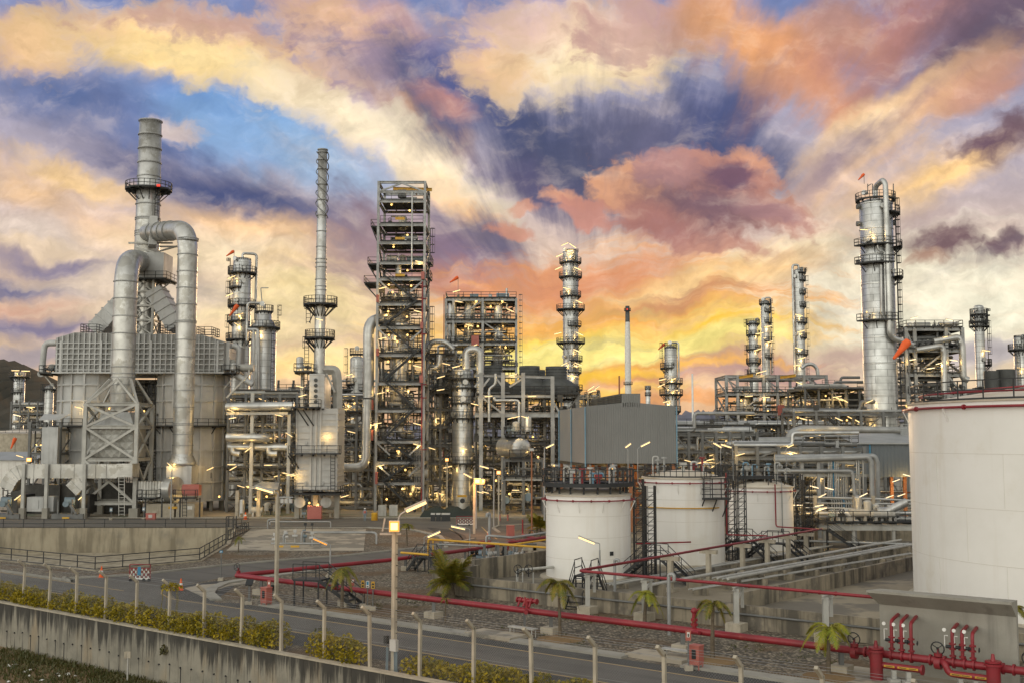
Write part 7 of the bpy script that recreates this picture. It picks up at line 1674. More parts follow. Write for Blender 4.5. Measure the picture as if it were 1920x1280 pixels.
for ph in (0, 2.1, 4.2):
    mb = MB(); P = []
    for i in range(49): a = ph - i * 2 * PI * 2.1 / 48; P.append(ck + Vector((math.cos(a), math.sin(a), 0)) * (ml(8.9, Y3) + .22) + z(zpx(410, Y3) + (zpx(286, Y3) - zpx(410, Y3)) * i / 48))
    mb.tube(P, .07, 4); mb.build('spiral_strake', M['steel'], sk)
for py, ro in ((572, 32), (634, 28)): platform(sf, ck, ml(10, Y3), ml(ro, Y3), zpx(py, Y3), 0, 360, 'black_steel')
for py0, py1, px in ((607, 570, 578), (680, 632, 575), (760, 690, 573)): mb = MB(); mb.ladder(W(px, py0, Y3 - .5), W(px, py1, Y3 - .5), (1, 0, 0), .6, .08, .5, cage=(-.3, -1, 0)); mb.build('ladder', M['black_steel'], sf)
mb = MB(); mb.beam(W(574, 640, Y3 - 1), W(590, 660, Y3), .18); mb.beam(W(590, 582, Y3 - 1), W(580, 605, Y3 - .5), .12); mb.build('strut', M['black_steel'], sf)
mb = MB(); x0_, x1_ = xpx(580, Yk, 730), xpx(608, Yk, 730); mb.box(x0_, x1_, Yk, Yk + 6, zpx(768, Yk), zpx(700, Yk))
for k in range(7): q = zpx(765, Yk) + k * .8; mb.box(x0_ - .03, x1_ + .03, Yk - .06, Yk, q, q + .1)
mb.build('convection_box', M['panel'], sf)
for q in (712, 722, 732, 742, 752): mb = MB(); mb.cyl(W(592, q, Yk), W(592, q, Yk - .12), ml(3.6, Yk), n=12); mb.build('access_hatch', M['fan_stack'], sf)
mb = MB(); mb.pipe([W(607, 693, Yk + 3), W(630, 693, Yk + 3), W(633, 720, Yk + 3), W(633, 765, Yk + 3)], .7, 4, bend=.6); mb.beam(W(612, 700, Yk + 2), W(628, 735, Yk + 2), .25); mb.build('side_frame', M['steel_light'], sf)
mb = MB(); xa, xb = xpx(554, Yk, 840), xpx(633, Yk, 840); za, zb_ = zpx(918, Yk), zpx(765, Yk); mb.box(xa, xb, Yk, Yk + 6.5, za, zb_); bxk = mb.build('firebox', M['grey_box'], sf)
mb = MB()
for k in range(13): q = za + (zb_ - za) * (k + .15) / 13; mb.box(xa - .06, xb + .06, Yk - .12, Yk - .002, q, q + .13); mb.box(xb + .002, xb + .12, Yk, Yk + 6.5, q, q + .13)
for px in (581, 590, 599): x = xpx(px, Yk, 840); mb.box(x, x + .28, Yk - .2, Yk - .003, za, zb_)
for x in (xa, xb - .25): mb.box(x, x + .25, Yk - .16, Yk - .004, za, zb_)
mb.build('ribs', M['grey_box'], bxk)
for px, py in ((574, 830), (606, 830), (573, 905), (605, 905)): mb = MB(); mb.obox(W(px, py, Yk - .15), .35, .1, .55); mb.build('peep_door', M['galv'], bxk)
deck(sf, xpx(545, Yk, 850), xpx(640, Yk, 850), Yk - 1.5, Yk - .25, zpx(851, Yk), 'flr'); deck(sf, xpx(548, Yk, 925), xpx(642, Yk, 925), Yk - 1.7, Yk + 7, zpx(926, Yk), 'flr', joists=False); deck(sf, xpx(553, Yk, 765), xpx(602, Yk, 765), Yk - 1.9, Yk - .1, zpx(765, Yk), 'flr')
mb = MB(); mb.ladder(W(624, 925, Yk - .6), W(624, 848, Yk - .6), (1, 0, 0), .6, .09, .45); mb.ladder(W(550, 925, Yk - .4), W(550, 762, Yk - .4), (1, 0, 0), .6, .09, .45)
for px in (558, 568): mb.beam(W(px, 767, Yk - 1.6), W(px + 20, 797, Yk - .1), .13)
for px in (540, 546): mb.beam(W(px, 853, Yk - 1.4), W(px + 14, 877, Yk - .1), .13)
mb.build('ladder', M['black_steel'], sf)
for px in (555, 590, 630): mb = MB(); x = xpx(px, Yk, 940); mb.obox((x, Yk + 1, zpx(926, Yk) / 2), .7, .7, zpx(926, Yk) - .1); mb.build('leg', M['concrete_new'], sf)
for px in (562, 611): mb = MB(); mb.cyl(W(px, 941, Yk - .3), W(px, 941, Yk + 3), ml(10, Yk), n=20); mb.build('drum', M['steel_light'], sf)
kit(sf, xa, xb - 2, Yk - .5, Yk + 5, .1, 5, 61)
for q in ((562, 724, -14), (567, 741, 16), (612, 815, 11), (537, 887, -12), (545, 889, 12), (552, 890, 12), (599, 599, -14), (542, 814, -30)): lamp(sf, q[0], q[1], Yk - .9, q[2])
bulb(sf, 580, 942, Yk - .4); bulb(sf, 596, 945, Yk)
deck(sf, xpx(556, Yk + 2, 700), xpx(588, Yk + 2, 700), Yk, Yk + 4, zpx(697, Yk), 'flr'); kit(sf, xpx(557, Yk), xpx(575, Yk), Yk + .5, Yk + 3, zpx(696, Yk), 5, 62)
mb = MB(); x = xpx(560, Yk, 720); mb.hbeam((x, Yk + 3, 0), (x, Yk + 3, zpx(697, Yk)), .5, .5); mb.build('support_frame', M['steel_light'], sf)
# ---------------------------------------------------------------- tall open steel tower
Yw = 175.; tw = thing('steel_tower', 'tall open steel tower with zigzag stairs around silver vessels', 'tower', G(750, 959))
x0_, x1_ = xpx(707, Yw, 640), xpx(795, Yw, 640); y0, y1 = Yw, Yw + 8.5
LV = [906, 867, 828, 770, 719, 666, 615, 571, 524, 494, 456, 422, 378]; lz = [zpx(p, Yw) for p in LV]; zt = zpx(340, Yw)
frame(tw, (x0_, x1_), (y0, y1), 0, zt, lz + [zpx(360, Yw), zt - .2], .38, 'galv', False)
mb = MB(); 
for i in range(12):
    a = lz[i - 1] if i else 0
    mb.beam((x1_, y0 + .3, a), (x1_, y1, lz[i]), .25); mb.beam((x0_, y1, a), (x0_, y0 + .3, lz[i]), .25)
    if i in (1, 2, 6, 8): mb.beam((x0_, y0 - .05, lz[i]), (x0_ + 2.2, y0 - .05, lz[i] - 2), .25); mb.beam((x1_, y0 - .05, lz[i]), (x1_ - 2.2, y0 - .05, lz[i] - 2), .25)
mb.beam((x0_, y0, zpx(360, Yw)), ((x0_ + x1_) / 2, y0, zt - .3), .25); mb.beam((x1_, y0, zpx(360, Yw)), ((x0_ + x1_) / 2, y0, zt - .3), .25)
mb.build('bracing', M['galv'], tw)
for i, q in enumerate(lz): deck(tw, x0_ + .3, x1_ - .3, y0 + .3, y1 - .3, q + .3, 'fblr' if i < 8 else 'f', .06)
for i in range(10):
    a = lz[i - 1] + .4 if i else .1; b = lz[i] + .4; q = 1 if i % 2 else -1
    if i < 9:
        xm = (x0_ + x1_) / 2; xa = xm - q * 2.6; xb = xm + q * 2.4
        mb = MB(); mb.stair((xa, y0 - .45, a), (xb, y0 - .45, b), .9, (0, 1, 0), True, .28); mb.build('stair_flight', M['black_steel'], tw)
for px, py, w_, s_ in ((681, 530, 26, 'l'), (694, 424, 14, 'l'), (688, 495, 16, 'l'), (683, 771, 20, 'l'), (683, 828, 20, 'l')):
    xa = xpx(px, Yw, py); q = zpx(py, Yw); deck(tw, xa, x0_ - .3, y0 + 1, y1 - 1, q, 'fbl', .07); mb = MB(); mb.beam((xa + .2, y0 + 1.2, q - .2), (x0_ - .3, y0 + 1.2, q - 2.2), .2); mb.build('strut', M['black_steel'], tw)
for px, py in ((808, 492), (801, 666), (806, 520)): 
    xa = xpx(px, Yw, py); q = zpx(py, Yw); deck(tw, x1_ + .3, xa, y0 + 1, y0 + 5, q, 'fbr', .07); mb = MB(); mb.beam((xa - .1, y0 + 1.2, q - .2), (x1_ + .2, y0 + 1.2, q - 2.4), .16); mb.build('strut', M['black_steel'], tw)
mb = MB(); mb.ladder((x1_ + .7, y0 + 3, lz[3]), (x1_ + .7, y0 + 3, lz[7]), (0, 1, 0), .5, .07, .5, cage=(1, 0, 0)); mb.ladder((x1_ + .7, y0 + 3, lz[9]), (x1_ + .7, y0 + 3, lz[11]), (0, 1, 0), .5, .07, .5, cage=(1, 0, 0)); mb.build('ladder', M['black_steel'], tw)
def vessel(par, px, pyt, pyb, rpx, Y, cone=0, m='clad', dome=.5, n=20, name='vessel'):
    c = Vector((xpx(px, Y, (pyt + pyb) / 2), Y, 0)); r = ml(rpx, Y); za, zb_ = zpx(pyb, Y), zpx(pyt, Y); pr = []
    if cone: pr += [(.3, za - ml(cone, Y)), (r, za)]
    else: pr += [(.05, za - r * .3), (r * .7, za - r * .2), (r, za)]
    pr += [(r, zb_ - r * dome)] + [(r * math.cos(a), zb_ - r * dome + r * dome * math.sin(a)) for a in (.3, .6, .9, 1.2, 1.5)]
    mb = MB(); mb.lathe(c, pr, n); o = mb.build(name, M[m], par)
    return o
Yv = Yw + 4.5
vessel(tw, 749, 600, 778, 17.5, Yv, 34, 'clad_plain'); vessel(tw, 757, 535, 600, 11, Yv, 0, 'clad_plain'); vessel(tw, 716, 690, 770, 7, Yv + 1); vessel(tw, 755, 405, 430, 8, Yv, 0, 'steel_light'); vessel(tw, 752, 440, 466, 12, Yv, 0, 'fan_stack'); vessel(tw, 755, 478, 494, 6, Yv, 0, 'steel_light')
mb = MB(); rp = ml(10.5, Yw); mb.pipe([W(752, 612, Yv), Vector((xpx(752, Yv, 598), Yv, zpx(598, Yv))), W(691, 599, Yw + 1), W(691, 745, Yw + 1)], rp, 14, bend=2.2, seg=6); mb.build('overhead_pipe', M['clad_plain'], tw)
mb = MB(); mb.pipe([W(688, 748, Yw - 1.5), W(686, 876, Yw - 1.5), W(640, 875, Yw - 1.5)], ml(8.5, Yw), 14, bend=1.9, seg=6); mb.build('transfer_pipe', M['clad_plain'], tw)
mb = MB(); mb.pipe([W(749, 800, Yv), W(752, 815, Yv), W(776, 815, Yv)], ml(7.5, Yw), 12, bend=1.2); mb.build('bottom_pipe', M['clad_plain'], tw)
mb = MB(); mb.pipe([W(792, 528, y0 - .4), W(790, 952, y0 - .4)], .12, 6)
for p in (537, 560, 626, 720, 745, 842): mb.tube([W(788, p, y0 - .4), W(800, p, y0 - .4)], .08, 5)
mb.build('fire_riser', M['red_pipe'], tw)
mb = MB(); mb.tube([W(773, 360, y0 - .2), W(772, 505, y0 - .2)], .14, 6); mb.build('riser', M['clad_plain'], tw)
for px, py, w_, h_ in ((694, 758, 12, 18), (694, 815, 12, 20), (708, 560, 4, 14), (708, 660, 4, 14), (706, 895, 4, 22), (793, 517, 6, 14), (791, 610, 5, 12), (790, 710, 6, 14)): mb = MB(); c = W(px, py, Yw - .6 if w_ < 10 else Yw + .2); mb.obox(c, ml(w_, Yw), 1.0, ml(h_, Yw)); mb.build('cabinet', M['red_box'], tw)
mb = MB(); a, b = W(737, 354, Yw + 3), W(810, 356, Yw + 3); mb.hbeam(a, b, .3, .5); mb.build('crane_beam', M['yellow'], tw)
mb = MB(); mb.obox(W(754, 364, Yw + 3), 1.3, 1., 1.2); mb.build('hoist', M['steel'], tw)
for py in (410, 447, 516): mb = MB(); mb.obox(W(750, py, Yw + .1), 1.5, .04, .4); mb.build('name_board', M['yellow'], tw)
small_piping(tw, x0_ + .4, x1_ - .4, y0 + .8, y1, .5, lz[8], 150, 97)
for i in range(13):
    kit(tw, x0_ + .6, x1_ - 2.5, y0 + 1.2, y1 - 1, lz[i] + .4, (6, 6, 6, 5, 5, 5, 4, 4, 3, 3, 2, 2, 2)[i], 400 + i); a = lz[i] + .5; b = (lz[i + 1] if i < 12 else zt) - .3
    clutter(tw, x0_ + .5, x1_ - .5, y0 + 1.2, y1 - .5, a, b, 4 if i < 8 else 2, 430 + i, (.06, .2), merge=2 if i < 8 else 1)
for q in ((718, 540, 12), (783, 584, -14), (717, 634, 12), (782, 686, -12), (714, 736, 12), (700, 796, 12), (782, 794, -14), (782, 833, -14), (713, 872, 12), (786, 491, -10), (708, 793, 8)): lamp(tw, q[0], q[1], y0 - .6, q[2])
for q in ((734, 384), (768, 395), (764, 441), (738, 463), (764, 507), (729, 534), (771, 536), (728, 584), (763, 594), (729, 628), (764, 628), (728, 677), (768, 677), (727, 731), (766, 732), (766, 777), (736, 548), (745, 640), (760, 880), (735, 900), (770, 925), (725, 935), (745, 845)): bulb(tw, q[0], q[1], y0 + rnd.uniform(.4, 3))
for px, py in ((717, 948), (738, 948)): mb = MB(); b = G(px, 966); mb.obox(b + z(.8), 1.2, .9, 1.6); mb.obox(b + Vector((0, -.47, 1.0)), .7, .05, .6); mb.build('instrument_box', M['steel_light'], tw)
mb = MB(); 
for k in range(5): mb = MB(); mb.tube([W(778 + 3 * k, 838, y0 - .8), W(778 + 3 * k, 915, y0 - .8)], .05, 4); mb.build('conduit', M['galv'], tw)
# ---------------------------------------------------------------- middle of the plant
Ye = 183.; t_, c, r = column('process_column', 'thick silver column with black ring platforms and a hooked overhead pipe', 'column', 868, 690, 20, Ye, [(710, 28, 0, 360), (727, 25, 170, 370), (756, 24, 190, 370), (784, 26, 170, 375), (868, 30, 160, 390)], rings=(745, 800, 830), lad=190, dome=.3, lamps=((855, 687, 14), (869, 840, -14), (838, 875, 12)))
mb = MB(); mb.pipe([W(874, 692, Ye - 1), W(874, 655, Ye - 1), W(900, 655, Ye - 1), W(900, 845, Ye - 1), W(880, 846, Ye + 2)], ml(7.5, Ye), 14, bend=1.6, seg=6); mb.build('overhead_pipe', M['clad_plain'], t_)
mb = MB(); mb.obox(W(866, 929, Ye - r - .05), 1.5, .06, .35); mb.build('name_board', M['yellow'], t_)
mb = MB(); mb.cyl(W(867, 938, Ye - r - .1), W(867, 938, Ye - r + .4), .4, n=14); mb.build('manway', M['black_steel'], t_)
mb = MB(); u = Vector((-.9, -.43, 0)); mb.ladder(c + u * (r + .5), c + u * (r + .5) + z(zpx(868, Ye)), (.43, -.9, 0), .5, .08, .5); mb.build('ladder', M['black_steel'], t_)
# vessel structure behind
Yg = 235.; vs = thing('vessel_structure', 'square steel structure holding slim vessels behind the thick column', 'structure', (xpx(902, Yg), Yg, 0))
x0_, x1_ = xpx(836, Yg, 620), xpx(968, Yg, 620); xs = [x0_, xpx(850, Yg, 620), xpx(905, Yg, 620), x1_]; ls = [zpx(p, Yg) for p in (800, 745, 690, 645, 603, 562)]
frame(vs, xs, (Yg, Yg + 10), 0, ls[-1] + .3, ls, .5, 'galv')
for q in ls[1:]: deck(vs, x0_, x1_, Yg - .4, Yg + 10.4, q + .35, 'fblr', .09)
for px, a, b, rr in ((848, 560, 690, 8), (880, 566, 640, 9), (884, 640, 700, 7), (934, 566, 640, 8), (934, 605, 700, 9), (906, 570, 605, 6)): vessel(vs, px, a, b, rr, Yg + 3, 0, 'clad_plain')
small_piping(vs, x0_, x1_, Yg, Yg + 9, ls[1], ls[5], 90, 94)
for i in range(1, 5): clutter(vs, x0_ + .5, x1_ - .5, Yg + .5, Yg + 9, ls[i] + .6, ls[i + 1] - .3, 12, 510 + i, (.1, .25)); kit(vs, x0_ + 1, x1_ - 3, Yg + 1, Yg + 8, ls[i] + .45, 5, 530 + i)
kit(vs, x0_ + 1, x1_ - 3, Yg + 1, Yg + 8, ls[5] + .45, 5, 541)
for q in ((860, 566, -10), (880, 610, -14), (957, 582, -24), (856, 546, 15), (888, 648, 20)): lamp(vs, q[0], q[1], Yg - .7, q[2])
for q in ((893, 566), (942, 566), (873, 612), (943, 612), (888, 650), (948, 651), (896, 612), (920, 575), (925, 690)): bulb(vs, q[0], q[1], Yg + 1.2)
mb = MB(); mb.tube([(x0_ - .4, Yg - .5, 0), (x0_ - .4, Yg - .5, ls[-1] + 1)], .1, 5); mb.build('fire_riser', M['red_pipe'], vs)
mb = MB(); mb.cyl(W(950, 562, Yg + 3), W(950, 541, Yg + 3), .25); mb.build('vent', M['clad_plain'], vs)
mb = MB(); mb.ladder((x1_ + .6, Yg + 1, 0), (x1_ + .6, Yg + 1, ls[-1] + 1.2), (0, 1, 0), .6, .09, .6, cage=(1, 0, 0)); mb.build('ladder', M['steel'], vs)
mb = MB(); mb.obox(W(891, 638, Yg - .5), 1.6, .6, 2.); mb.build('cabinet', M['red_box'], vs)
windsock('orange windsock on a thin pole above the square vessel structure', 859, 520, Yg, 2., -28, 560)
# air cooler rack with fan stacks
ac = rack('long two-deck rack carrying dark air cooler fan stacks', 893, 1085, 182, 15, (945, 905, 868, 830, 785, 742), 311, 6, 5, (.1, .42), lamps=16, clut=34, eq=10, rail_levels=(4, 5)); Yc = 186.
deck(ac, xpx(815, Yc, 735), xpx(1085, Yc, 735), Yc - 2, Yc + 14, zpx(738, Yc), 'flr', .08)
for px, rp, pt in ((838, 17, 700), (923, 19, 685), (993, 19, 686), (1043, 20, 687), (1008, 16, 690)):
    c = Vector((xpx(px, Yc + 4, 700), Yc + 4 + (5 if px in (1008,) else 0), 0)); r = ml(rp, Yc + 4); mb = MB(); zt = zpx(pt, Yc + 4)
    mb.lathe(c, [(r * 2.2, zpx(727, Yc)), (r * 2.2, zpx(722, Yc)), (r * 1.05, zpx(708, Yc)), (r, zpx(706, Yc)), (r, zt), (r * .96, zt), (r * .95, zpx(705, Yc))], 28)
    for k in range(4): mb.ring(c, r, zt - .5 - k * .5, .05, .09, 28)
    mb.build('fan_stack', M['fan_stack'], ac)
mb = MB(); mb.box(xpx(815, Yc, 735), xpx(1080, Yc, 735), Yc - 1, Yc + 12, zpx(737, Yc), zpx(728, Yc)); mb.build('cooler_bundle', M['fan_stack'], ac)
Yq = 179.
fr = thing('pipe_support_frame', 'pale steel goal post frames with sloping braces in front of the air coolers', 'steel frame', (xpx(970, Yq), Yq, 0))
for px in (902, 943, 981, 1036): mb = MB(); x = xpx(px, Yq, 760); mb.hbeam((x, Yq, 0), (x, Yq, zpx(698 if px < 1000 else 705, Yq)), .6, .6, .09); mb.build('column', M['galv'], fr)
mb = MB(); mb.hbeam(W(890, 703, Yq), W(1038, 707, Yq), .35, .4); mb.hbeam(W(900, 742, Yq), W(1036, 742, Yq), .35, .4); mb.hbeam(W(890, 777, Yq), W(1060, 777, Yq), .5, .75); mb.beam(W(905, 745, Yq), W(943, 775, Yq), .3); mb.beam(W(890, 725, Yq), W(903, 708, Yq), .3); mb.beam(W(905, 725, Yq), W(918, 708, Yq), .3); mb.beam(W(943, 725, Yq), W(930, 708, Yq), .3); mb.beam(W(955, 725, Yq), W(981, 708, Yq), .3); mb.beam(W(1036, 750, Yq), W(1050, 775, Yq), .3); mb.build('beams', M['galv'], fr)
mb = MB(); mb.pipe([W(917, 790, Yq - 1), W(917, 728, Yq - 1), W(929, 720, Yq - 1), W(929, 700, Yq - 1)], .22, 8); mb.build('pipe', M['clad_plain'], fr); mb = MB(); mb.pipe([W(927, 744, Yq - 1), W(927, 750, Yq - 1), W(973, 750, Yq - 1), W(973, 795, Yq - 1)], .24, 8); mb.build('pipe', M['clad_plain'], fr)
for q in ((962, 702, 14), (916, 742, 4), (998, 742, 3), (1071, 705, -14), (826, 730, 10), (827, 706, 15), (890, 757, -14)): lamp(fr, q[0], q[1], Yq - 1.2, q[2])
for i in range(12): bulb(fr, rnd.uniform(900, 1050), rnd.uniform(800, 940), Yq + rnd.uniform(2, 8))
small_piping(ac, xpx(893, Yq), xpx(1050, Yq), Yq, Yq + 3, 1, zpx(745, Yq), 120, 98)
# horizontal drum with dished ends on a stand
Yr = 170.; hd = thing('horizontal_drum', 'fat horizontal silver drum with a ribbed dished end on a steel stand', 'drum', (xpx(972, Yr), Yr, 0))
ax = Vector((.42, -.91, 0)); c = W(977, 838, Yr); r = ml(19, Yr); mb = MB(); mb.cyl(c, c - ax * 6, r, n=28, caps=False); mb.build('shell', M['clad_plain'], hd)
u = ax.cross(Vector((0, 0, 1))).normalized(); v = Vector((0, 0, 1)); mb = MB(); n_ = 36; rings_ = 7; vs_ = []
for k in range(rings_ + 1):
    a = PI / 2 * k / rings_
    for i in range(n_): th = 2 * PI * i / n_; rr = r * math.cos(a) * (1.0 if i % 2 else .975); vs_.append(c + ax * (r * .5 * math.sin(a)) + (u * math.cos(th) + v * math.sin(th)) * max(rr, .02))
mb.add(vs_, [(k * n_ + i, k * n_ + (i + 1) % n_, (k + 1) * n_ + (i + 1) % n_, (k + 1) * n_ + i) for k in range(rings_) for i in range(n_)], False); mb.cyl(c + ax * r * .48, c + ax * (r * .5 + .3), .3, n=12); mb.build('dished_end', M['clad_plain'], hd)
q = zpx(862, Yr); xh0, xh1 = xpx(945, Yr, 862), xpx(1018, Yr, 862); frame(hd, [xh0, (xh0 + xh1) / 2, xh1], (Yr - .5, Yr + 8), 0, q, [q, zpx(893, Yr)], .4, 'steel', False)
mb = MB(); mb.hbeam((xh0 - .3, Yr - .6, zpx(896, Yr)), (xh1, Yr - .6, zpx(896, Yr)), .5, .6); mb.build('portal_beam', M['steel_light'], hd); deck(hd, xpx(955, Yr, 860), xpx(998, Yr, 860), Yr - 1.2, Yr - .3, zpx(858, Yr), 'flr'); deck(hd, xh0, xh1, Yr - 1., Yr + 6, zpx(893, Yr), 'fl'); deck(hd, xpx(945, Yr, 812), xpx(998, Yr, 812), Yr - .5, Yr + 8, zpx(815, Yr), 'flr')
clutter(hd, xh0, xh1, Yr, Yr + 6, zpx(890, Yr), q, 16, 551, (.08, .25), horiz=.3); clutter(hd, xh0, xh1, Yr, Yr + 6, .6, zpx(900, Yr), 12, 552, (.08, .25)); kit(hd, xh0, xh1 - 2, Yr, Yr + 6, zpx(814, Yr), 6, 553)
for x, py, rr in ((949, 937, 6.5), (991, 931, 8)): mb = MB(); a = W(x, py, Yr - .5); mb.cyl(a, a + Vector((0, 5, 0)), ml(rr, Yr), n=18); mb.build('exchanger', M['grey_motor'], hd)
for q in ((958, 783, 14), (968, 781, 14), (984, 781, -14), (967, 918, 0), (900, 922, -14), (910, 922, -14)): lamp(hd, q[0], q[1], Yr - 1.2, q[2], .9)
for q in ((944, 905), (1009, 856), (988, 916), (1040, 872), (930, 900), (955, 925)): bulb(hd, q[0], q[1], Yr)
street_lamp('tube lamp on a post left of the leftmost small tank, tilted right', 1021, 975, (1023, 839), (1039, 831), r=.09, depth=128, base=False)
street_lamp('tube lamp on a tall post in front of the horizontal drum, tilted left', 926, 988, (917, 877), (899, 872), r=.09, base=False)
street_lamp('tube lamp next to the orange flood mast, tilted left', 893, 990, (885, 895), (869, 886), r=.09, base=False)
b = G(889, 1000); fm = thing('flood_mast', 'concrete mast with two glaring orange flood lights in front of the thick column', 'light mast', b); tz = zpx(905, b.y); mb = MB(); mb.beam(b, Vector((b.x, b.y, tz)), .3); mb.build('pole', M['concrete_post'], fm); flood_box(fm, W(895, 901, b.y - .2), .8, .65, 'flood_small'); flood_box(fm, W(906, 901, b.y - .2), .4, .5, 'flood_small'); mb = MB(); mb.beam(W(886, 906, b.y), W(908, 906, b.y), .12); mb.build('bracket', M['galv'], fm)
spot(W(898, 899, b.y - 2), 1500, (1, .4, .1), .4)
for px, pyb_, pyt, lb in ((935, 970, 885, 'thin mast with a small orange flood light left of the drum stand'), (838, 940, 861, 'small orange flood light in the dark racks left of the thick column')):
    Y = 150. if px == 935 else 178.; b = Vector((xpx(px, Y, 930), Y, 0)); fm = thing('flood_mast', lb, 'light mast', b); mb = MB(); mb.beam(b, Vector((b.x, b.y, zpx(pyt + 4, Y))), .2); mb.build('pole', M['concrete_post'], fm); flood_box(fm, W(px, pyt, Y - .2), .55, .5, 'flood_small')
b = Vector((xpx(997, 125, 950), 125, 0)); t_ = thing('mast', 'thin rusty orange mast rising left of the nearest small tank', 'mast', b); mb = MB(); mb.cyl(b, Vector((b.x, b.y, zpx(842, 125))), .1, n=6); mb.build('pole', M['rust'], t_); mb = MB(); mb.obox(Vector((b.x, b.y, zpx(842, 125))), .5, .2, .3); mb.build('camera', M['grey_box'], t_)
# dense rack blocks between the landmarks
rack('pipe racks glowing with lamps between the furnace and the small furnace', 427, 556, 174, 12, (940, 905, 880, 842, 805, 772, 742), 321, 4, 5, (.12, .42), lamps=16, clut=34, eq=10, rail_levels=(2, 5))
big = thing('overhead_pipe', 'large shiny horizontal pipe crossing above the racks right of the furnace', 'pipe', (xpx(500, 171), 171, 0)); mb = MB(); mb.pipe([W(424, 762, 171), W(552, 760, 171)], ml(8, 171), 14); mb.build('pipe', M['clad_plain'], big); mb = MB(); mb.pipe([W(425, 819, 171), W(500, 820, 171), W(508, 822, 176)], ml(8, 171), 14); mb.build('lower_pipe', M['clad_plain'], big); mb = MB(); mb.pipe([W(428, 837, 172.5), W(540, 838, 172.5)], ml(7, 171), 12); mb.pipe([W(436, 838, 172), W(436, 848, 172), W(450, 850, 172)], ml(5.5, 171), 12); mb.pipe([W(504, 838, 172), W(504, 850, 172), W(520, 850, 172)], ml(5.5, 171), 12); mb.build('return_pipe', M['clad_plain'], big)
for px in (470, 540): mb = MB(); mb.hbeam((xpx(px, 171, 850), 171.6, 0), (xpx(px, 171, 850), 171.6, zpx(735 if px == 470 else 775, 171)), .5, .5); mb.build('column', M['steel_light'], big)
mb = MB(); mb.hbeam(W(424, 774, 171), W(540, 774, 171), .4, .45); mb.beam(W(425, 745, 171), W(468, 700, 171), .25); mb.build('beam', M['steel_light'], big)
for q in ((433, 769, -25), (436, 783, 10), (523, 778, -12), (434, 870, 0), (503, 871, 0), (437, 877, 30), (465, 842, 40)): lamp(big, q[0], q[1], 169.5, q[2])
cn = thing('canopy', 'low lean-to canopy over pumps in front of the racks', 'canopy', (xpx(495, 160), 160, 0)); mb = MB(); a0, a1, a2, a3 = W(468, 915, 162), W(520, 918, 160), W(524, 905, 168), W(490, 903, 168)
mb.add([a0, a1, a2, a3, a0 + z(.12), a1 + z(.12), a2 + z(.12), a3 + z(.12)], [(3, 2, 1, 0), (4, 5, 6, 7), (0, 1, 5, 4), (1, 2, 6, 5), (2, 3, 7, 6), (3, 0, 4, 7)]); mb.build('roof', M['roof_sheet'], cn)
for px in (445, 485, 520): mb = MB(); mb.obox((xpx(px, 165, 940), 165, 1.9), .5, .5, 3.8); mb.build('column', M['concrete_post'], cn)
bulb(cn, 465, 912, 161); kit(cn, xpx(450, 165), xpx(520, 165), 163, 170, .05, 6, 322); bulb(cn, 500, 930, 164); bulb(cn, 480, 935, 164)
rack('pipe racks between the small furnace and the tall steel tower', 634, 702, 180, 12, (950, 915, 880, 842, 805, 775, 745), 331, 2, 5, (.12, .4), lamps=12, clut=26, eq=6, rail_levels=(5,))
rack('pipe racks between the tall steel tower and the thick column', 799, 852, 186, 12, (945, 905, 868, 835, 800, 768, 735, 700, 668), 341, 2, 4, (.12, .35), lamps=16, clut=34, eq=8, rail_levels=(6, 8))
rack('raised process deck behind the small furnace', 520, 690, 215, 14, (880, 830, 790, 762, 735), 351, 6, 5, (.15, .4), top=712, lamps=12, clut=30, rail_levels=(3, 4))
rack('lower racks in shade beneath the steel tower', 700, 800, 186, 10, (935, 900, 860), 361, 3, 4, (.15, .4), lamps=10, clut=26, eq=8)
rack('dark pipe rack behind the stilts of the big sheet metal building', 1040, 1280, 165, 10, (950, 915, 880), 371, 6, 4, (.15, .35), lamps=14, clut=30, eq=8)
mb = MB(); mb.pipe([W(800, 660, 183), W(808, 640, 183), W(835, 640, 183), W(850, 655, 183)], .45, 10); mb.pipe([W(804, 700, 182), W(806, 690, 182), W(822, 688, 182), W(824, 665, 182)], .5, 10); tag(mb.build('process_pipe', M['clad_plain']), 'bent silver pipes at the top of the racks left of the thick column', 'pipe')
kitb = rack('small dark unit with lamps on top left of the big sheet metal building', 1080, 1125, 240, 8, (800, 770, 745), 381, 2, 3, lamps=2, clut=10, top=735); 
for q in ((1108, 727, 35), (1118, 727, 35), (1110, 733, 20)): lamp(kitb, q[0], q[1], 238, q[2])
# tall tower in the middle
YT = 260.
column('distillation_column', 'tall middle column ringed with lamp-lit platforms, right of the vessel structure', 'column', 1070, 466, 14.5, YT, [(479, 14, 0, 360), (493, 21, 0, 360), (520, 22, 0, 360), (556, 20, 150, 400), (581, 27, 0, 360), (612, 20, 250, 360), (643, 27, 0, 360), (676, 22, 260, 400), (698, 20, 250, 400), (730, 22, 200, 400)], rings=(538, 600, 660), lad=290, lamps=((1059, 458, 24), (1074, 461, -34), (1049, 479, 24), (1069, 475, 15), (1047, 503, 24), (1083, 504, -20), (1063, 541, -15), (1086, 566, -24), (1046, 625, 15), (1087, 626, -24), (1082, 657, -20), (1084, 682, -20), (1058, 682, 24), (1076, 704, -14)))
for q in ((1056, 501), (1069, 503), (1060, 565), (1071, 566), (1073, 592), (1062, 625), (1076, 626), (1058, 683), (1073, 682)): pass
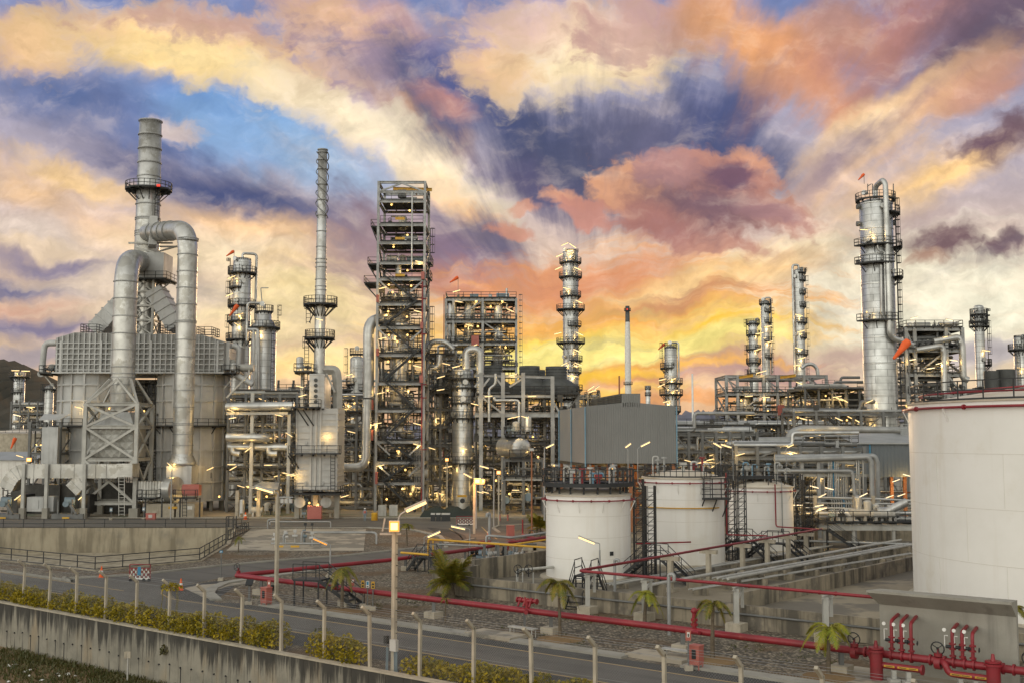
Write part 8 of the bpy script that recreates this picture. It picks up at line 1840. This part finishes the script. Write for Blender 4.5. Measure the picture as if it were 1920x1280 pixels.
Yz = 480.; cz = Vector((xpx(1177.5, Yz), Yz, 0)); t_ = thing('chimney_stack', 'slim white chimney with a dark top behind the big sheet metal building', 'chimney', cz); mb = MB(); mb.lathe(cz, [(ml(6.5, Yz), 0), (ml(5.5, Yz), zpx(650, Yz)), (ml(4.3, Yz), zpx(604, Yz))], 20); mb.build('shaft', M['white_paint'], t_); mb = MB(); mb.lathe(cz, [(ml(4.35, Yz), zpx(604, Yz)), (ml(3.9, Yz), zpx(574, Yz)), (ml(3.2, Yz), zpx(574, Yz))], 20); mb.build('dark_top', M['fan_stack'], t_); platform(t_, cz, ml(4.2, Yz), ml(6.5, Yz), zpx(583, Yz), brackets=False); platform(t_, cz, ml(5.8, Yz), ml(8.5, Yz), zpx(720, Yz), brackets=False)
mb = MB(); mb.obox(W(1176, 580, Yz - 1.3), .6, .4, .6); mb.build('beacon', M['beacon'], t_)
Yz = 520.
for px, pt, rp, lb, mm in ((1161, 704, 1.8, 'thin brown chimney beside the slim white chimney', 'rust'), (1298, 700, 2, 'thin pale chimney far off between the middle towers', 'white_paint')): c = Vector((xpx(px, Yz), Yz, 0)); mb = MB(); mb.lathe(c, [(ml(rp, Yz), 0), (ml(rp * .85, Yz), zpx(pt, Yz)), (.1, zpx(pt, Yz))], 12); tag(mb.build('chimney_stack', M[mm]), lb, 'chimney')
column('process_column', 'faint slim column far behind the roof of the sheet metal building', 'column', 1215, 722, 4.5, 430, [(728, 6, 0, 360), (740, 6, 0, 360)], rings=(735,), nozz=False)
YT = 250.
column('process_column', 'silver column with crowded platforms right behind the sheet metal building', 'column', 1258, 648, 12, YT, [(652, 12, 0, 360), (690, 20, 150, 280), (718, 22, 130, 400), (739, 22, 140, 400), (770, 18, 140, 400)], rings=(670, 705), lad=210, top=(-20, 3, 770, 1.7), lamps=((1242, 711, 15), (1261, 710, 20), (1240, 722, 25), (1264, 732, 14), (1250, 752, 14)))
windsock('tiny red windsock over the column right behind the sheet metal building', 1246, 645, YT, 1.8, -35, 655)
# ---------------------------------------------------------------- right half
YT = 290.
column('process_column', 'left one of two twin columns rising from the open frame on the right', 'column', 1413, 601, 8.5, YT, [(607, 13, 0, 360), (628, 13, 150, 380), (655, 14, 150, 400), (680, 14, 150, 400), (700, 12, 150, 400)], rings=(640, 670), lad=200, lamps=((1424, 625, 10), (1421, 655, 15), (1425, 697, 20)))
column('process_column', 'right and taller one of two twin columns rising from the open frame', 'column', 1436, 563, 8, YT + 4, [(570, 11, 0, 360), (585, 11, 250, 400), (605, 12, 250, 400), (640, 12, 250, 400), (670, 12, 250, 400)], rings=(595, 625, 655), lad=330, top=(-10, 3, 700, 1.5), lamps=((1440, 612, 10), (1442, 641, 15)))
column('distillation_column', 'slim tall column with an overhead pipe down its left side', 'column', 1500, 504, 9, YT, [(512, 14, 250, 380), (526, 13, 260, 380), (551, 12, 260, 400), (575, 13, 260, 400), (605, 14, 230, 400), (633, 13, 260, 400), (664, 14, 220, 400)], rings=(540, 590, 620), lad=330, top=(190, 3, 700, 2.2), lamps=((1498, 591, -10), (1502, 621, 15), (1498, 653, -14), (1503, 671, 14), (1495, 684, 8)))
Yo = 240.; of = thing('process_structure', 'open steel frame with silver drums below the twin columns', 'steel frame', (xpx(1455, Yo), Yo, 0))
xs = [xpx(p, Yo, 740) for p in (1362, 1383, 1432, 1458, 1508, 1550)]; ls = [zpx(p, Yo) for p in (850, 803, 775, 738, 705)]
frame(of, xs, (Yo, Yo + 12), 0, ls[-1] + .3, ls, .55, 'galv')
for q in ls[1:4]: deck(of, xs[0], xs[-1], Yo - .4, Yo + 12, q + .3, 'fblr', .09)
for px, a, b in ((1397, 742, 800), (1473, 742, 795), (1397, 778, 815), (1473, 778, 815)): vessel(of, px, a, b, 11, Yo + 4, 0, 'clad_plain')
small_piping(of, xs[0], xs[-1], Yo, Yo + 10, ls[0], ls[2], 90, 99)
for i in range(4): clutter(of, xs[0], xs[-1], Yo + .5, Yo + 11, ls[i] + .5, ls[i + 1] - .3, (14, 14, 12, 4)[i], 610 + i, (.1, .25)); kit(of, xs[0] + 1, xs[-1] - 3, Yo + 1, Yo + 10, ls[i] + .4, (6, 6, 5, 3)[i], 620 + i)
for a, b in ((1386, 1412), (1463, 1492)): mb = MB(); mb.hbeam(W(a, 707, Yo - .4), W(b, 703, Yo - .4), .4, .6); mb.build('crane_beam', M['yellow'], of)
for q in ((1404, 742, 4), (1436, 744, 0), (1480, 743, 8), (1407, 777, 0), (1430, 696, 15), (1505, 751, 28), (1526, 762, 14), (1513, 754, -20), (1540, 747, 14), (1500, 718, -20), (1472, 802, 8)): lamp(of, q[0], q[1], Yo - 1, q[2])
for q in ((1496, 782), (1390, 750), (1460, 760), (1482, 788), (1440, 770), (1415, 790)): bulb(of, q[0], q[1], Yo + 1)
mb = MB(); mb.obox(W(1465, 768, Yo - .6), 1.4, .6, 2.2); mb.build('cabinet', M['red_box'], of)
mb = MB(); mb.pipe([W(1503, 690, Yo + 5), W(1512, 682, Yo + 5), W(1524, 682, Yo + 5), W(1532, 690, Yo + 5), W(1534, 705, Yo + 5)], .4, 8); mb.build('pipe', M['clad_plain'], of)
# long shed roof rack behind
Yl = 225.; lr = rack('flat roofed dark rack between the open frame and the great column', 1512, 1640, Yl, 14, (820, 775, 728), 391, 5, 4, (.2, .5), lamps=9, clut=24, eq=5, rail_levels=(1,))
mb = MB(); mb.box(xpx(1510, Yl, 728), xpx(1640, Yl, 728), Yl - 1, Yl + 14, zpx(728, Yl), zpx(725, Yl)); mb.build('roof', M['steel'], lr); mb = MB(); mb.box(xpx(1560, Yl, 750), xpx(1640, Yl, 750), Yl + 6, Yl + 12, zpx(790, Yl), zpx(735, Yl)); mb.build('housing', M['fan_stack'], lr)
for q in ((1573, 747, -24), (1583, 750, -24), (1570, 743, 8)): lamp(lr, q[0], q[1], Yl - 1.2, q[2], 1.1)
# great column on the right
YO = 190.; t_, c, r = column('distillation_column', 'great thick silver column with stepped black platforms on the right', 'column', 1647, 374, 30.5, YO, [(376, 37, 0, 360), (403, 44, 290, 400), (463, 46, 190, 300), (466, 46, 320, 390), (497, 46, 190, 295), (522, 46, 310, 400), (603, 45, 190, 300)], rings=(385, 432, 480, 535, 592, 635, 683, 741), dome=.28, n=40, lamps=((1620, 431, 0), (1630, 752, 25)))
mb = MB(); u = Vector((.86, -.5, 0)); mb.ladder(c + u * (r + .5) + z(zpx(760, YO)), c + u * (r + .5) + z(zpx(520, YO)), (.5, .86, 0), .6, .1, .5, cage=u); mb.ladder(c + u * (r + .5) + z(zpx(520, YO)), c + u * (r + .5) + z(zpx(376, YO)), (.5, .86, 0), .6, .1, .5, cage=u); mb.build('ladder', M['black_steel'], t_)
mb = MB(); rp = ml(5, YO); yq = YO - r - .7; mb.pipe([W(1641, 372, YO), Vector((xpx(1641, YO, 350), YO, zpx(350, YO))), W(1655, 338, yq + .4), W(1660, 345, yq), W(1667, 560, yq), W(1668, 632, yq), W(1710, 646, yq + 2)], rp, 14, bend=1.3, seg=6); mb.build('overhead_pipe', M['clad_plain'], t_)
mb = MB(); mb.pipe([W(1652, 497, yq), W(1653, 590, yq), W(1660, 600, yq), W(1678, 601, yq)], .2, 8); mb.pipe([W(1645, 460, yq), W(1647, 470, yq), W(1658, 472, yq), W(1661, 590, yq)], .14, 8); mb.build('side_pipe', M['clad_plain'], t_)
mb = MB(); 
for px in (1627, 1636): mb.beam(W(px, 365, YO - 2), W(px, 345, YO - 2), .12)
mb.beam(W(1626, 350, YO - 2), W(1634, 345, YO - 2), .14); mb.beam(W(1675, 372, YO - 2), W(1675, 345, YO - 2), .14); mb.build('davit', M['steel'], t_)
mb = MB(); 
for py in (388, 420, 492): mb.cyl(W(1612, py, YO - .2), W(1606, py, YO - .2), .45, n=12)
mb.cyl(W(1673, 418, YO - .2), W(1678, 418, YO - .2), .5, n=12); mb.build('nozzle', M['steel'], t_)
windsock('small orange windsock above the top of the great column', 1620, 327, YO, 1.4, -40, 345)
bulb(t_, 1632, 436, YO - r - .3, .7); bulb(t_, 1625, 585, YO - r - .3, .7)
# tall structure at far right
Yp = 200.; rs_ = thing('process_structure', 'tall steel structure with bent silver pipes beneath the large windsock', 'structure', (xpx(1755, Yp), Yp, 0))
xs = [xpx(p, Yp, 680) for p in (1700, 1716, 1775, 1806)]; ls = [zpx(p, Yp) for p in (780, 740, 702, 657, 617)]
frame(rs_, xs, (Yp, Yp + 12), 0, ls[-1] + .3, ls, .6, 'galv')
for q in ls[1:]: deck(rs_, xs[0], xs[-1], Yp - .4, Yp + 12, q + .3, 'fblr', .09)
for i in range(4): clutter(rs_, xs[0], xs[-1], Yp + .5, Yp + 11, ls[i] + .5, ls[i + 1] - .3, 14, 640 + i, (.12, .4)); kit(rs_, xs[0] + 1, xs[-1] - 3, Yp + 1, Yp + 10, ls[i] + .4, 7, 650 + i)
kit(rs_, xs[0] + 1, xs[-1] - 2, Yp + 1, Yp + 8, ls[4] + .4, 6, 655)
mb = MB(); mb.pipe([W(1718, 656, Yp - .8), W(1766, 648, Yp - .8), W(1770, 662, Yp - .8), W(1770, 740, Yp - .8)], .55, 10); mb.pipe([W(1750, 640, Yp - .2), W(1798, 632, Yp - .2), W(1804, 645, Yp - .2), W(1806, 708, Yp - .2), W(1815, 712, Yp - .2)], .6, 10); mb.build('pipe', M['clad_plain'], rs_)
for px in (1727, 1738, 1750): mb = MB(); mb.pipe([W(px - 12, 652, Yp + 1), W(px - 8, 640, Yp + 1), W(px, 640, Yp + 1), W(px + 8, 655, Yp + 1)], .4, 8); mb.build('pipe', M['steel'], rs_)
vessel(rs_, 1706, 605, 620, 5, Yp + 3, 0, 'clad_plain'); vessel(rs_, 1727, 668, 678, 6, Yp + 3); vessel(rs_, 1700, 665, 745, 8, Yp + 2, 0, 'clad_plain')
for q in ((1761, 681, 14), (1788, 675, -10), (1710, 674, 10), (1780, 600, -10), (1714, 596, 15), (1745, 690, 8)): lamp(rs_, q[0], q[1], Yp - 1, q[2], white=True)
bulb(rs_, 1692, 679, Yp - .5); bulb(rs_, 1700, 760, Yp); bulb(rs_, 1712, 768, Yp)
column('process_column', 'dark crowned column behind the rim of the huge tank, left of the fan housings', 'column', 1838, 572, 9, 225, [(590, 16, 0, 360), (604, 16, 0, 360), (612, 18, 150, 380), (684, 20, 300, 400)], rings=(640, 690), lad=330, lamps=((1849, 657, -8),))
column('process_column', 'column cut by the right edge above the huge tank', 'column', 1914, 630, 11, 225, [(640, 10, 0, 360), (656, 21, 0, 360)], rings=(690,), lad=250, lamps=((1915, 690, -10),))
rack('low rack with cooler housings behind the huge tank', 1815, 1990, 215, 12, (800, 760, 735), 395, 4, 4, top=715, lamps=5, clut=20)
for px in (1868, 1895): c = Vector((xpx(px, 212, 710), 214, 0)); mb = MB(); rr = ml(17 if px > 1880 else 14, 212); mb.lathe(c, [(rr, zpx(740, 212)), (rr, zpx(691 if px > 1880 else 694, 212)), (.1, zpx(691 if px > 1880 else 694, 212) + .1)], 28, False); tag(mb.build('fan_housing', M['fan_stack']), ('left of two dark drum shaped fan housings behind the huge tank', 'right of two dark drum shaped fan housings behind the huge tank')[px > 1880], 'fan housing')
# racks on the right, from far to near
rack('distant pipe rack on the horizon between sheet metal building and open frame', 1268, 1366, 330, 12, (835, 812, 796), 401, 5, 5, (.3, .6), lamps=7, clut=14)
rack('long rear rack with thick pipes below the open frame', 1268, 1700, 205, 10, (880, 850, 822, 800), 402, 9, 6, (.15, .5), lamps=22, clut=40, eq=12, rail_levels=(3,))
th_ = rack('tall support frame of pipes left of the great column', 1490, 1700, 185, 8, (880, 838, 815, 776), 403, 5, 4, (.2, .5), lamps=12, clut=24, eq=6)
mb = MB(); mb.pipe([W(1478, 830, 178), W(1480, 812, 178), W(1500, 803, 178), W(1700, 806, 178)], ml(6.5, 178), 12, bend=2.); mb.build('header_pipe', M['galv'], th_); mb = MB(); mb.cyl(W(1370, 828, 176), W(1508, 826, 176), ml(8.5, 176), n=16); mb.lathe(W(1508, 826, 176), [(.01, 0)], 4); mb.build('header_pipe', M['galv'], th_)
mb = MB(); mb.stair((xpx(1545, 183, 800), 182, zpx(845, 183)), (xpx(1575, 183, 800), 182, zpx(812, 183)), 1.1, (0, 1, 0)); mb.stair((xpx(1578, 183, 800), 182, zpx(812, 183)), (xpx(1550, 183, 800), 182, zpx(782, 183)), 1.1, (0, 1, 0)); mb.build('stair_flight', M['black_steel'], th_)
for q in ((1573, 785, -24), (1526, 818, 14), (1532, 816, 14), (1468, 835, 28), (1550, 842, -15), (1576, 846, 8)): lamp(th_, q[0], q[1], 176, q[2])
tr = rack('lattice truss bridge of pipes right of the sheet metal building', 1266, 1420, 158, 7, (880, 846, 814), 404, 6, 4, (.2, .45), lamps=8, clut=14, eq=4)
nr = rack('nearer rack behind the small tanks with round steel posts', 1380, 1620, 140, 7, (930, 880, 858, 842), 405, 6, 6, (.12, .4), lamps=14, clut=26, eq=8, white=True)
for q in ((1345, 834, -30), (1360, 835, -18), (1388, 748 + 103, 14), (1316, 866, 10), (1338, 873, 28)): lamp(nr, q[0], q[1], 138, q[2], 1.2)
# hanging pipe curtain with bends
pc = thing('pipe_drop', 'row of grey and blue pipes bending down from a rack left of the huge tank', 'pipework', (xpx(1580, 130), 130, 0)); Yx = 130.
mb = MB(); mb.pipe([W(1452, 862, Yx), W(1628, 856, Yx), W(1634, 866, Yx), W(1636, 960, Yx)], ml(5, Yx), 12, bend=1.2, seg=6); mb.build('large_pipe', M['galv'], pc); mb = MB(); mb.pipe([W(1452, 856, Yx + 2), W(1640, 854, Yx + 2), W(1645, 866, Yx + 2), W(1646, 960, Yx + 2)], ml(5, Yx), 12, bend=1.2, seg=6); mb.build('large_pipe', M['galv'], pc)
mb = MB(); mb.pipe([W(1452, 882, Yx), W(1596, 882, Yx), W(1600, 890, Yx), W(1602, 928, Yx), W(1612, 931, Yx), W(1614, 960, Yx)], ml(3.4, Yx), 10, bend=.7); mb.build('large_pipe', M['galv'], pc)
for i, px in enumerate((1553, 1556, 1559, 1562, 1565, 1568, 1571, 1606, 1610, 1618)): mb = MB(); mb.pipe([W(1500, 860, Yx + .3), W(px, 860, Yx + .3), W(px + (1.5 if i < 7 else 1), 930, Yx + .3)], ml(.9 if i < 7 else 1.3, Yx), 6, bend=.3); mb.build('drop_pipe', M['blue_paint' if i == 3 else 'clad_plain'], pc)
for i, px in enumerate((1546, 1552, 1573, 1577, 1581, 1585, 1588, 1613)): mb = MB(); mb.pipe([W(1500, 886, Yx + .8), W(px, 886, Yx + .8), W(px, 930, Yx + .8)], ml(.9, Yx), 6, bend=.3); mb.build('drop_pipe', M['clad_plain'], pc)
for i in range(12): px = 1560 + 4.5 * i; mb = MB(); mb.pipe([W(1515, 935, Yx - 1), W(px, 935, Yx - 1), W(px, 960, Yx - 1)], ml(.9, Yx), 6, bend=.3); mb.build('drop_pipe', M['blue_paint' if i == 5 else 'clad_plain'], pc)
for px in (1506, 1537): mb = MB(); mb.hbeam((xpx(px, Yx, 900), Yx + .5, 0), (xpx(px, Yx, 900), Yx + .5, zpx(857, Yx)), .38, .38, .06); mb.build('post', M['galv'], pc)
mb = MB(); mb.hbeam(W(1506, 865, Yx + .5), W(1635, 865, Yx + .5), .2, .3); mb.hbeam(W(1506, 890, Yx + .5), W(1635, 890, Yx + .5), .2, .3); mb.build('beams', M['steel_light'], pc)
pk = thing('pump_platform', 'long black railed platform with pumps and pipes left of the huge tank', 'platform', (xpx(1620, 118), 118, 0)); Yy = 118.
xa, xb = xpx(1535, Yy, 975), xpx(1730, Yy, 975); deck(pk, xa, xb, Yy, Yy + 4, zpx(980, Yy), 'fl', .07); mb = MB(); mb.hbeam((xa, Yy - .1, zpx(988, Yy)), (xb, Yy - .1, zpx(988, Yy)), .3, .6)
for px in (1545, 1600, 1675): x = xpx(px, Yy, 990); mb.hbeam((x, Yy, 0), (x, Yy, zpx(986, Yy)), .3, .3)
mb.build('support', M['steel_light'], pk)
mb = MB(); mb.tube([W(1500, 962, Yy + 2.5), W(1730, 961, Yy + 2.5)], ml(4, Yy), 10); mb.tube([W(1535, 970, Yy + 3.4), W(1730, 972, Yy + 3.4)], .3, 10); mb.build('pipe', M['clad_plain'], pk); mb = MB(); mb.pipe([W(1575, 975, Yy + 2), W(1575, 962, Yy + 2), W(1590, 962, Yy + 2), W(1592, 985, Yy + 2)], .5, 12); mb.pipe([W(1650, 965, Yy + 1), W(1700, 940, Yy + 1)], .45, 8); mb.build('large_pipe', M['clad_plain'], pk)
kit(pk, xa + 1, xb - 4, Yy + .6, Yy + 3, zpx(979, Yy), 12, 661)
for px in (1505, 1528, 1601, 1637): mb = MB(); x = xpx(px, Yy + 5, 940); mb.obox((x, Yy + 5, 2.6), .35, .35, 5.2); mb.build('post', M['concrete_post'], pk)
mb = MB(); mb.tube([W(1505, 931, Yy + 5), W(1660, 935, Yy + 5), W(1715, 938, Yy + 5)], .14, 6); mb.tube([W(1505, 942, Yy + 5), W(1720, 944, Yy + 5)], .1, 6); mb.tube([W(1500, 951, Yy + 4), W(1585, 952, Yy + 4)], .1, 6); mb.build('pipe', M['clad_plain'], pk)
mb = MB(); mb.stair((xpx(1500, Yy, 980), Yy + 1, .1), (xa, Yy + 1, zpx(979, Yy)), 1., (0, 1, 0)); mb.build('stair_flight', M['black_steel'], pk)
for q in ((1540, 954, 17), (1542, 928, 25), (1619, 927, 27), (1527, 912, -15), (1555, 915, -14), (1496, 946, 0), (1536, 947, 10)): lamp(pk, q[0], q[1], Yy - .5, q[2], 1.5 if q[0] == 1540 else 1.1, white=True)
mb = MB(); a = G(1480, 1008, .8); mb.pipe([G(1330, 1040, .9), G(1480, 1012, .9), G(1720, 1020, .9)], .12, 8); tag(mb.build('yard_pipe', M['galv']), 'bent grey pipe low across the back of the tank yard', 'pipe')
